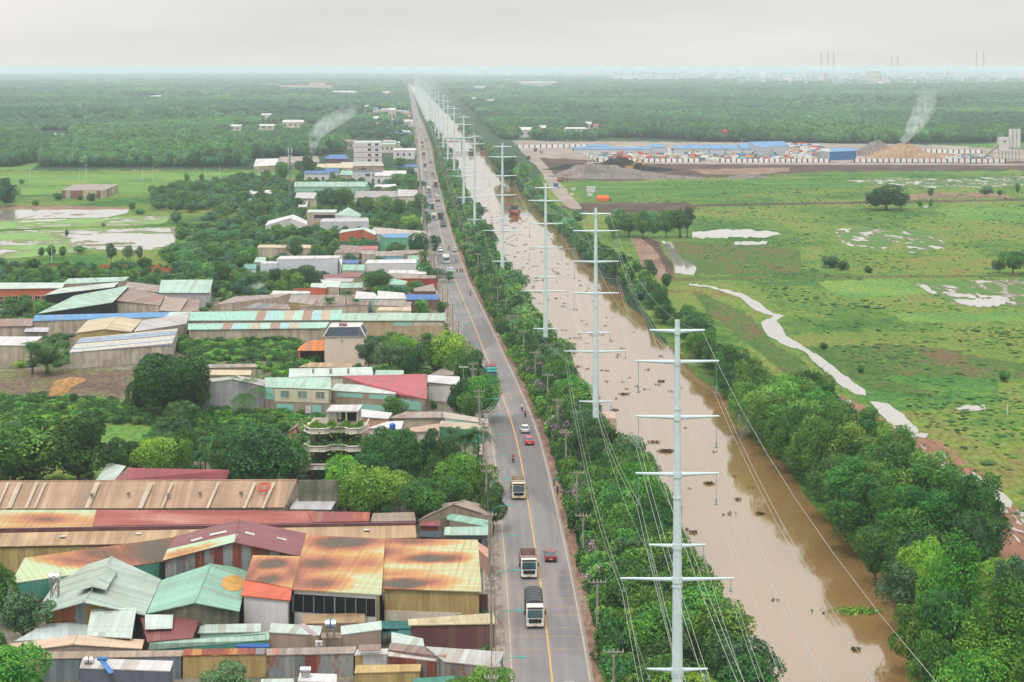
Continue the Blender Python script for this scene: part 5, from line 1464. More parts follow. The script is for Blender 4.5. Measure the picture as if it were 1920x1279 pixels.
M('pale grey roof reaching the road at the front', '832,1240 935,1251 945,1222 798,1212', 2.8, 3.6, sheet('#c9cfce', .2, '#b8aea4'), GREYP, over=.1, frontmat=GREYP)
M('tan sheet shed with a green roof edge at the bottom', '664,1262 788,1258 790,1245 668,1247', 1.9, 2.1, TANP, TANP, over=.1)
M('dark teal roof cut off by the bottom edge', '772,1284 853,1279 852,1267 776,1272', 2.6, 2.9, sheet('#3f8f7c', .2), TEAL)
M('small white roof with a steel tank at the front', '558,1277 631,1279 632,1264 562,1262', 3.4, 3.6, WHITER, PINKW, 'house', over=.1)
M('pale little roof cut off by the bottom edge beside the fir like tree', '488,1292 551,1292 551,1272 490,1273', 2.4, 2.6, MINTW, MINTWALL)
M('dark grey house with a white roof and orange windows', '149,1252 319,1258 325,1239 155,1234', 4.6, 4.7, WHITER, SLATE, 'house', over=.06,
  front=[(.15, .30, 1.6, 2.75, CURT, 'window'), (.47, .62, 1.7, 2.85, CURT, 'window'), (.86, .95, 1.9, 2.9, GLASS, 'window')])
for x in (214, 276):
    c = P(x, 1268, 3.4); m2 = MB(); m2.tube((c.x, c.y - .1, 1.0), (c.x, c.y - .1, 3.6), .06, n=6); m2.tube((c.x, c.y - .1, 3.6), (c.x - .2, c.y - .1, 3.9), .06, n=6)
    tag(m2.build('vent_pipe', WHITE, origin=c), ('left' if x == 214 else 'right') + ' white vent pipe on the dark grey house wall', 'pipe', 'vent pipes')
# near the road, above the transformer poles
GY('brown cement roof beside the roadside trees', '783,976 850,945 925,968 905,946 872,938 833,944', 3.6, 5.4, sheet('#b8a696', .3), CONCW, 'house', over=.2)
M('bright mint roof crossing the brown one by the road', '838,974 917,988 915,975 836,961', 3.3, 3.9, MINT2, CONCW)
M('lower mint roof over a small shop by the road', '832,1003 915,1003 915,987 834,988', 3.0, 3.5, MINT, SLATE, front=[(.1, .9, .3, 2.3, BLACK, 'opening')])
M('black tarpaulin lean-to beside the maroon shutters', '786,1006 830,1008 830,996 788,995', 2.2, 2.8, paint('#3a4450'), MARW)
M('maroon shuttered shed beside the black tarpaulin', '786,985 825,986 826,976 790,976', 3.2, 3.4, MAROON, patch('#8d4542 #d9d3cc #7d3d3c #8d4542', .8, .1), frontmat=patch('#8d4542 #d9d3cc #7d3d3c #8d4542', .8, .1))
M('small brown roof with an air conditioner behind the twin poles', '694,978 780,976 777,960 700,962', 3.6, 4.4, sheet('#a39282', .35), CONCW)
M('pink roofed hut squeezed against the roadside poles', '897,1030 918,1050 918,1030 896,1016', 2.6, 3.0, sheet('#dba08f', .2), PINKW)
# behind the long brown roof
M('plain dark red roof among the trees', '214,901 424,901 430,881 240,877', 4.5, 6.2, sheet('#a3525a', .08), OLDW, 'house')
M('small pale mint roof beside the big tree', '180,900 215,900 236,874 203,867', 4.0, 5.0, MINTW, WHITEW, 'house')
M('white edged roof peeping out beside the big tree', '198,862 232,858 230,848 212,850', 3.6, 4.2, GREYR, WHITEW, 'house')
M('little dark red roof with a yellow ridge among palms', '395,856 437,853 441,835 404,836', 3.4, 4.4, sheet('#a35a4e', .2), WHITEW, 'house')
# ---- terraced house with roof gardens
def terraced():
    root = empty('terraced_house', P(627, 905), 'concrete house of three stacked terraces overgrown with plants', 'house')
    base = P(627, 905); cx, y0 = base.x, base.y
    s = base.y / FPX
    def hexa(z, w, d_, h, mt, nm, cut=0.3):
        mb = MB(); pts = [(-w, -d_ * .2), (-w * .75, -d_ * .55), (-w * .3, -d_ * .55), (-w * .12, -d_ * .35), (w * .3, -d_ * .35), (w * .48, -d_ * .55), (w * .85, -d_ * .5), (w, -d_ * .1), (w, d_ * .6), (-w, d_ * .6)]
        top = [Vector((cx + x, y0 + y + 3, z + h)) for x, y in pts]
        mb.slab(top, h); mb.build(nm, mt, root)
        m3 = MB()
        for i in range(8):
            a, b = top[i], top[i + 1]
            m3.face([a + Vector((0, 0, 0)), b, b + Vector((0, 0, .55)), a + Vector((0, 0, .55))])
            m3.tube(a + Vector((0, 0, .6)), b + Vector((0, 0, .6)), .16, n=5)
            m3.tube(a + Vector((0, 0, -.28)), b + Vector((0, 0, -.28)), .16, n=5)
        m3.build('parapet', mt, root)
        return top
    cw = wallm('#e6ded6', .12)
    core = MB(); core.box((cx, y0 + 4.5, 5.2), (9.2, 5.5, 10.4)); core.build('core', wallm('#b7ab9d', .3), root)
    for z in (0.3, 3.5, 6.8):
        m = MB(); m.box((cx, y0 + 1.72, z + 1.25), (7.2, .1, 1.9)); m.build('window', GLASS, root)
    lv = [hexa(z, 5.6, 8, .28, cw, 'terrace') for z in (2.7, 5.9, 9.1)]
    m = MB(); m.slab([(cx - 1.6, y0 + 1.4, 12.7), (cx + 4.2, y0 + 1.4, 12.7), (cx + 4.6, y0 + 6.5, 12.9), (cx - 1.2, y0 + 6.5, 12.9)], .25); m.build('roof', WHITER, root)
    m = MB(); m.box((cx - .6, y0 + 4.2, 11), (1.6, 3.4, 3.3)); m.box((cx + 2.6, y0 + 5.2, 11), (3.6, 1.8, 3.3)); m.build('wall', cw, root)
    m = MB(); m.box((cx + 2.4, y0 + 4.2, 10.9), (3.0, .1, 2.2)); m.build('window', GLASS, root)
    for x, y in ((-1.4, 1.7), (2.0, 1.7), (4.0, 1.7)):
        m = MB(); m.tube((cx + x, y0 + y, 9.4), (cx + x, y0 + y, 12.5), .12, n=6); m.build('column', WHITE, root)
    rr = np.random.default_rng(9)
    for z in (2.98, 6.18, 9.38):
        n = 2400 if z > 9 else 1100
        x = rr.uniform(-5.2, 5.2, n); tu = 0.5 + 0.5 * np.sin(x * 2.3 + z)
        C = np.stack([cx + x, y0 + 3 + rr.uniform(-3.4, -1.2 if z < 9 else -1.0, n), z + rr.uniform(0.2, 1, n) * (0.7 + 1.1 * tu)], 1)
        fall = rr.uniform(size=n) < .08; C[fall, 2] -= rr.uniform(0.5, 1.6, fall.sum()); C[fall, 1] = y0 - 1.6 + rr.uniform(-.2, .4, fall.sum())
        V, F = quads(C, rr.normal(size=C.shape), .36, rr)
        o = bpy.data.objects.new('planting', np_mesh('planting', V - np.array(base), F, LEAF_LIME if z > 9 else LEAF_BROAD, False, rr.uniform(0, 1, n))); COL.objects.link(o); o.parent = root
terraced()
# roofs between the terraced house and the road
M('white roof right behind the terraced house', '674,781 728,785 736,774 669,766', 3.4, 3.6, WHITER, PINKW, 'house')
M('grey old roof with a green gutter behind the terraced house', '727,784 836,783 830,772 760,772', 3.0, 3.3, OLDG, OLDW)
M('long pale roof with mint shutters reaching the road', '832,783 915,794 915,786 831,772', 3.1, 3.4, sheet('#cfc6b8', .2), MINTWALL, 'house', front=win(5, 1.2, 2.2, .55, m=GLASST))
M('beige roof with a teal awning by the road', '822,799 906,808 915,796 827,789', 2.8, 3.1, sheet('#d3c2ac', .25), TEAL, 'shed')
M('pinkish brown flat roof beside the blue barrel', '768,810 824,808 822,794 768,802', 2.6, 2.9, sheet('#cfae97', .2), CREAM)
M('white roof below the terraced row', '690,802 752,805 757,789 727,790', 2.6, 2.8, WHITER, WHITEW)
tank(736, 806, 3.0, .6, 1.1, False, 'bright blue plastic barrel on a white roof', 0)['category'] = 'barrel'
bpy.data.objects['water_tank.004' if 'water_tank.004' in bpy.data.objects else 'water_tank'].name = 'barrel'
for ob in bpy.data.objects:
    if ob.name.startswith('barrel'):
        for ch in ob.children: ch.data.materials[0] = paint('#2c6fd0')
M('small leaning brown shed left of the terraced house', '535,812 562,812 565,786 556,800', 2.6, 4.2, OLD, PINKW)
# ---- factory row
GY('light grey gabled factory wing with pale windows', '310,727 436,711 496,724 497,712 445,704 330,718', 5.8, 7.6, GREYR, sheet('#b9bac0', .15), 'factory', over=.1,
   front=[(.36, .43, 3.6, 4.9, GREYR, 'window'), (.5, .57, 3.6, 4.9, GREYR, 'window'), (.76, .83, 3.6, 4.9, GREYR, 'window'), (.88, .95, 3.6, 4.9, GREYR, 'window'), (.42, .56, .3, 2.1, MINTW, 'shutter'), (.6, .75, .3, 2.1, MINTW, 'shutter'), (.84, .98, 1.0, 2.4, GLASST, 'shutter')])
M('mint roofed two storey factory front with cream wall', '497,726 621,730 620,707 496,708', 5.8, 7.2, MINT, CONCW, 'factory', over=.1,
   front=[(.14, .97, 2.8, 5.5, wallm('#e0dcbf', .15), 'panel'), (.0, .13, 3.2, 5.6, GLASST, 'panel'), (.23, .37, 3.6, 5.2, GLASST, 'window'), (.5, .64, 3.6, 5.2, GLASST, 'window'), (.77, .91, 3.6, 5.2, GLASST, 'window'), (.17, .43, .9, 2.3, GLASST, 'shutter'), (.72, .86, .6, 2.3, GLASST, 'shutter'), (.62, .7, .1, 2.1, WHITER, 'door')])
M('pale mint lean-to below the red roof', '620,732 742,739 745,725 630,719', 4.4, 5.0, MINTW, CONCW, 'factory', over=.1, front=[(.1, .5, 3.1, 4.0, GLASST, 'shutter'), (.6, 1.0, 3.1, 4.0, GLASST, 'shutter'), (.4, .9, .6, 1.8, GLASST, 'shutter')])
M('large plain red roof of the factory', '722,736 800,748 800,701 640,705', 4.2, 6.2, RED, CONCW, 'factory', front=[(.3, .9, 1.3, 3.2, GLASST, 'shutter')])
M('long white roof with three ventilators behind the factory', '541,707 700,703 698,688 543,691', 5.2, 5.7, MINTW, CREAM)
for i, x in enumerate((587, 620, 653)):
    c = P(x, 698, 5.6); m2 = MB(); m2.tube((c.x, c.y, c.z - .3), (c.x, c.y, c.z + .5), .25, n=8); m2.tube((c.x, c.y, c.z + .5), (c.x, c.y, c.z + .9), .42, .2, n=10)
    tag(m2.build('ventilator', CONC, origin=c), ['left', 'middle', 'right'][i] + ' ventilator on the long white roof', 'ventilator', 'roof ventilators')
M('brown patched roof behind the white one', '560,688 660,688 660,680 580,680', 4.0, 4.4, TAN, CREAM)
M('mint edge roof behind the red factory roof', '702,704 757,702 757,694 705,694', 4.6, 5.0, MINT, CREAM)
M('white gateway roof with curved arches beside the red roof', '801,716 862,722 862,706 802,703', 4.2, 4.6, WHITER, WHITEW, 'house')
M('grey roof beside the white gateway', '805,703 850,703 852,694 826,692', 4.0, 4.2, OLDG, OLDW)
M('low rusty roof along the yard wall', '370,690 482,688 480,682 385,683', 2.8, 3.0, OLDG, OLDW); M('long low cream wall shed left of the factory', '378,703 470,703 472,694 382,693', 2.2, 2.4, CREAMR, OLDW)
def villa():
    o = [P(606, 631, 7.4), P(685, 630, 7.4), P(672, 611, 7.4), P(619, 611, 7.4)]
    d = 9.0; o[3] = Vector((o[0].x, o[0].y + d, 7.4)); o[2] = Vector((o[1].x, o[1].y + d, 7.4))
    r = shell('villa', 'house', 'tall cream villa with a dark blue hipped roof', o, [(0, 1, 2, 3)], WHITER, wallm('#ead9c6', .08), over=.3, front=[(.42, .47, 6.0, 6.5, GLASS, 'window')])
    m = MB(); a = inset(o, 1.1); k = [v + (Vector(((o[0].x + o[1].x) / 2, o[0].y + d / 2, v.z)) - v) * .25 for v in o]
    base = [Vector((v.x, v.y, 7.45)) for v in inset(o, .1)]; top = [Vector((v.x, v.y, 9.6)) for v in k]
    for i in range(4): m.face([base[i], base[(i + 1) % 4], top[(i + 1) % 4], top[i]])
    m.build('hipped_roof', SLATER, r)
    m = MB(); m.face(top); 
    for i in range(4):
        m.tube(base[i], top[i], .16, n=5); m.tube(top[i], top[(i + 1) % 4], .16, n=5)
    m.build('terrace', WHITE, r)
    m = MB(); c = (top[0] + top[1]) / 2; m.box((c.x - .5, c.y + 1.2, 10.0), (2.0, 1, .7)); m.build('stair_hatch', paint('#a9787a'), r)
    c = P(586, 683); q = empty('garage', c, 'open garage with a bright orange tiled roof beside the villa', 'garage')
    m = MB(); z = 3.4; w = 4.0; e = [c + Vector((-w / 1, 0, z)), c + Vector((w * .85, 0, z)), c + Vector((w * .85, 8, z)), c + Vector((-w, 8, z))]; ap = [c + Vector((-.6, 3.5, 5.6)), c + Vector((w * .85, 3.5, 5.6))]
    m.face([e[0], e[1], ap[1], ap[0]]); m.face([e[3], e[0], ap[0]]); m.face([e[2], e[3], ap[0], ap[1]]); m.build('roof', TILEO, q)
    m = MB(); m.box(c + Vector((-w + .6, .5, z / 2)), (.5, .5, z)); m.box(c + Vector((w * .8, 4, z / 2)), (.4, 7.6, z)); m.box(c + Vector((0, 7.6, z / 2)), (7, .3, z)); m.box(c + Vector((-w + .6, 4, z / 2)), (.3, 7.2, z)); m.build('wall', BRICK, q)
villa()
# ---- ivy walled long sheds
M('long shed roof of mint and rusty sheets', '352,601 640,600 642,581 358,585', 4.6, 5.4, MINTMIX, OLDW, 'warehouse')
M('lower roof strip of mint and brown sheets over the ivy wall', '352,618 610,615 618,604 352,607', 3.9, 4.2, MINTMIX, OLDW, 'warehouse', frontmat=OLDW)
M('long pale mint roof over a plain concrete wall by the road', '640,601 836,601 836,587 639,587', 4.6, 5.2, sheet('#b9d2c2', .25, '#a9cdbb'), wallm('#cdb894', .35), 'warehouse', front=[(.5, .68, 3.0, 4.2, MINTWALL, 'shutter'), (.7, .98, 3.1, 4.1, CREAM, 'panel'), (.57, .585, 1.4, 2.0, BLACK, 'window')])
IV = np.random.default_rng(3)
for i, x in enumerate((401, 470, 504, 533, 562, 600)):
    n = 500 if x in (562,) else 260; w_ = 6.5 if x == 562 else 1.6
    c = P(x, 640)
    f = IV.uniform(0, 1, n); C = np.stack([c.x + IV.normal(size=n) * w_ * (.25 + .25 * (1 - f)), c.y + IV.uniform(-.3, .3, n) - .3, 3.9 * f], 1)
    V, F = quads(C, IV.normal(size=C.shape) + np.array([0, -1, 0]), .5, IV)
    o = bpy.data.objects.new('ivy', np_mesh('ivy', V - np.array((c.x, c.y, 0)), F, LEAF_VINE, False, IV.uniform(0, 1, n))); COL.objects.link(o); o.location = (c.x, c.y, 0)
    tag(o, ['ivy on the wall end nearest the blue and white roofs', 'narrow ivy pillar second from the left on the wall', 'ivy pillar third from the left on the long wall', 'ivy pillar just left of the broad ivy', 'broadest ivy curtain hanging on the long wall', 'ivy pillar nearest the cream villa'][i], 'ivy', 'ivy on the long concrete wall')
# ---- left cluster
M('long bright blue roof on the left', '61,602 310,594 319,585 66,591', 4.0, 4.6, BLUE, OLDW, 'warehouse')
M('white and mint end of the blue roof', '310,594 352,592 360,584 319,585', 4.0, 4.6, MINTW, OLDW)
GY('cream gabled roof between the blue roofs', '142,624 197,617 246,622 267,600 222,594 165,600', 4.6, 5.8, CREAMR, TANP, 'warehouse', over=.2)
M('large plain grey roof right of the cream gable', '250,622 350,607 356,586 267,601', 4.6, 5.6, GREYR, OLDW, 'warehouse')
M('patched roof of blue, white and rusty strips over a stained white wall', '129,661 322,646 334,616 150,634', 4.2, 4.9, BLUEMIX, wallm('#d9cfc0', .55), 'warehouse', over=.15)
M('white roofed old hall behind the fan shaped palm', '-20,647 56,648 80,631 -20,631', 4.6, 5.2, WHITER, OLDW, 'warehouse', over=.15)
M('rusty striped roof at the left edge', '-20,612 60,611 63,597 -20,598', 3.6, 4.0, OLD, OLDW)
M('grey sheet lean-to below the rusty striped roof', '45,622 90,622 92,614 48,614', 2.6, 3.0, WGREY, GREYP)
M('large mint shed roof with black walls for its shaded open side', '70,588 211,567 243,535 140,554', 4.2, 6.2, MINT, BLACK, 'warehouse')  # closed walls in black paint imitate the shade of an open side
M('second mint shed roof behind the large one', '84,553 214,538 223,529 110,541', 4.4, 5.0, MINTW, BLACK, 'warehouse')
M('long pale mint roof over brown shop fronts at the left edge', '-20,542 117,540 122,530 -20,530', 4.0, 4.4, MINTW, BRICK, 'warehouse', front=win(8, .4, 1.6, .7, m=BLACK))
M('farthest mint shed roof of the left cluster', '116,533 232,527 243,519 128,522', 4.0, 4.6, MINT, OLDW, 'warehouse')
M('old brown sheet roof beside the mint sheds', '213,563 300,573 308,554 243,539', 4.0, 5.4, OLD, OLDW)
M('light brown ribbed roof behind the blue roof', '298,582 338,584 352,560 309,556', 3.4, 4.6, sheet('#b9a598', .4), OLDW)
M('narrow brown roof at the right end of the old roofs', '340,583 371,584 376,563 355,561', 3.2, 4.0, OLD, OLDW)
M('tidy mint shed with a red striped ridge', '297,549 394,549 399,524 302,525', 4.6, 6.2, MINT, GREYW, 'warehouse')
M('pale patched roof between the mint sheds', '230,540 296,548 300,535 240,528', 4.2, 4.8, OLDG, TANP)
for i, (x0, x1, y, h) in enumerate(((75, 128, 508, 2.0), (185, 300, 510, 2.6), (284, 317, 520, 3.4), (550, 620, 553, 2.2), (690, 720, 552, 2.2))):
    a, b = P(x0, y), P(x1, y); m2 = MB(); m2.box(((a.x + b.x) / 2, a.y, h / 2), (b.x - a.x, .25, h))
    if i == 2: m2.box((b.x - .3, a.y + 3, h / 2), (.3, 6, h))
    tag(m2.build('brick_wall', BRICK, origin=a), ['short orange brick wall in the green at the left', 'long orange brick wall behind the mint sheds', 'tall orange brick corner behind the mint shed', 'orange brick wall strip between tin roofs', 'short orange brick wall near the blue roof'][i], 'wall')
# ---- crowded roofs between the sheds and the road
TR = [
 ('grey pink roof above the ivy sheds', '400,572 520,558 545,550 440,556', 3.2, 3.6, OLDG, OLDW), ('dark low roof with a gabled vent', '450,578 545,580 540,570 480,568', 2.8, 3.2, GREYP, OLDW),
 ('brown walled workshop with a sloping roof', '540,566 590,572 596,562 545,556', 3.6, 3.8, OLDG, TANP), ('long weathered roof behind the palm trees', '560,575 690,572 700,552 580,553', 3.2, 3.6, OLD, OLDW),
 ('white gabled house with a red verge', '665,560 712,560 702,549 668,546', 4.0, 4.8, WHITER, MINTWALL), ('long white roof over shop windows', '708,560 762,560 758,549 708,545', 3.6, 4.0, WHITER, CREAM),
 ('white roof with a deep blue awning', '760,562 822,562 822,552 760,552', 3.2, 3.6, DBLUE, MARW), ('brown metal roof over a maroon wall near the road', '775,546 818,546 812,532 776,540', 3.4, 4.2, OLDG, MARW),
 ('long beige flat roof among the palms', '705,582 771,583 771,575 712,576', 3.0, 3.2, CREAMR, CREAM), ('old grey roof under the palm row', '700,572 770,575 772,566 705,562', 3.0, 3.2, OLDG, OLDW),
 ('pale roof over an orange wall', '582,538 612,540 614,531 584,531', 3.4, 3.6, MINTW, BRICK), ('mint roof of a grey house in the crowd', '612,538 636,539 640,528 600,524', 3.4, 3.8, MINTW, OLDW),
 ('mint roof beside the round tree', '637,540 680,539 681,530 638,530', 3.2, 3.5, MINT, CONCW), ('bright mint roof with blue edge behind the round tree', '728,534 760,534 764,527 732,521', 3.2, 3.6, MINT2, MINTWALL),
 ('long grey roof over a bright red wall', '742,522 816,522 820,517 727,512', 3.6, 3.8, OLDG, paint('#b5343c')), ('maroon roof left of the round tree', '606,524 682,518 680,511 606,515', 3.4, 3.8, MAROON, OLDW),
 ('bluish grey roof in the crowd', '606,530 660,528 664,522 610,522', 3.3, 3.6, GREYR, CREAM), ('white walled house with a flat roof by the road', '684,494 781,493 781,486 690,487', 4.8, 5.0, WHITER, WHITEW),
 ('mint sheet roof in front of the blue strip', '641,507 684,507 684,496 641,496', 3.8, 4.4, MINT2, OLDW), ('green walled hut by the road', '784,506 802,507 802,499 785,498', 3.4, 3.8, MINT2, GREENW),
 ('grey garage roof below the white wall', '760,520 790,520 790,512 762,512', 2.6, 2.8, OLDG, OLDW), ('white roof above the gate by the road', '727,512 800,514 800,507 730,506', 3.0, 3.2, WHITER, WHITEW),
 ('light blue walled house', '703,480 757,480 757,471 704,471', 4.0, 4.2, OLDG, wallm('#8fc3dd', .1)), ('beige house beside the light blue one', '678,477 704,477 704,469 678,469', 4.4, 4.6, OLDG, OLDW),
 ('deep blue roofed hut beside the grey palms', '642,494 672,494 672,487 642,487', 2.6, 2.8, DBLUE, OLDW), ('bright red roof in front of the brown one', '678,468 709,468 709,461 679,461', 4.0, 4.4, RED, CREAM),
 ('long brown roof behind the bright red one', '626,474 678,474 684,462 640,459', 3.4, 4.0, OLD, OLDW), ('beige house with ornate windows behind the palm', '482,464 583,465 583,459 486,459', 4.0, 4.0, CREAMR, OLDW),
 ('teal roofed hut beside the lime tree', '456,505 480,504 481,495 458,495', 3.4, 3.8, TEAL, WHITEW), ('mint edged hut left of the long white building', '476,492 498,492 499,482 480,482', 3.2, 3.6, MINT, OLDW),
 ('long white roof sweeping to the road', '694,438 806,444 806,434 700,426', 3.6, 4.0, sheet('#cdbfb4', .2), WHITEW), ('white roof with a maroon wall by the road', '745,448 790,452 793,445 750,440', 3.4, 3.7, WHITER, MARW),
 ('low beige roof by the road trees', '740,478 790,474 795,468 735,470', 3.4, 3.7, OLDG, OLDW), ('mint awning house under the road trees', '764,487 786,487 787,479 765,479', 3.4, 3.8, MINT2, MINTWALL),
 ('cream long wall shed behind the smoking yard', '508,552 582,550 582,546 512,545', 3.2, 3.2, WHITER, WHITEW), ('long white garden wall roof', '380,436 500,440 498,436 540,438', 2.0, 2.0, WHITER, WHITEW),
]
for t_ in TR[:-1]: M(*t_, name='house' if 'hous' in t_[0] or 'hut' in t_[0] else 'shed', over=.1)
BX('long plain bluish white building with bare gable walls', '518,486 634,484 640,479 526,480', 5.8, WHITER, wallm('#dadde8', .06), 'warehouse', front=[(.2, .215, 2.6, 3.1, BLACK, 'window'), (.47, .485, 3.0, 3.6, BLACK, 'window')])
BX('low bluish white annexe with small dark windows', '488,494 520,494 522,490 490,490', 4.6, WHITER, wallm('#dadde8', .06), 'warehouse', front=win(2, 2.4, 2.9, .12, m=BLACK))
M('white roofed shed with a mint front by the long white building', '634,484 641,500 642,490 640,479', 5.0, 5.0, WHITER, WHITEW)
r = M('green walled house with a blue roof edge', '722,446 768,446 768,437 711,439', 6.0, 6.4, BLUE, GREENW, 'house', over=.1, front=[(.0, 1.0, .2, 2.6, MINTWALL, 'panel')])
GY('orange brick house with a flat gable', '635,437 680,430 704,441 705,434 684,426 640,431', 4.0, 5.2, MINTW, BRICK, 'house', over=.2, front=[(.3, .42, 1.2, 2.9, BLACK, 'window'), (.62, .74, 1.2, 2.9, BLACK, 'window')])
BX('plain grey wall building behind the brick house', '600,416 692,415 690,408 604,410', 5.4, WGREY, wallm('#cfcfd6', .1), 'warehouse')
def hiph(label, s, h, zr, roof, wall, front=(), side=()):
    q = px_list(s); a, b = P(*q[0], h), P(*q[1], h); d = (b.x - a.x) * .8
    o = [a, b, Vector((b.x, b.y + d, h)), Vector((a.x, a.y + d, h))]; c = Vector(((a.x + b.x) / 2, a.y + d / 2, zr))
    return shell('house', 'house', label, o, [(0, 1, c), (1, 2, c), (2, 3, c), (3, 0, c)], roof, wall, front=front, side=side, over=.3, t=.05)
hiph('white two storey house with a mint hipped roof', '627,404 675,405', 6.6, 10.0, MINT, WHITEW, front=win(2, 3.6, 5.4, .4))
BX('beige two storey house with a long balcony', '575,398 630,398 632,393 578,393', 7.4, MINTW, wallm('#c4b6a6', .2), 'house', front=[(.25, .98, 4.6, 6.2, GLASS, 'balcony'), (.28, .6, .6, 2.8, wallm('#a5936f', .2), 'shutter')])
GY('white gabled hall with a dark window band', '497,423 544,409 576,422 576,414 550,402 503,414', 4.4, 6.8, WHITER, WHITEW, 'hall', over=.15, front=[(.15, .55, 1.6, 3.4, GLASS, 'window'), (.78, .95, 1.8, 3.2, GLASS, 'window')])
GX('long mint gabled shed behind the trees', '551,350 686,350 690,341 553,341', 6.0, 8.6, MINT, wallm('#9fd0b8', .12), 'warehouse', side=[(.2, .8, .5, 4, paint('#6f9ec0'), 'panel')])
M('grey roof below the long mint shed', '553,372 595,372 594,361 556,361', 5.0, 6.0, WGREY, OLDW); M('long grey pink roof left of the road trees', '663,371 745,369 743,358 668,358', 4.6, 5.8, sheet('#aca3a6', .2), CREAM, 'warehouse'); M('pale grey roof at the end of the long one', '745,368 783,368 783,356 745,355', 4.6, 5.6, WGREY, CREAM)
BX('white house with a blue hipped roof and balconies', '660,323 716,322 714,318 664,319', 7.6, SLATER, WHITEW, 'house', front=[(.45, .6, 4.8, 6.6, GLASS, 'window'), (.68, .8, 4.8, 6.4, GLASS, 'window'), (.66, .78, 1, 3, GLASS, 'door')])
BX('five storey white building with red floor bands', '663,267 716,267 714,264 666,264', 19.0, WHITER, WHITEW, 'building', front=[f for i in range(4) for f in ([(.0, 1.0, 3.6 + i * 3.9, 4.0 + i * 3.9, paint('#a8525a'), 'band')] + [(u, u + .12, 4.8 + i * 3.9, 6.6 + i * 3.9, GLASS, 'window') for u in (.5, .76)] + [(.28, .32, 5.2 + i * 3.9, 6 + i * 3.9, GLASS, 'window')])])
M('blue gabled roof left of the five storey building', '608,298 655,298 648,290 618,290', 5.0, 7.0, DBLUE, MARW); M('pale shed roof with peeling sheets', '475,312 520,310 522,297 480,298', 5, 6.5, WHITER, OLDW, 'warehouse'); M('long pale roof behind the telecom mast', '520,306 600,304 596,293 525,294', 5, 6, OLDG, OLDW, 'warehouse')
M('beige wall roof under the five storey building', '592,314 662,315 662,306 596,307', 5, 6, CREAMR, CREAM); M('pale roof between the white houses', '635,312 720,311 716,303 640,304', 5, 5.5, GREYR, PINKW); M('mint roof hut left of the white balcony house', '636,328 662,328 662,320 640,320', 5, 5.5, MINT2, OLDW)
M('white porch roof beside the road trees', '700,352 745,350 742,345 704,346', 3.6, 4, WHITER, WHITEW); M('white long porch below the five storey building', '716,326 762,326 762,320 718,320', 3.4, 3.8, WHITER, WHITEW); M('old white sheds roof behind the long trees', '560,388 575,388 578,372 556,372', 3.4, 4, WHITER, WHITEW)
BX('abandoned shed with upright pale and maroon sheets in the rice fields', '115,357 194,357 222,346 140,345', 4.6, OLDG, patch('#cfc9a8 #8e5a5a #bfc0a6 #d6cfae #9a6a66', 2.5, .2), 'shed')
M('white gabled barn alone in the woods', '75,256 104,254 130,252 100,250', 8, 10, WHITER, WHITEW, 'barn'); M('pale curved roof far in the woods', '272,187 300,184 302,178 280,180', 6, 9, WHITER, WHITEW, 'barn')
FB = [(445, 245, 30, 5), (500, 244, 46, 5), (549, 240, 40, 7), (500, 224, 22, 6), (573, 166, 96, 9), (595, 163, 30, 14), (645, 178, 60, 8), (725, 181, 22, 10), (735, 232, 13, 18), (688, 212, 8, 10), (705, 234, 10, 8), (760, 236, 14, 6), (650, 182, 40, 8), (330, 250, 8, 4), (240, 205, 12, 5), (150, 206, 20, 5),
      (900, 168, 34, 8), (940, 167, 20, 8), (1008, 162, 72, 16), (915, 193, 18, 5), (925, 191, 22, 6), (890, 190, 20, 6), (965, 201, 14, 6), (1100, 158, 22, 6), (1195, 161, 16, 6), (1180, 166, 14, 5), (1105, 244, 20, 7), (1120, 246, 16, 6), (1075, 248, 50, 4), (1018, 256, 12, 9), (985, 258, 26, 8), (1640, 158, 24, 56), (1656, 158, 14, 37)]
FL_ = ['pale long low building hidden in the left woods', 'white roofed building by the left woods road', 'white gabled building with a tall stack', 'white little building behind the left sheds', 'long building with red roofs on the far left', 'taller red roofed block of the far long building', 'pale wide hall near the left horizon', 'pink villa beside the far road', 'narrow white tower house by the road', 'white chapel like tower in the woods', 'white house beside the narrow tower', 'red roofed house by the far road', 'grey hall beside the pale wide hall', 'tiny pale hut in the left woods', 'small white hut far left', 'flat white hut far left of the clearing',
       'white villa row beyond the canal', 'white house right of the villa row', 'long cream school building beyond the canal', 'white house in the far village', 'blue roofed house of the far village', 'cream house of the far village', 'white roof right of the far village', 'white shed on the far plain', 'pale roof behind the cream school', 'cream cottage on the far plain', 'white house beside the pink roofs', 'pink roofed house behind the site', 'long white wall beyond the site', 'red brick house near the bridge', 'pale house by the bridge', 'tall white tower block near the horizon', 'lower white wing of the far tower block']
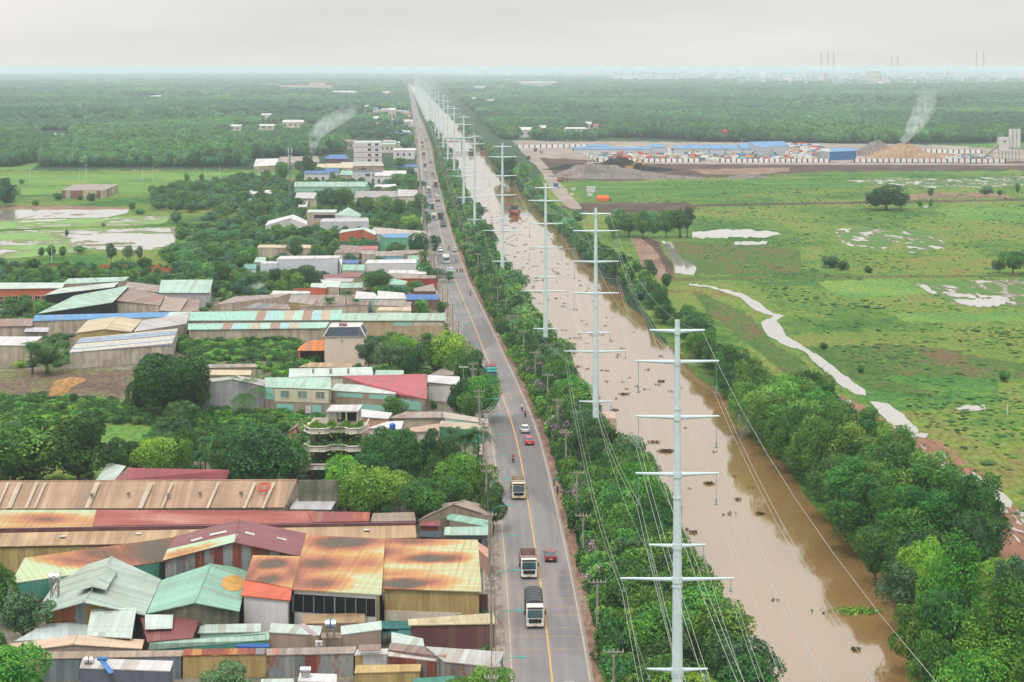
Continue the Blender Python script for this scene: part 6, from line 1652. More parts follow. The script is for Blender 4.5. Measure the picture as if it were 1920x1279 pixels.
for i, (x, y, w, h) in enumerate(FB):
    b = P(x, y); wm = w * b.y / FPX; dp = max(8, wm * .45)
    red = i in (4, 5, 11, 27); roof = RED if red else (BLUE if i == 20 else WHITER)
    r = empty('house', b, FL_[i], 'house'); m = MB(); m.box(b + Vector((0, dp / 2, h / 2)), (wm, dp, h)); m.build('wall', BRICK if i == 29 else (CREAM if i % 3 else WHITEW), r)
    m = MB(); z = h + .02; w2 = wm * .52; e = [b + Vector((-w2, -.6, z)), b + Vector((w2, -.6, z)), b + Vector((w2, dp + .6, z)), b + Vector((-w2, dp + .6, z))]; t0, t1 = b + Vector((-w2 * .9, dp / 2, z + min(3, h * .4))), b + Vector((w2 * .9, dp / 2, z + min(3, h * .4)))
    if i in (31, 32): m.slab([v + Vector((0, 0, .4)) for v in e], .4)
    else:
        m.face([e[0], e[1], t1, t0]); m.face([e[2], e[3], t0, t1]); m.face([e[1], e[2], t1]); m.face([e[3], e[0], t0])
    m.build('roof', roof, r)
    if wm / w < 1.6 or i in (18, 31):
        m = MB(); n = max(2, int(wm / 6))
        for k in range(n): m.box(b + Vector((-wm / 2 + (k + .5) * wm / n, -.05, h * .55)), (wm / n * .4, .1, h * .3 if i != 31 else h * .05))
        m.build('window_band', GLASS, r)
# distant town on the horizon: far too many roofs to count
rt = np.random.default_rng(21)
def tbox(V, F, x, y, w, d_, h):
    k = len(V)
    for z in (0, h):
        for (a, b) in ((-w, 0), (w, 0), (w, d_), (-w, d_)): V.append((x + a, y + b, z))
    F += [(k, k + 1, k + 5, k + 4), (k + 1, k + 2, k + 6, k + 5), (k + 3, k, k + 4, k + 7), (k + 4, k + 5, k + 6, k + 7), (k + 2, k + 3, k + 7, k + 6)]
G = [[[], []] for _ in range(4)]
for i in range(2600):
    right = rt.uniform() < .8
    # the town's far quarters stand on the plain 8 to 40 km out; trees there are low
    d = rt.uniform(9500, 16000) if right else rt.uniform(17000, 34000)
    px = rt.uniform(850, 2050) if right else rt.uniform(-80, 1000)
    if right and px < 1150 and d < 13500: d += 5000
    if i % 9 == 0 and right: d = rt.uniform(6800, 9500); px = rt.uniform(1360, 2000)
    s_ = d / FPX; x = (px - CXP) * s_
    tbox(*G[rt.choice(4, p=[.4, .28, .24, .08])], x, d, s_ * rt.uniform(1.2, 7 if i % 5 == 0 else 3.2), s_ * 3, rt.uniform(11, 22) + (rt.uniform(10, 40) if rt.uniform() < .05 else 0))
for i, (V, F) in enumerate(G):
    mt = [paint('#dcdcda', .8, .8), paint('#bcc2c8', .8, .8), paint('#9fb0bd', .8, .8), paint('#c98f84', .8, .8)][i]
    o = bpy.data.objects.new('distant_town', np_mesh('distant_town', V, F, mt)); COL.objects.link(o)
    tag(o, ['white', 'pale grey', 'bluish', 'reddish'][i] + ' buildings of the distant town along the horizon', kind='stuff')
# ---------------------------------------------------------------- white steel pylons along the canal
ZS = [47.7, 44.3, 38.2, 31.9, 24.0, 20.3, 10.3]
HW = [2.9, 4.4, 4.4, 4.4, 3.0, 6.0, 3.2]
for k in range(20):
    d = 2620 + k * 165; PYL.append((41.2 - 0.0592 * d, d, 49))
def pylon_meshes():
    out = []
    m = MB()
    prev = None
    for i in range(5):
        z0, z1 = 49 * i / 5, 49 * (i + 1) / 5
        m.tube((0, 0, z0), (0, 0, z1), .69 - .085 * i, .69 - .085 * (i + 1), 14, caps=(i == 4))
        if i: m.tube((0, 0, z0 - .1), (0, 0, z0 + .1), .76 - .085 * i, n=14)
    out.append(('shaft', m.build('shaft', STEEL)))
    for z, w in zip(ZS, HW):
        m = MB(); r_ = .69 - .42 * z / 49
        for s in (-1, 1): m.tube((s * r_ * .8, 0, z + .05), (s * w * 1.05, 0, z + .18), .25, .11, 8)
        m.tube((0, 0, z - .28), (0, 0, z + .32), r_ + .09, n=14)
        out.append(('crossarm', m.build('crossarm', STEEL)))
    for z, w in zip(ZS, HW):
        if z > 45: continue
        L_ = 3.3 if z > 30 else (1.3 if z > 12 else 1.0)
        for s in (-1, 1):
            m = MB(); m.tube((s * (w - .1), 0, z + .1), (s * (w - .1), 0, z - L_), .035, n=5)
            for q in range(3 if L_ > 2 else 2): m.tube((s * (w - .1), 0, z - L_ + .15 + q * .2), (s * (w - .1), 0, z - L_ + .22 + q * .2), .14, n=7)
            m.box((s * (w - .1), 0, z - L_), (.5, .1, .1))
            out.append(('insulator', m.build('insulator', paint('#8fa9a8'))))
    return out
pm = pylon_meshes()
for i, (x, y, h) in enumerate(PYL):
    w = ['nearest', 'second', 'third', 'fourth', 'fifth', 'sixth', 'seventh', 'eighth', 'ninth', 'tenth', 'eleventh', 'twelfth', 'thirteenth'] + ['%dth' % k for k in range(14, 40)]
    w = [{'21th': '21st', '22th': '22nd', '23th': '23rd', '31th': '31st', '32th': '32nd', '33th': '33rd'}.get(q, q) for q in w]
    o = empty('power_pylon', (x, y, 0), '%s tall white steel pylon in the row along the canal' % w[i], 'pylon', 'white steel pylons along the canal')
    o.scale = (h / 49, h / 49, h / 49)
    for nm, src in pm:
        c = src if i == 0 else src.copy()
        if i: COL.objects.link(c)
        c.parent = o
def sagline(pts, sag, r, n=10):
    out = []
    for a, b in zip(pts[:-1], pts[1:]):
        a, b = Vector(a), Vector(b)
        k = max(4, min(n, int((b - a).length / 8)))
        s_ = sag * min(1.0, ((b - a).length / 140) ** 1.5)
        for i in range(k):
            f = i / k; out.append(a.lerp(b, f) - Vector((0, 0, 4 * s_ * f * (1 - f))))
    out.append(Vector(pts[-1])); return out
WIRE = paint('#c3c4c2', .5, .8, .05); WIRED = paint('#4b4d4e', .6)
def line(name, label, pts, sag, r, mat, group, n=10):
    m = MB(); q = sagline(pts, sag, r, n)
    for a, b in zip(q[:-1], q[1:]):
        rr = r * max(1, ((a.y + b.y) / 2) / 700)
        m.tube(a, b, rr, rr, 3, caps=False)
    tag(m.build(name, mat, origin=pts[0]), label, 'cable', group)
tiers = ['top', 'upper', 'third', 'fourth', 'fifth', 'widest low', 'lowest']
base0 = (19.5, 48, 49)
for ti, (z, w) in enumerate(zip(ZS, HW)):
    for s in (-1, 1):
        for dbl in ((0,) if ti in (0, 4, 6) else (-.22, .22)):
            P_ = []
            for (x, y, h) in [base0] + PYL[:13]:
                k = h / 49; L_ = 0 if ti == 0 else (3.3 if z > 30 else (1.3 if z > 12 else 1.0))
                P_.append((x + (s * (w - .1) + dbl) * k, y, (z - L_) * k))
            line('power_line', '%s pale cable hung on the %s arms of the pylons%s' % ('house side' if s < 0 else 'canal side', tiers[ti], '' if not dbl else (', inner wire' if dbl * s < 0 else ', outer wire')), P_, 4.5 if z > 12 else 3.5, .021 if z > 12 else .016, WIRE, 'cables between the pylons')

# ---------------------------------------------------------------- concrete power poles and street lamps
CP = paint('#b3aa9c', .9, .75, .2); LAMPT = paint('#3f9f97', .5, .9, .05)
def pole_parts(H, arms):
    m = MB(); m.tube((0, 0, -.2), (0, 0, H), .19, .12, 8); o = [('pole', m.build('pole', CP))]
    for z, w in arms:
        m = MB(); m.box((0, -.14, z), (w, .12, .12)); m.tube((-w * .3, -.14, z), (0, -.14, z - .6), .03, n=4); m.tube((w * .3, -.14, z), (0, -.14, z - .6), .03, n=4)
        o.append(('crossarm', m.build('crossarm', CP)))
        for q in (-1, -.45, .45, 1):
            m = MB(); m.tube((q * w * .47, -.14, z + .06), (q * w * .47, -.14, z + .34), .07, .05, 6); o.append(('insulator', m.build('insulator', WHITE)))
    return o
def dup_parts(parts, root, first):
    for nm, src in parts:
        c = src if first else src.copy()
        if not first: COL.objects.link(c)
        c.parent = root
RPX = [(1150.5, 1217), (1120, 1087), (1093.5, 963), (1082, 883), (1061, 808), (1045.7, 748), (1026.8, 701), (1003.8, 659), (982, 620)]
rp = []
for x, y in RPX:
    d = FPX * (CAMH - 8.6) / (y - HZ); rp.append(((x - CXP) * d / FPX, d))
d = 500
while d < 2300: rp.append((rc(d) + 8.6, d)); d += 33
rp = [(11.9, 178)] + rp
pp = pole_parts(8.6, [(8.3, 2.3)])
for i, (x, y) in enumerate(rp):
    o = empty('power_pole', (x, y, 0), 'concrete pole with one crossarm, canal side of the road, %s along the row' % ('nearest' if i == 0 else ordinal(i + 1).replace(' nearest', '')), 'power pole', 'concrete poles on the canal side')
    dup_parts(pp, o, i == 0)
for q, nm in ((-1, 'left'), (-.45, 'inner left'), (.45, 'inner right'), (1, 'right')):
    line('low_wire', 'thin %s wire on the concrete poles of the canal side' % nm, [(x + q * 1.08, y - .14, 8.75) for x, y in rp[:32]], .7, .016, WIRED, 'wires on the concrete poles', 6)
lp = []; d = 203.0
while d < 2300: lp.append((rc(d) - 7.4, d)); d += 34.5 if d < 1200 else 45
lpp = pole_parts(10.2, [(9.8, 2.1), (8.6, 1.5)])
for i, (x, y) in enumerate(lp):
    o = empty('power_pole', (x, y, 0), 'concrete pole with two crossarms, house side of the road, %s along the row' % ('nearest' if i == 0 else ordinal(i + 1).replace(' nearest', '')), 'power pole', 'concrete poles on the house side')
    dup_parts(lpp, o, i == 0)
for q, z, nm in ((-1, 10.2, 'outermost top'), (0, 10.4, 'middle top'), (1, 10.2, 'road side top'), (-.5, 8.9, 'lower house side'), (.5, 8.9, 'lower road side')):
    line('low_wire', 'thin %s wire on the poles of the house side' % nm, [(x + q * 1.0, y - .14, z) for x, y in lp[:30]], .6, .016, WIRED, 'wires on the concrete poles', 6)
line('cable_bundle', 'thick sagging bundle of black cables on the house side poles', [(x, y - .2, 6.6) for x, y in lp[:30]], .8, .06, WIRED, 'wires on the concrete poles', 6)
m = MB(); m.tube((0, 0, 0), (0, 0, 7.4), .09, .06, 7); lparts = [('post', m.build('post', CP))]
m = MB(); m.poly_tube([Vector((0, 0, 7.3)), Vector((.5, 0, 7.9)), Vector((1.4, 0, 8.25)), Vector((2.6, 0, 8.3))], .045, 5); lparts.append(('arm', m.build('arm', LAMPT)))
m = MB(); m.box((2.95, 0, 8.3), (.95, .34, .16), taper=.7); lparts.append(('lamp_head', m.build('lamp_head', LAMPT)))
d = 211; i = 0
while d < 1150:
    o = empty('street_lamp', (rc(d) - 6.9, d, 0), 'street lamp with a teal head over the road, %s in the row' % ('nearest' if i == 0 else ordinal(i + 1).replace(' nearest', '')), 'street lamp', 'teal headed street lamps')
    dup_parts(lparts, o, i == 0); i += 1; d += 18.3
# transformer pair
for i, x in enumerate((755, 767)):
    b = P(x, 975); o = empty('transformer_pole', b, ['left', 'right'][i] + ' concrete pole of the transformer pair above the brown roofs', 'transformer pole', 'twin transformer poles')
    m = MB(); m.tube(b, b + Vector((0, 0, 6.6)), .16, .12, 8); m.build('pole', paint('#c9ab83', .9, .7, .2), o)
    m = MB(); m.tube(b + Vector((-.3 + .6 * i, -.5, 1.5)), b + Vector((-.3 + .6 * i, -.5, 2.6)), .42, n=10); m.build('transformer', paint('#b3bcc4', .5), o)
    m = MB(); m.box(b + Vector((0, -.1, 6.0)), (2.2, .12, .12)); m.box(b + Vector((0, -.1, 3.6)), (2.4, .12, .12)); m.build('crossarm', CP, o)
b = P(756, 968); m = MB(); m.tube(b + Vector((-1, -.5, 1.5)), b + Vector((-1, -.5, 2.6)), .42, n=10)
# stadium style lamp and small lamps
for i, (x, yt, yb) in enumerate(((869, 688, 745), (887, 693, 735), (549, 862, 905))):
    b = P(x, yb); h = CAMH * (1 - (yt - HZ) / (yb - HZ)); o = empty('yard_lamp', b, ['yard lamp with four round heads by the roadside trees', 'white yard lamp with a single curved head', 'slim yard lamp in front of the tree by the terraced house'][i], 'lamp')
    m = MB(); m.tube(b, b + Vector((0, 0, h)), .09, .06, 6); m.build('post', CP, o)
    for k in range(4 if i == 0 else 1):
        m = MB(); c = b + Vector(((k - 1.5) * .55 if i == 0 else .3, 0, h)); m.box(c, (.45, .3, .22), taper=.6); m.build('lamp_head', WHITE, o)
# telecom mast
b = P(543, 395); h = 32.6; mo = empty('telecom_mast', b, 'slender lattice telecom mast with a cluster of antennas', 'mast')
m = MB(); T3 = [Vector((1.0 * cos(a), 1.0 * sin(a), 0)) for a in (0.5, 2.6, 4.7)]
for i in range(3):
    m.tube(b + T3[i], b + T3[i] * .45 + Vector((0, 0, h)), .12, n=5)
for k in range(16):
    z0, z1 = h * k / 16, h * (k + 1) / 16
    for i in range(3):
        f0, f1 = 1 - .55 * z0 / h, 1 - .55 * z1 / h
        m.tube(b + T3[i] * f0 + Vector((0, 0, z0)), b + T3[(i + 1) % 3] * f1 + Vector((0, 0, z1)), .06, n=4)
m.build('lattice', paint('#7e949a'), mo)
for k in range(9):
    a = k * 2.1; m = MB(); m.box(b + Vector((1.1 * cos(a), 1.1 * sin(a), h - 1.2 - (k // 3) * 3.2)), (.4, .3, 2.2), a); m.build('antenna', WHITE, mo)
m = MB(); m.tube(b + Vector((0, 0, h)), b + Vector((0, 0, h + 2.5)), .05, n=4); m.build('lightning_rod', CONC, mo)
# thin poles out in the fields and woods
FP = [(56, 312, 344), (161, 309, 341), (149, 316, 339), (287, 310, 340), (267, 315, 341), (384, 312, 345), (412, 309, 345), (97, 462, 497), (269, 459, 496), (427, 127, 162), (596, 125, 157), (255, 133, 177), (200, 132, 170), (224, 136, 170), (156, 132, 167), (176, 133, 168), (739, 127, 160), (760, 125, 165), (8, 132, 168), (130, 146, 172), (188, 236, 256), (254, 236, 262), (322, 238, 262), (400, 195 + 80, 296), (860, 310, 345),
      (975, 250, 272), (1027, 252, 290), (1046, 258, 282), (1054, 260, 282), (1064, 262, 282), (1090, 262, 285), (1149, 262, 290), (1305, 262, 290), (1390, 258, 284), (1868, 262, 290), (1720, 270, 296), (1814, 272, 292), (1889, 758, 778)]
for i, (x, yt, yb) in enumerate(FP):
    b = P(x, yb); h = CAMH * (1 - (yt - HZ) / (yb - HZ)); r_ = max(.13, b.y / FPX * .35); m = MB(); m.tube(b, b + Vector((0, 0, h)), r_, r_ * .6, 6)
    if i in (1, 9, 10, 11): m.box(b + Vector((0, 0, h - .3)), (b.y / FPX * 4, .3, b.y / FPX * .8))
    k = min(_LW, key=lambda q: hypot(q[0] - b.x, q[1] - b.y))
    tag(m.build('field_pole', paint('#d5dbdc', .7, .85), origin=b), '%s thin pale pole in the open land towards %s' % (['short', 'tall', 'plain', 'lone', 'slim', 'straight', 'bare', 'single'][i % 8], k[2]), 'pole', 'thin poles in the open land')
    COL.objects[-1]['label'] = 'thin pale pole standing %s' % ['at the left edge of the rice field', 'behind the abandoned shed, with a crosspiece', 'left of the crosspieced pole', 'in the middle of the rice field edge', 'left of the middle rice field pole', 'near the right end of the rice field', 'at the right end of the rice field', 'below the flooded paddies, left one', 'below the flooded paddies, right one', 'high above the left woods on the horizon', 'behind the red roofed far building', 'beside the pale curved roof in the woods', 'third of the far left horizon row', 'fourth of the far left horizon row', 'first of the far left horizon row', 'second of the far left horizon row', 'left of the far road, nearer one', 'left of the far road, taller one', 'at the far left edge of the horizon', 'in the far left woods, small', 'in the woods right of the white barn', 'in the woods, second right of the barn', 'in the woods, third right of the barn', 'by the pale shed with peeling sheets', 'among the road trees by the pylons', 'left of the bridge road', 'at the fork by the building site', 'first of three beside the site fork', 'second of three beside the site fork', 'third of three beside the site fork', 'at the left corner of the panel fence', 'behind the left panel fence', 'behind the blue site roofs', 'right of the red site balloon', 'between the smoke and the silos', 'left of the tall sand heap', 'beside the white silos', 'alone in the lower right meadow'][i]
for i, (x, yt) in enumerate(((1540, 97), (1553, 97), (1563, 97), (1672, 105), (1683, 105), (1831, 97), (1844, 97))):
    b = P(x, 148); h = CAMH * (1 - (yt - HZ) / (148 - HZ)); m = MB(); q = b.y / FPX
    for s in (-1, 1): m.tube(b + Vector((s * 5, 0, 0)), b + Vector((s * 1.5, 0, h)), q * .2, n=4)
    for z in (.3, .5, .7, .85, .97): m.tube(b + Vector((-6 * (1.3 - z) - 3, 0, h * z)), b + Vector((6 * (1.3 - z) + 3, 0, h * z)), q * .14, n=4)
    tag(m.build('lattice_tower', paint('#a9b1b5'), origin=b), ['left', 'middle', 'right', 'left', 'right', 'left', 'right'][i] + ' grey lattice tower of the ' + ('group of three' if i < 3 else 'pair in the middle' if i < 5 else 'pair at the far right') + ' on the horizon', 'tower', 'lattice towers on the horizon')

# ---------------------------------------------------------------- vehicles
def prof(m, pts, w, w2=None, y0=0, mi=0):
    """extrude a side profile (y, z) across the width; w2: half width at the top"""
    zmax = max(p[1] for p in pts); zmin = min(p[1] for p in pts)
    def X(z, s): return s * (w + ((w2 if w2 else w) - w) * (z - zmin) / (zmax - zmin + 1e-6))
    A = [Vector((X(z, -1), y, z)) for y, z in pts]; B = [Vector((X(z, 1), y, z)) for y, z in pts]
    m.face(A, mi); m.face(B[::-1], mi); n = len(pts)
    for i in range(n):
        j = (i + 1) % n; m.face([A[j], A[i], B[i], B[j]], mi)
def wheels(root, ys, w, r_, tw=.25):
    for y in ys:
        for s in (-1, 1):
            m = MB(); m.tube((s * (w - tw), y, r_), (s * w, y, r_), r_, n=12); o = m.build('wheel', RUBBER); o.parent = root
            m = MB(); m.tube((s * w, y, r_), (s * (w + .02), y, r_), r_ * .5, n=8); q = m.build('rim', CONC); q.parent = o
def part(m, nm, mat, root):
    o = m.build(nm, mat); o.parent = root; return o
REDL = paint('#c22a22', .3, .8, 0); HEADL = paint('#f0efe6', .2, .95, 0); CHROME = paint('#c8ccd0', .2, .8, 0, .8)
TY = paint('#2f525a', .12, .75, 0, 0, .8)
def place(root, x, d, toward):
    t = rdir(d); root.location = (x, d, 0.14); root.rotation_euler = (0, 0, -math.atan(t) + (pi if toward else 0))
def car(x, d, hexc, toward, label, van=False):
    r = empty('car', (0, 0, 0), label, 'car', 'cars on the road'); cp = paint(hexc, .28, .8, .02, .1, .6)
    m = MB(); prof(m, [(-2.15, .35), (2.15, .35), (2.2, .62), (2.05, .8), (1.05, .95), (-1.75, 1.0), (-2.15, .9), (-2.2, .6)], .88, .84); part(m, 'body', cp, r)
    m = MB(); z = 1.75 if van else 1.46
    prof(m, [(1.1, .93), (.45, z - .05), (-1.35 if not van else -1.9, z - .03), (-1.9 if not van else -2.1, .97)], .82, .62); part(m, 'window', TY, r)
    m = MB(); m.slab([(-.62, .42, z), (.62, .42, z), (.64, -1.35, z), (-.64, -1.35, z)], .05); part(m, 'roof', cp, r)
    wheels(r, (1.35, -1.35), .88, .33)
    for s in (-1, 1):
        m = MB(); m.box((s * .68, -2.18, .78), (.32, .08, .16)); part(m, 'tail_light', REDL, r)
        m = MB(); m.box((s * .66, 2.15, .68), (.34, .1, .15)); part(m, 'headlight', HEADL, r)
        m = MB(); m.box((s * 1.0, .75, .98), (.2, .1, .14)); part(m, 'mirror', cp, r)
    m = MB(); m.box((0, -2.21, .55), (.5, .04, .13)); part(m, 'number_plate', WHITE, r)
    place(r, x, d, toward); return r
def truck(x, d, cab, kind, toward, label, L_=6.0, box='#c9c4bb', box2=None):
    r = empty('truck', (0, 0, 0), label, 'truck', 'trucks on the road'); cp = paint(cab, .35, .85, .05)
    f0 = L_ / 2 + .1
    m = MB(); prof(m, [(f0, .55), (f0 + 1.85, .5), (f0 + 1.95, 1.2), (f0 + 1.75, 2.35), (f0 + 1.45, 2.85), (f0, 2.9)], 1.18, 1.12); part(m, 'cab', cp, r)
    m = MB(); y1, y2 = f0 + 1.93, f0 + 1.74
    m.face([(-1.02, y1 + .0, 1.55), (1.02, y1, 1.55), (.98, y2 - .02, 2.42), (-.98, y2 - .02, 2.42)][::-1]); m.face([(-1.02, y1 + .01, 1.55), (-1.02, y1 + .03, 1.55), (.98, y2, 2.42), (-.98, y2, 2.42)]); part(m, 'windscreen', TY, r)
    m = MB()
    q = [(-1.02, f0 + 1.93, 1.5), (1.02, f0 + 1.93, 1.5), (.98, f0 + 1.79, 2.4), (-.98, f0 + 1.79, 2.4)]
    m.slab([Vector(v) + Vector((0, .03, 0)) for v in q], .02); part(m, 'window', TY, r)
    m = MB(); m.box((0, f0 + 1.97, 1.08), (1.7, .14, .5)); part(m, 'grille', DARK, r)
    m = MB(); m.box((0, f0 + 2.0, .55), (2.3, .2, .3)); part(m, 'bumper', cp, r)
    m = MB(); m.box((0, f0 + 2.12, .56), (.55, .04, .16)); part(m, 'number_plate', YLINE, r)
    m = MB(); m.box((0, f0 + 1.7, 2.72), (2.1, .3, .1)); part(m, 'sun_visor', DARK, r)
    for s in (-1, 1):
        m = MB(); m.box((s * .95, f0 + 2.03, .75), (.32, .12, .2)); part(m, 'headlight', HEADL, r)
        m = MB(); m.box((s * 1.38, f0 + 1.6, 2.05), (.16, .12, .55)); m.tube((s * 1.15, f0 + 1.6, 2.3), (s * 1.38, f0 + 1.6, 2.3), .03, n=4); part(m, 'mirror', DARK, r)
    m = MB(); m.box((0, 0, .8), (1.1, L_ + .3, .3)); part(m, 'chassis', DARK, r)
    wheels(r, (f0 + .9, -L_ / 2 + .9, -L_ / 2 + 2.1), 1.2, .5, .4)
    bm = paint(box, .6, .8, .15)
    if kind == 'canvas':
        n = 8; m = MB(); pr = [(-1.22, 1.0), (-1.22, 2.7)] + [(-1.22 * cos(pi * k / n), 2.7 + .55 * sin(pi * k / n)) for k in range(1, n)] + [(1.22, 2.7), (1.22, 1.0)]
        A = [Vector((a, L_ / 2, b)) for a, b in pr]; B = [Vector((a, -L_ / 2, b)) for a, b in pr]; m.face(A); m.face(B[::-1])
        for i in range(len(pr) - 1): m.face([A[i + 1], A[i], B[i], B[i + 1]])
        o = part(m, 'canvas_cover', bm, r)
        for k in range(6):
            y = -L_ / 2 + L_ * k / 5; m = MB(); m.poly_tube([Vector((a * 1.01, y, b * 1.005)) for a, b in pr[1:-1]], .04, 4); q = m.build('bow', paint('#3d4247')); q.parent = o
        m = MB(); m.box((0, L_ / 2 + .06, 1.5), (2.3, .06, .9)); part(m, 'bed', paint('#9b5a4a'), r)
    elif kind == 'dump':
        m = MB(); z0, z1 = 1.05, 2.55
        m.box((0, 0, z0), (2.4, L_, .12))
        for s in (-1, 1):
            m.box((s * 1.18, 0, (z0 + z1) / 2), (.1, L_, z1 - z0))
            for k in range(5): m.box((s * 1.26, -L_ / 2 + .5 + k * (L_ - 1) / 4, (z0 + z1) / 2), (.1, .14, z1 - z0))
        m.box((0, L_ / 2 - .05, (z0 + z1) / 2 + .2), (2.4, .1, z1 - z0 + .4)); m.box((0, -L_ / 2 + .05, (z0 + z1) / 2), (2.4, .1, z1 - z0)); m.slab([(-1.1, L_ / 2 + .9, z1 + .45), (1.1, L_ / 2 + .9, z1 + .45), (1.1, L_ / 2, z1 + .4), (-1.1, L_ / 2, z1 + .4)], .08)
        part(m, 'tipper_bed', bm, r)
        if box2: m = MB(); m.box((0, 0, 1.9), (2.2, L_ - .4, .5), taper=.8); part(m, 'load', paint(box2, .9, .7, .3), r)
    else:
        m = MB(); m.box((0, 0, 2.15), (2.45, L_, 2.4)); part(m, 'cargo_box', bm, r)
        if box2: m = MB(); m.slab([(-1.26, -L_ / 2, 3.5), (1.26, -L_ / 2, 3.5), (1.26, L_ * .2, 3.5), (-1.26, L_ * .2, 3.5)], .3); part(m, 'tarpaulin', paint(box2), r)
        for k in range(3): m = MB(); m.box((0, -L_ / 2 - .03, 1.3 + k * .8), (2.4, .05, .06)); part(m, 'door_bar', CONC, r)
    place(r, x, d, toward); return r
def bus(x, d, hexc, stripe, toward, label):
    r = empty('bus', (0, 0, 0), label, 'bus'); m = MB(); prof(m, [(-4.5, .4), (4.4, .4), (4.5, 1.5), (4.3, 2.95), (4.0, 3.1), (-4.4, 3.1)], 1.22, 1.15); part(m, 'body', paint(hexc, .35), r)
    m = MB(); m.box((0, 4.47, 2.0), (2.2, .08, 1.1)); m.box((0, 0, 2.1), (2.46, 8.2, .8)); part(m, 'window', TY, r)
    m = MB(); m.box((0, 0, 1.25), (2.48, 8.9, .3)); part(m, 'stripe', paint(stripe), r); wheels(r, (2.7, -2.7), 1.22, .48, .3)
    m = MB(); m.box((0, 0, 3.25), (1.4, 2.2, .3)); part(m, 'roof_unit', WHITE, r)
    for s in (-1, 1): m = MB(); m.box((s * .9, 4.5, .8), (.35, .1, .2)); part(m, 'headlight', HEADL, r)
    place(r, x, d, toward); return r
# a rider's body grown as one skin over a seated skeleton
def rider_mesh(shirt, trousers, helmet, seated=True):
    key = ('rider', shirt, trousers, helmet, seated)
    if key in _mc: return _mc[key]
    J = {'pel': (0, 0, .82), 'ch': (0, .08, 1.18), 'nk': (0, .12, 1.42), 'hd': (0, .16, 1.56), 'ht': (0, .17, 1.68)}
    R_ = {'pel': .15, 'ch': .17, 'nk': .065, 'hd': .10, 'ht': .09}
    E = [('pel', 'ch'), ('ch', 'nk'), ('nk', 'hd'), ('hd', 'ht')]
    for s, t in ((-1, 'l'), (1, 'r')):
        if seated: q = {'sh': (s * .2, .1, 1.34), 'el': (s * .29, .3, 1.12), 'wr': (s * .27, .55, 1.08), 'ha': (s * .27, .64, 1.08), 'hp': (s * .11, .02, .78), 'kn': (s * .2, .45, .76), 'an': (s * .2, .35, .38), 'to': (s * .2, .5, .33)}
        else: q = {'sh': (s * .2, .0, 1.36), 'el': (s * .27, -.03, 1.08), 'wr': (s * .27, .1, .86), 'ha': (s * .26, .14, .78), 'hp': (s * .1, 0, .84), 'kn': (s * .11, .04, .46), 'an': (s * .11, 0, .08), 'to': (s * .12, .16, .04)}
        rr = {'sh': .085, 'el': .055, 'wr': .04, 'ha': .045, 'hp': .11, 'kn': .075, 'an': .05, 'to': .045}
        for k, v in q.items(): J[k + t] = v; R_[k + t] = rr[k]
        E += [('ch', 'sh' + t), ('sh' + t, 'el' + t), ('el' + t, 'wr' + t), ('wr' + t, 'ha' + t), ('pel', 'hp' + t), ('hp' + t, 'kn' + t), ('kn' + t, 'an' + t), ('an' + t, 'to' + t)]
    K = list(J); me = bpy.data.meshes.new('body'); me.from_pydata([J[k] for k in K], [(K.index(a), K.index(b)) for a, b in E], [])
    o = bpy.data.objects.new('body', me); COL.objects.link(o)
    o.modifiers.new('skin', 'SKIN'); 
    for i, k in enumerate(K): me.skin_vertices[0].data[i].radius = (R_[k], R_[k] * .85)
    me.skin_vertices[0].data[0].use_root = True
    o.modifiers.new('sub', 'SUBSURF').levels = 1
    dg = bpy.context.evaluated_depsgraph_get(); dg.update(); out = bpy.data.meshes.new_from_object(o.evaluated_get(dg))
    bpy.data.objects.remove(o)
    out.materials.clear()
    for h_ in (shirt, trousers, '#c49a7c', helmet): out.materials.append(paint(h_, .8))
    for p in out.polygons:
        c = p.center
        hand = c.y > .58 and c.z > .95 if seated else (c.z < .84 and abs(c.x) > .2 and c.z > .7)
        p.material_index = 3 if c.z > 1.56 else 2 if (c.z > 1.46 or hand or c.z < (.36 if seated else .06)) else 0 if c.z > (.86 if not (seated and c.y > .3 and c.z < .95) else 9) else 1
        p.use_smooth = True
    _mc[key] = out
    return out
def motorbike(x, d, hexc, toward, label, shirt, trousers='#2c3340', helmet='#d8d8d8'):
    r = empty('motorbike', (0, 0, 0), label + ' motorbike ridden on the road', 'motorbike', 'motorbikes on the road')
    for y in (-.62, .62):
        m = MB(); m.tube((-.05, y, .3), (.05, y, .3), .3, n=12); part(m, 'wheel', RUBBER, r)
    m = MB(); prof(m, [(-.75, .5), (-.2, .3), (.3, .3), (.5, .55), (.62, 1.0), (.45, 1.0), (.2, .62), (-.1, .72), (-.8, .78)], .13, .1); part(m, 'body', paint(hexc, .35), r)
    m = MB(); m.box((0, -.3, .8), (.22, .8, .1)); part(m, 'seat', DARK, r)
    m = MB(); m.tube((-.3, .58, 1.06), (.3, .58, 1.06), .02, n=5); part(m, 'handlebar', DARK, r)
    m = MB(); m.tube((0, .66, .95), (0, .74, .95), .08, n=8); part(m, 'headlight', HEADL, r)
    place(r, x, d, toward)
    p = bpy.data.objects.new('person', rider_mesh(shirt, trousers, helmet)); COL.objects.link(p); p.location = r.location; p.rotation_euler = r.rotation_euler
    hn = {'#d8d8d8': 'pale', '#c22a22': 'red', '#26282a': 'black', '#3f6fb0': 'blue'}[helmet]
    tag(p, 'person in a %s helmet riding the %s motorbike' % (hn, label), 'person', 'motorbike riders')
def G(px, py): p = P(px, py); return p.x, p.y
truck(*G(1001, 1159), '#e4e0da', 'canvas', True, 'white truck with a dark canvas cover coming towards us', 6.8, '#4a4f55')
truck(*G(990, 1071), '#e6e2da', 'dump', True, 'white tipper truck with an empty brown bed behind the maroon car', 6.0, '#9c8279')
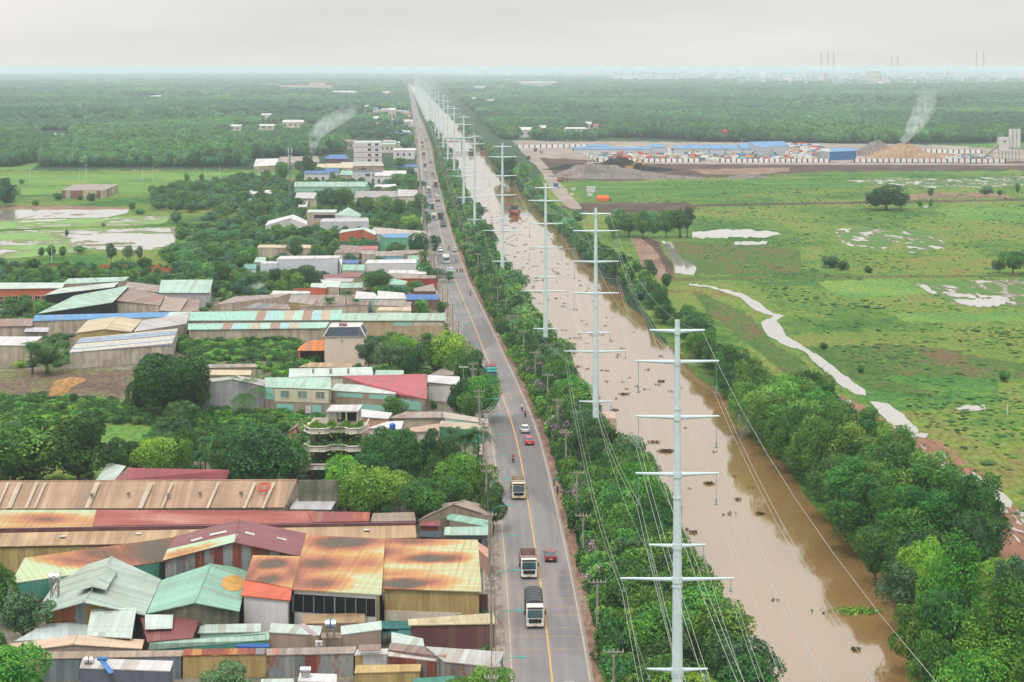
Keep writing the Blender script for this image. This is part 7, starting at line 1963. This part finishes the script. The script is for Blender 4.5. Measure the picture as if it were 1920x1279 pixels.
truck(*G(971, 927), '#e3d9bd', 'dump', True, 'cream tipper truck behind the red motorbike', 6.0, '#b8ab92')
truck(*G(921, 714), '#3fa39a', 'box', True, 'teal truck beside the roadside trees', 6.0, '#49a79d', '#8a4a44')
car(*G(1032, 1050), '#8e1f2c', False, 'maroon car driving away beside the white tipper truck'); car(*G(992, 833), '#d92832', False, 'bright red car driving away')
car(*G(984, 811), '#e6dedd', False, 'white car just ahead of the bright red car'); car(*G(1068, 1306), '#e8e8e8', False, 'white car at the very bottom of the road')
motorbike(*G(962, 868), '#c22a22', True, 'red', '#c23a3a', '#2c3340', '#c22a22'); motorbike(*G(979, 772), '#26282a', False, 'black', '#e0e0e0', '#2c3340', '#d8d8d8'); motorbike(*G(985, 783), '#3a3f55', False, 'dark blue', '#cf5a60', '#22252c', '#c22a22')
motorbike(*G(882, 556), '#c9c9cc', True, 'silver', '#5a3a44', '#2c3340', '#26282a'); motorbike(*G(880, 652), '#b5503a', True, 'rust coloured', '#a04a3a', '#2c3340', '#c22a22'); motorbike(*G(842, 468), '#7a2a2a', False, 'dark red', '#8a4040', '#2c3340', '#26282a')
motorbike(*G(855, 493), '#b06a5a', False, 'pinkish', '#c08070', '#2c3340', '#d8d8d8'); motorbike(*G(863, 511), '#2a2a33', False, 'black scooter like', '#cc3a40', '#2c3340', '#26282a'); motorbike(*G(857, 512), '#40506a', False, 'blue grey', '#b03038', '#2c3340', '#3f6fb0'); motorbike(*G(867, 512), '#303030', False, 'dark grey', '#d04a4a', '#22252c', '#c22a22')
truck(*G(844, 521), '#d8dcda', 'box', True, 'white and grey truck nearest behind the white bus', 5.4, '#aab0b4'); bus(*G(836, 494), '#e4e6e2', '#3f9f80', True, 'white bus with a green stripe')
car(*G(826, 472), '#dfe0df', True, 'white car following the white bus'); car(*G(852.6, 472), '#d9d6d2', False, 'white car parked at the canal side kerb')
truck(*G(813, 413), '#dcd8d0', 'box', True, 'white van like truck behind the blue truck', 4.6, '#d9d4cb'); truck(*G(810, 392), '#3e6ea8', 'box', True, 'blue fronted truck in the traffic queue', 4.6, '#c9cdd0')
truck(*G(826, 412), '#38507a', 'box', False, 'dark blue truck with a green tarpaulin', 5.2, '#3a4658', '#2f9a78'); truck(*G(831, 426), '#8c8f92', 'dump', False, 'grey tipper truck behind the green tarpaulin', 4.0, '#8f9394')
car(*G(820, 388), '#e2e4e2', False, 'white car ahead of the green tarpaulin truck'); truck(*G(820.5, 378), '#d5d0c6', 'box', False, 'pale box truck in the canal side lane', 5.0, '#cfc9be')
car(*G(808, 378), '#a9acae', True, 'grey car in the queue'); car(*G(806, 370), '#3a3e44', True, 'dark car in the queue'); truck(*G(804, 361), '#e2e2de', 'box', True, 'white truck at the head of the queue', 4.5, '#e0ded8')
car(*G(816.6, 367), '#e8e6e6', False, 'white car with a red tail by the pale box truck'); truck(*G(817, 350), '#cfc8c4', 'box', False, 'long container truck with a maroon box', 9.0, '#8e4048', '#d8d4cc')
rv = random.Random(8)
for i in range(16):
    y = 335 - i * 7.2; d = FPX * CAMH / (y - HZ); tw = i % 3 != 1
    col, nm = rv.choice([('#e2e2e0', 'white'), ('#8a8d90', 'grey'), ('#35383d', 'dark'), ('#b04040', 'red'), ('#d9d4c6', 'cream')])
    (car if rv.random() < .5 else truck)(*((rc(d) + (-2.4 if tw else 2.4), d, col) + ((tw,) if False else ())), **({}) ) if False else None
    lb = '%s %s far up the road, %s past the container truck' % (nm, '%s', ordinal(i + 1).replace(' nearest', '').replace('nearest', 'first'))
    if rv.random() < .55: car(rc(d) + (-2.4 if tw else 2.4), d, col, tw, lb % 'car')
    else: truck(rc(d) + (-2.4 if tw else 2.4), d, col, 'box', tw, lb % 'truck', 5.5, rv.choice(['#d8d8d4', '#b7bcc0', '#a0524a', '#c9c2b0']))
# roadside people and parked bikes
for i, (x, y, sh, tr) in enumerate(((1039, 912, '#3f9aa8', '#394048'), (1045.6, 929, '#2c4f9a', '#2c3340'), (917, 598, '#3f6fc0', '#33405a'), (846, 640, '#b04a40', '#333'), (944, 975, '#c05a48', '#2c3340'))):
    if i == 3: continue
    p = bpy.data.objects.new('person', rider_mesh(sh, tr if len(tr) > 4 else '#333333', '#26282a', False)); COL.objects.link(p); p.location = (*G(x, y), .1); p.rotation_euler = (0, 0, 1.0 * i)
    tag(p, ['person in a teal top standing on the canal side shoulder', 'person in dark blue standing below the teal dressed one', 'person in bright blue on the shoulder beside the bushes', '', 'person in a reddish top beside the house side poles'][i], 'person')
# ---------------------------------------------------------------- boats and bridge
def barge(x, d, L_, w, hexc, label, toward=True, cargo=True):
    b = Vector((x, d, .05)); r = empty('barge', (0, 0, 0), label, 'barge', 'barges on the canal')
    m = MB(); n = 10; rim, keel = [], []
    for k in range(n + 1):
        f = k / n; y = -L_ / 2 + L_ * f; ww = w / 2 * min(1, (1 - abs(2 * f - 1) ** 3) * 1.25 + .12)
        rim.append((ww, y, 1.5 + .9 * abs(2 * f - 1) ** 3)); keel.append((ww * .7, y, 0))
    for s in (-1, 1):
        for k in range(n): m.face([(s * keel[k][0], keel[k][1], 0), (s * keel[k + 1][0], keel[k + 1][1], 0), (s * rim[k + 1][0], rim[k + 1][1], rim[k + 1][2]), (s * rim[k][0], rim[k][1], rim[k][2])])
    for k in range(n): m.face([(-rim[k][0], rim[k][1], rim[k][2] - .25), (rim[k][0], rim[k][1], rim[k][2] - .25), (rim[k + 1][0], rim[k + 1][1], rim[k + 1][2] - .25), (-rim[k + 1][0], rim[k + 1][1], rim[k + 1][2] - .25)])
    part(m, 'hull', paint(hexc, .6), r)
    m = MB(); m.box((0, -L_ * .3, 2.9), (w * .75, L_ * .22, 2.6), taper=.93); part(m, 'cabin', paint('#3c5a62', .5), r)
    m = MB(); m.slab([(-w * .44, -L_ * .43, 4.4), (w * .44, -L_ * .43, 4.4), (w * .44, -L_ * .16, 4.4), (-w * .44, -L_ * .16, 4.4)], .15); part(m, 'roof', paint('#8e3038', .6), r)
    m = MB(); m.box((0, -L_ * .185, 3.2), (w * .6, .1, .9)); part(m, 'window', TY, r)
    m = MB(); m.box((0, L_ * .12, 1.6), (w * .7, L_ * .5, .9), taper=.8); part(m, 'hatch', paint('#a05048', .7), r)
    m = MB(); m.box((0, L_ * .49, 1.9), (w * .35, .3, .8)); part(m, 'bow_plate', paint('#c05a44'), r)
    r.location = b; r.rotation_euler = (0, 0, .059 + (pi if toward else 0))
barge(*G(965, 402), 20, 5.8, '#9c4a42', 'dark red barge coming down the canal towards us'); barge(*G(884, 288), 20, 6, '#4a4a4c', 'dark barge under the truss bridge', False); barge(*G(906, 287), 16, 5, '#a8444a', 'red barge moored right of the bridge opening', True)
def bridge():
    d = 1750; c = (905 - CXP) * d / FPX; x0, x1 = RLc(d) - 3, RR(d) + 6; r = empty('bridge', ((x0 + x1) / 2, d, 0), 'grey steel truss bridge across the canal', 'bridge')
    m = MB(); m.box(((x0 + x1) / 2, d, 4.8), (x1 - x0, 7, .6)); m.build('deck', CONC, r)
    for s in (-1, 1):
        m = MB(); y = d + s * 3.6; n = 10
        for k in range(n):
            a, b = x0 + (x1 - x0) * k / n, x0 + (x1 - x0) * (k + 1) / n
            m.tube((a, y, 5), (b, y, 8.4), .22, n=4); m.tube((a, y, 8.4), (b, y, 8.4), .3, n=4); m.tube((b, y, 5), (b, y, 8.4), .22, n=4)
        m.build('truss', paint('#7d8a90'), r)
    for f in (.02, .5, .98):
        m = MB(); m.box((x0 + (x1 - x0) * f, d, 2.3), (1.2, 6, 4.6)); m.build('pier', CONC, r)
    m = MB(); m.box((x0 + 9, d - 4, 5.2), (16, .2, 1.4)); m.build('banner', paint('#c9504a'), r)
bridge()

# ---------------------------------------------------------------- the building site beyond the meadow
def pfence(px0, py0, px1, py1, n, label, h=3.0):
    a, b = P(px0, py0), P(px1, py1); r = empty('panel_fence', a, label, 'fence'); d = b - a
    m = MB(); nn = Vector((d.y, -d.x, 0)).normalized() * .1
    m.face([a - nn, b - nn, b - nn + Vector((0, 0, h)), a - nn + Vector((0, 0, h))]); m.face([a + nn, a + nn + Vector((0, 0, h)), b + nn + Vector((0, 0, h)), b + nn]); m.face([a + nn + Vector((0, 0, h)), a - nn + Vector((0, 0, h)), b - nn + Vector((0, 0, h)), b + nn + Vector((0, 0, h))]); m.build('panels', paint('#e6ece9', .6, .9, .06), r)
    for i in range(n + 1):
        p = a + d * (i / n); m = MB(); m.box(p + Vector((0, -.05, h / 2 + .1)), (1.1, .8, h + .2)); m.build('post', paint('#b83232') if i % 2 else paint('#3a4642'), r)
pfence(1121, 304.5, 1312, 304.5, 18, 'white panel fence with red and dark posts, left front stretch'); pfence(1350, 304.8, 1555, 305, 20, 'white panel fence with red and dark posts, middle front stretch')
pfence(1602, 304.5, 1885, 305.5, 26, 'white panel fence with red and dark posts, right front stretch'); pfence(970, 278, 1100, 276, 12, 'white panel fence at the road fork beyond the canal'); pfence(1075, 284, 1260, 285, 16, 'white panel fence behind the site clutter'); pfence(1715, 286, 1840, 288, 12, 'short white panel fence behind the sand heaps'); pfence(1080, 283, 1120, 303.5, 6, 'slanting white panel fence at the left end of the site')
SB = BLUE; SBL = paint('#2f6fb0')
SR = [('1075,279 1220,280 1220,276 1078,275', 4, 5, 'long low blue roof at the left of the building site'), ('1098,274 1145,275 1140,271 1100,271', 5, 6, 'small blue roof behind the long low one'), ('1215,276 1250,276 1240,270 1216,270', 5, 7, 'slanting blue roof right of the long low one'),
      ('1264,279 1300,279 1285,272 1262,272', 5, 7, 'first blue roof of the slanting row'), ('1300,279 1330,279 1316,271 1288,271', 5, 7, 'second blue roof of the slanting row'), ('1330,279 1360,279 1345,271 1318,271', 5, 7, 'third blue roof of the slanting row'), ('1360,279 1392,280 1375,271 1348,271', 5, 7, 'fourth blue roof of the slanting row'),
      ('1392,279 1425,280 1405,269 1382,269', 5.5, 7.5, 'fifth blue roof of the slanting row'), ('1424,277 1480,272 1470,264.5 1403,266', 8, 11, 'largest blue roof of the building site')]
for s, ze, zr, lb in SR: M(lb, s, ze, zr, SB, paint('#c7cdd2', .7, .8), 'warehouse', group='blue site roofs')
M('blue hall with blue walls beside the panel fence', '1555,285 1606,283 1600,277 1560,278', 7, 9, SB, SBL, 'warehouse'); M('grey annexe of the blue site hall', '1538,283 1556,285 1556,279 1540,278', 6.5, 7.5, WGREY, paint('#b9c2c6'), 'warehouse')
def plantworks():
    b = P(1890, 300); r = empty('concrete_plant', b, 'white concrete mixing plant with three silos', 'concrete plant')
    s = b.y / FPX
    for k in range(3): m = MB(); m.tube(b + Vector((s * (5 + k * 7.5), 0, 10)), b + Vector((s * (5 + k * 7.5), 0, 25)), s * 3.6, n=14); m.build('silo', WHITE, r)
    m = MB(); m.box(b + Vector((-s * 9, 0, 13)), (s * 18, 7, 11)); m.build('mixing_tower', WHITE, r); m = MB(); m.box(b + Vector((-s * 8, -3.6, 15)), (s * 3, .2, 1.6)); m.build('window', GLASS, r)
    m = MB()
    for k in range(7): m.tube(b + Vector((s * (-17 + k * 6.3), 0, 0)), b + Vector((s * (-17 + k * 6.3), 0, 11)), .3, n=5)
    m.build('frame', BLUEG, r); m = MB(); m.tube(b + Vector((-s * 48, 0, 1)), b + Vector((-s * 14, 0, 14)), 1.1, n=6); m.build('conveyor', CONC, r)
plantworks()
rc_ = np.random.default_rng(12); cols = ['#d9d9d6', '#c2524a', '#4f86bd', '#b9aa92', '#6c7278', '#d58a4a', '#5aa39a']
G7 = [[[], []] for _ in cols]
for i in range(900):
    x = rc_.uniform(1120, 1540); y = rc_.uniform(281, 302)
    if i % 5 == 0: x = rc_.uniform(1440, 1540); y = rc_.uniform(272, 283)
    if i % 7 == 0: x = rc_.uniform(1765, 1860); y = rc_.uniform(292, 303)
    b = P(x, y); w_ = rc_.uniform(.8, 4); tbox(*G7[rc_.choice(7, p=[.35, .12, .1, .2, .13, .05, .05])], b.x, b.y, w_, rc_.uniform(1, 3), rc_.uniform(.4, 2.8))
for i, (V, F) in enumerate(G7):
    o = bpy.data.objects.new('building_materials', np_mesh('building_materials', V, F, paint(cols[i], .8))); COL.objects.link(o)
    tag(o, 'clutter of %s crates and stacks on the building site' % ['white', 'red', 'blue', 'sandy', 'grey', 'orange', 'teal'][i], kind='stuff')
def digger(px, py, s, hexc, label, face=1):
    b = P(px, py); r = empty('excavator', b, label, 'excavator', 'excavators'); p = paint(hexc, .5)
    for q in (-1, 1): m = MB(); m.box(b + Vector((0, q * 1.1 * s, .5 * s)), (3.6 * s, .6 * s, .9 * s), taper=.85); m.build('track', DARK, r)
    m = MB(); m.box(b + Vector((-.4 * s * face, 0, 1.6 * s)), (3 * s, 2.4 * s, 1.2 * s)); m.build('body', p, r)
    m = MB(); m.box(b + Vector((.7 * s * face, -.6 * s, 2.4 * s)), (1.2 * s, 1.1 * s, 1.6 * s), taper=.85); m.build('cab', TY, r)
    m = MB(); pts = [b + Vector((x * face * s, .3 * s, z * s)) for x, z in ((1, 2), (2.8, 5), (4.6, 4.8), (5.4, 2.2))]; m.poly_tube(pts, .32 * s, 5); m.build('boom', p, r)
    m = MB(); m.box(pts[-1] - Vector((0, 0, .6 * s)), (1.1 * s, 1.1 * s, 1 * s), taper=.6); m.build('bucket', DARK, r)
digger(1182, 321, 1.7, '#e0a52c', 'yellow excavator digging in the black soil heaps'); digger(1208, 319, 1.1, '#c9593c', 'small red excavator right of the yellow one', -1); digger(1050, 341, .9, '#dd6a33', 'orange excavator beside the blue truck at the dirt road'); digger(1310, 291, 1.1, '#e0a040', 'yellow excavator among the site clutter', -1)
for i, (x, y) in enumerate(((1410, 293), (1455, 293))): digger(x, y, 1.1, '#4fae98', ['left', 'right'][i] + ' mint green excavator in front of the blue roofs', 1 - 2 * i)
def tent(px, py, w, h, hexc, label):
    b = P(px, py); r = empty('tent', b, label, 'tent'); m = MB(); e = [b + Vector((-w, -w * .5, h * .55)), b + Vector((w, -w * .5, h * .55)), b + Vector((w, w * .5, h * .55)), b + Vector((-w, w * .5, h * .55))]; t0, t1 = b + Vector((-w * .9, 0, h)), b + Vector((w * .9, 0, h))
    m.face([e[0], e[1], t1, t0]); m.face([e[2], e[3], t0, t1]); m.face([e[1], e[2], t1]); m.face([e[3], e[0], t0]); m.build('canopy', paint(hexc, .7, .9), r)
    m = MB()
    for i in range(4):
        j = (i + 1) % 4; m.face([Vector((e[i].x, e[i].y, 0)), Vector((e[j].x, e[j].y, 0)), e[j], e[i]])
    m.build('side', paint(hexc, .7, .8), r)
tent(1130, 377, 3.4, 3.2, '#ee6a35', 'bright orange tent at the meadow edge'); tent(1140, 377, 1.8, 2.2, '#7a4a6a', 'small purple tarpaulin hut beside the orange tent'); tent(1132, 795, 2.6, 2.6, '#c9b3a0', 'small pale hut beside the second pylon')
for i, (x, y, s) in enumerate(((1108, 360, 4), (1075, 357, 2), (1106, 368, 2.4), (1735, 390, 1.8), (1072, 366, 1.6))):
    b = P(x, y); m = MB(); m.box(b + Vector((0, 0, s * .35)), (s * 1.3, s, s * .7)); m.box(b + Vector((0, 0, s * .74)), (s * 1.4, s * 1.1, s * .06)); tag(m.build('field_hut', WHITE, origin=b), ['largest white box hut at the meadow edge', 'left white box near the dirt road', 'small white box below the largest one', 'tiny white hut beside the big meadow tree', 'lowest small white box by the dirt road'][i], 'hut')
truck(*G(1042, 352), '#3a8fc0', 'dump', True, 'blue tipper truck standing on the dirt road', 6, '#3f95c4')
for i, (x, y) in enumerate(((991, 300), (1004, 284), (1015, 288))): truck(*G(x, y), ['#6a5a58', '#a04a4a', '#b5b5b0'][i], 'dump', bool(i % 2), ['dark', 'red', 'pale'][i] + ' tipper truck on the dirt road beyond the canal', 6, ['#5a5450', '#8e4a48', '#a9a49a'][i])
b = P(1359, 272); m = MB()
for k in range(6):
    a0, a1 = pi * k / 6, pi * (k + 1) / 6; m.tube(b + Vector((0, 0, 13 - 2.3 * cos(a0))), b + Vector((0, 0, 13 - 2.3 * cos(a1))), max(.05, 2.3 * sin(a0)), max(.05, 2.3 * sin(a1)), 10, caps=False)
m.tube(b, b + Vector((0, 0, 11)), .1, n=4); tag(m.build('balloon', paint('#d83a4a'), origin=b), 'round red balloon on a string above the blue roofs', 'balloon')
b = P(147, 582); m = MB(); m.tube(b, b + Vector((0, 0, 5.4)), .16, n=7); tag(m.build('chimney_pipe', paint('#7e4638'), origin=b), 'rusty chimney pipe in front of the large mint shed', 'chimney')
b = P(471, 576); m = MB(); m.tube(b, b + Vector((0, 0, 5)), .14, n=7); tag(m.build('chimney_pipe', paint('#54423c'), origin=b), 'dark chimney pipe beside the smoking workshop', 'chimney')

# ---------------------------------------------------------------- smoke
def smoke(label, path, dens, seed):
    """path: px, py (height read at the base's distance), radius in px"""
    b = P(path[0][0], path[0][1]); s = b.y / FPX; m = MB()
    pts = [(b + Vector(((x - path[0][0]) * s, 0, (path[0][1] - y) * s + .5)), r_ * s) for x, y, r_ in path]
    n = 12; rings = []
    for p, r_ in pts: rings.append([p + Vector((cos(2 * pi * i / n) * r_, sin(2 * pi * i / n) * r_, 0)) for i in range(n)])
    for a, c in zip(rings[:-1], rings[1:]):
        for i in range(n): j = (i + 1) % n; m.face([a[i], a[j], c[j], c[i]])
    m.face(rings[0][::-1]); m.face(rings[-1])
    t = bpy.data.materials.new('smoke'); t.use_nodes = True; nn = t.node_tree.nodes; nn.remove(nn['Principled BSDF']); L = t.node_tree.links
    v = nn.new('ShaderNodeVolumePrincipled'); v.inputs['Color'].default_value = (.88, .93, .96, 1)
    g = nn.new('ShaderNodeNewGeometry'); mp = nn.new('ShaderNodeMapping'); mp.inputs['Scale'].default_value = (1 / (s * 9), 1 / (s * 9), 1 / (s * 14)); mp.inputs['Location'].default_value = (seed, 0, 0); no = nn.new('ShaderNodeTexNoise'); no.inputs['Scale'].default_value = 1.0; no.inputs['Detail'].default_value = 3
    L.new(g.outputs['Position'], mp.inputs[0]); L.new(mp.outputs[0], no.inputs['Vector'])
    # denser near the fire, thinning with height
    sp_ = nn.new('ShaderNodeSeparateXYZ'); L.new(g.outputs['Position'], sp_.inputs[0]); H = pts[-1][0].z
    r1 = nn.new('ShaderNodeMapRange'); r1.inputs[1].default_value = .40; r1.inputs[2].default_value = .66; L.new(no.outputs['Fac'], r1.inputs[0])
    r2 = nn.new('ShaderNodeMapRange'); r2.inputs[1].default_value = 0; r2.inputs[2].default_value = H; r2.inputs[3].default_value = dens; r2.inputs[4].default_value = dens * .03; L.new(sp_.outputs['Z'], r2.inputs[0])
    mu = nn.new('ShaderNodeMath'); mu.operation = 'MULTIPLY'; L.new(r1.outputs[0], mu.inputs[0]); L.new(r2.outputs[0], mu.inputs[1]); L.new(mu.outputs[0], v.inputs['Density'])
    L.new(v.outputs[0], nn['Material Output'].inputs['Volume'])
    tag(m.build('smoke', t, origin=b), label, kind='stuff')
smoke('white smoke rising from a fire in the woods', [(584, 296, 4), (587, 280, 7), (590, 264, 12), (600, 248, 20), (616, 234, 28), (636, 220, 30), (652, 206, 22), (662, 194, 10)], .16, 3)
smoke('grey smoke rising behind the building site', [(1692, 274, 5), (1698, 262, 10), (1712, 246, 17), (1722, 228, 20), (1732, 208, 22), (1738, 180, 20), (1744, 160, 12)], .12, 9)
smoke('thin smoke above the tin roofs', [(460, 552, 7), (468, 546, 14), (480, 540, 16), (490, 533, 12), (498, 526, 6)], .35, 5)
smoke('thin bluish smoke over the canal bank', [(1392, 828, 6), (1398, 812, 14), (1396, 795, 18), (1385, 775, 14), (1375, 755, 6)], .16, 7)
# ---------------------------------------------------------------- greenery between the houses, kept clear of every footprint
def free(x, y, pad=1.2):
    for f in FOOT:
        if min(p[0] for p in f) - pad < x < max(p[0] for p in f) + pad and min(p[1] for p in f) - pad < y < max(p[1] for p in f) + pad: return False
    return True
YZ = [(560, 330), (700, 318), (800, 318), (812, 400), (832, 500), (842, 560), (640, 560), (400, 600), (0, 600), (0, 500), (300, 505), (470, 430), (540, 392)]
pt = fill([YZ], [], 450, 1500, lambda d: 5.2)
ga, gb, gc = [], [], []
for x, y, s in pt:
    if not free(x, y, 2.2) or not free(x, y + 7, 1.0) or rg.uniform() < .58: continue
    k = rg.uniform(.3, .6); (ga if rg.uniform() < .5 else gb).append((x, y, k, k * rg.uniform(.9, 1.2)))
scatter('garden_greenery', 'crowded garden trees filling the gaps between the houses', ga, 'mid0')
scatter('garden_greenery', 'leafy garden growth filling the gaps between the houses', gb, 'mid1')
pt = fill([YZ, [(250, 600), (842, 560), (930, 880), (930, 960), (640, 960), (640, 800), (330, 780), (250, 700)], [(0, 600), (250, 600), (260, 690), (0, 690)], [(-100, 890), (640, 880), (640, 905), (-100, 915)], [(600, 905), (930, 900), (925, 1000), (640, 985)]], [], 280, 1300, lambda d: 2.6 if d < 700 else 4)
g = [[], [], []]
for x, y, s in pt:
    if not free(x, y, .6) or rg.uniform() < .45 or not free(x, y + 2.5, .3): continue
    if x > rc(y) - 9.2: continue
    g[rg.integers(0, 3)].append((x, y, rg.uniform(.3, .9), rg.uniform(.6, 1.2)))
for i in range(3): scatter('undergrowth', ['green bushes in the yards between the houses', 'bright bushes in the yards between the houses', 'dark bushes in the yards between the houses'][i], g[i], 'bush%d' % i)
# verge weeds on the house side of the road
vw = []
for k in range(900):
    d = 205 + 700 * (k / 900) ** 1.2; vw.append((rc(d) - 7.6 - rg.uniform(0, 1.2), d + rg.uniform(-1, 1), rg.uniform(.1, .35), rg.uniform(.2, .5)))
scatter('verge_weeds', 'weeds growing along the kerb on the house side', [v for i, v in enumerate(vw) if sin(v[1] * .11) > -.2], 'bush0')
# a boundary bank of trees behind the near workshops
for i, (x, yt, yb, w, key) in enumerate([(215, 820, 905, 60, 'broad1'), (60, 800, 912, 120, 'broad4'), (-60, 790, 915, 150, 'broad3'), (420, 800, 905, 70, 'broad2'), (355, 800, 880, 60, 'broad0'), (640, 850, 960, 70, 'lime1'), (815, 850, 950, 60, 'broad3'), (760, 820, 925, 70, 'broad4'), (850, 890, 975, 70, 'broad0'), (695, 845, 945, 80, 'broad2')]):
    b = P(x, yb); put(key, b.x, b.y, CAMH * (1 - (yt - HZ) / (yb - HZ)), w * b.y / FPX, 'trees among the houses', _r)
# small houses strung along the road further up
rh_ = random.Random(31); nh = 0
cl = [('white', WHITER, WHITEW), ('mint', MINT, CREAM), ('grey', GREYR, OLDW), ('red', RED, CREAM), ('rusty brown', OLD, OLDW), ('blue', DBLUE, WHITEW)]
for i in range(60):
    d = 980 + i * 36 + rh_.uniform(-8, 8); side = -1
    x = rc(d) - 16 - rh_.choice([0, 0, 14, 30, 52, 80]) - rh_.uniform(0, 6); w = rh_.uniform(9, 20); dp = rh_.uniform(9, 18); h = rh_.choice([3.6, 4.2, 5.5, 7.2])
    if not all(free(x + a, d + b, 1.5) for a in (-w / 2, 0, w / 2) for b in (0, dp)): continue
    c_, rf, wl_ = rh_.choice(cl)
    o_ = [Vector((x - w / 2, d, h)), Vector((x + w / 2, d, h)), Vector((x + w / 2, d + dp, h + 1.2)), Vector((x - w / 2, d + dp, h + 1.2))]
    nh += 1
    shell('house', 'house', '%s roofed house left of the far road, %s past the container truck' % (c_, ordinal(nh).replace(' nearest', '').replace('nearest', 'first')), o_, [(0, 1, 2, 3)], rf, wl_, front=win(2 if w < 14 else 3, h * .35, h * .7, .35), group='small houses along the far road')
print('TREES', sum(1 for p in _planted if p[0].name.startswith('tree')), len(_planted))
# ---------------------------------------------------------------- haze
label_plants()
def haze_box():
    mb = MB()
    mb.box((0, 50000, 38.5), (220000, 180000, 79.0))
    t = bpy.data.materials.new('haze'); t.use_nodes = True
    n = t.node_tree.nodes; n.remove(n['Principled BSDF'])
    v = n.new('ShaderNodeVolumePrincipled'); v.inputs['Color'].default_value = (0.77, 0.888, 0.963, 1); v.inputs['Density'].default_value = 0.000105
    t.node_tree.links.new(v.outputs[0], n['Material Output'].inputs['Volume'])
    o = mb.build('haze', t)
    tag(o, 'thin bluish haze lying over the whole plain', kind='stuff')
haze_box()
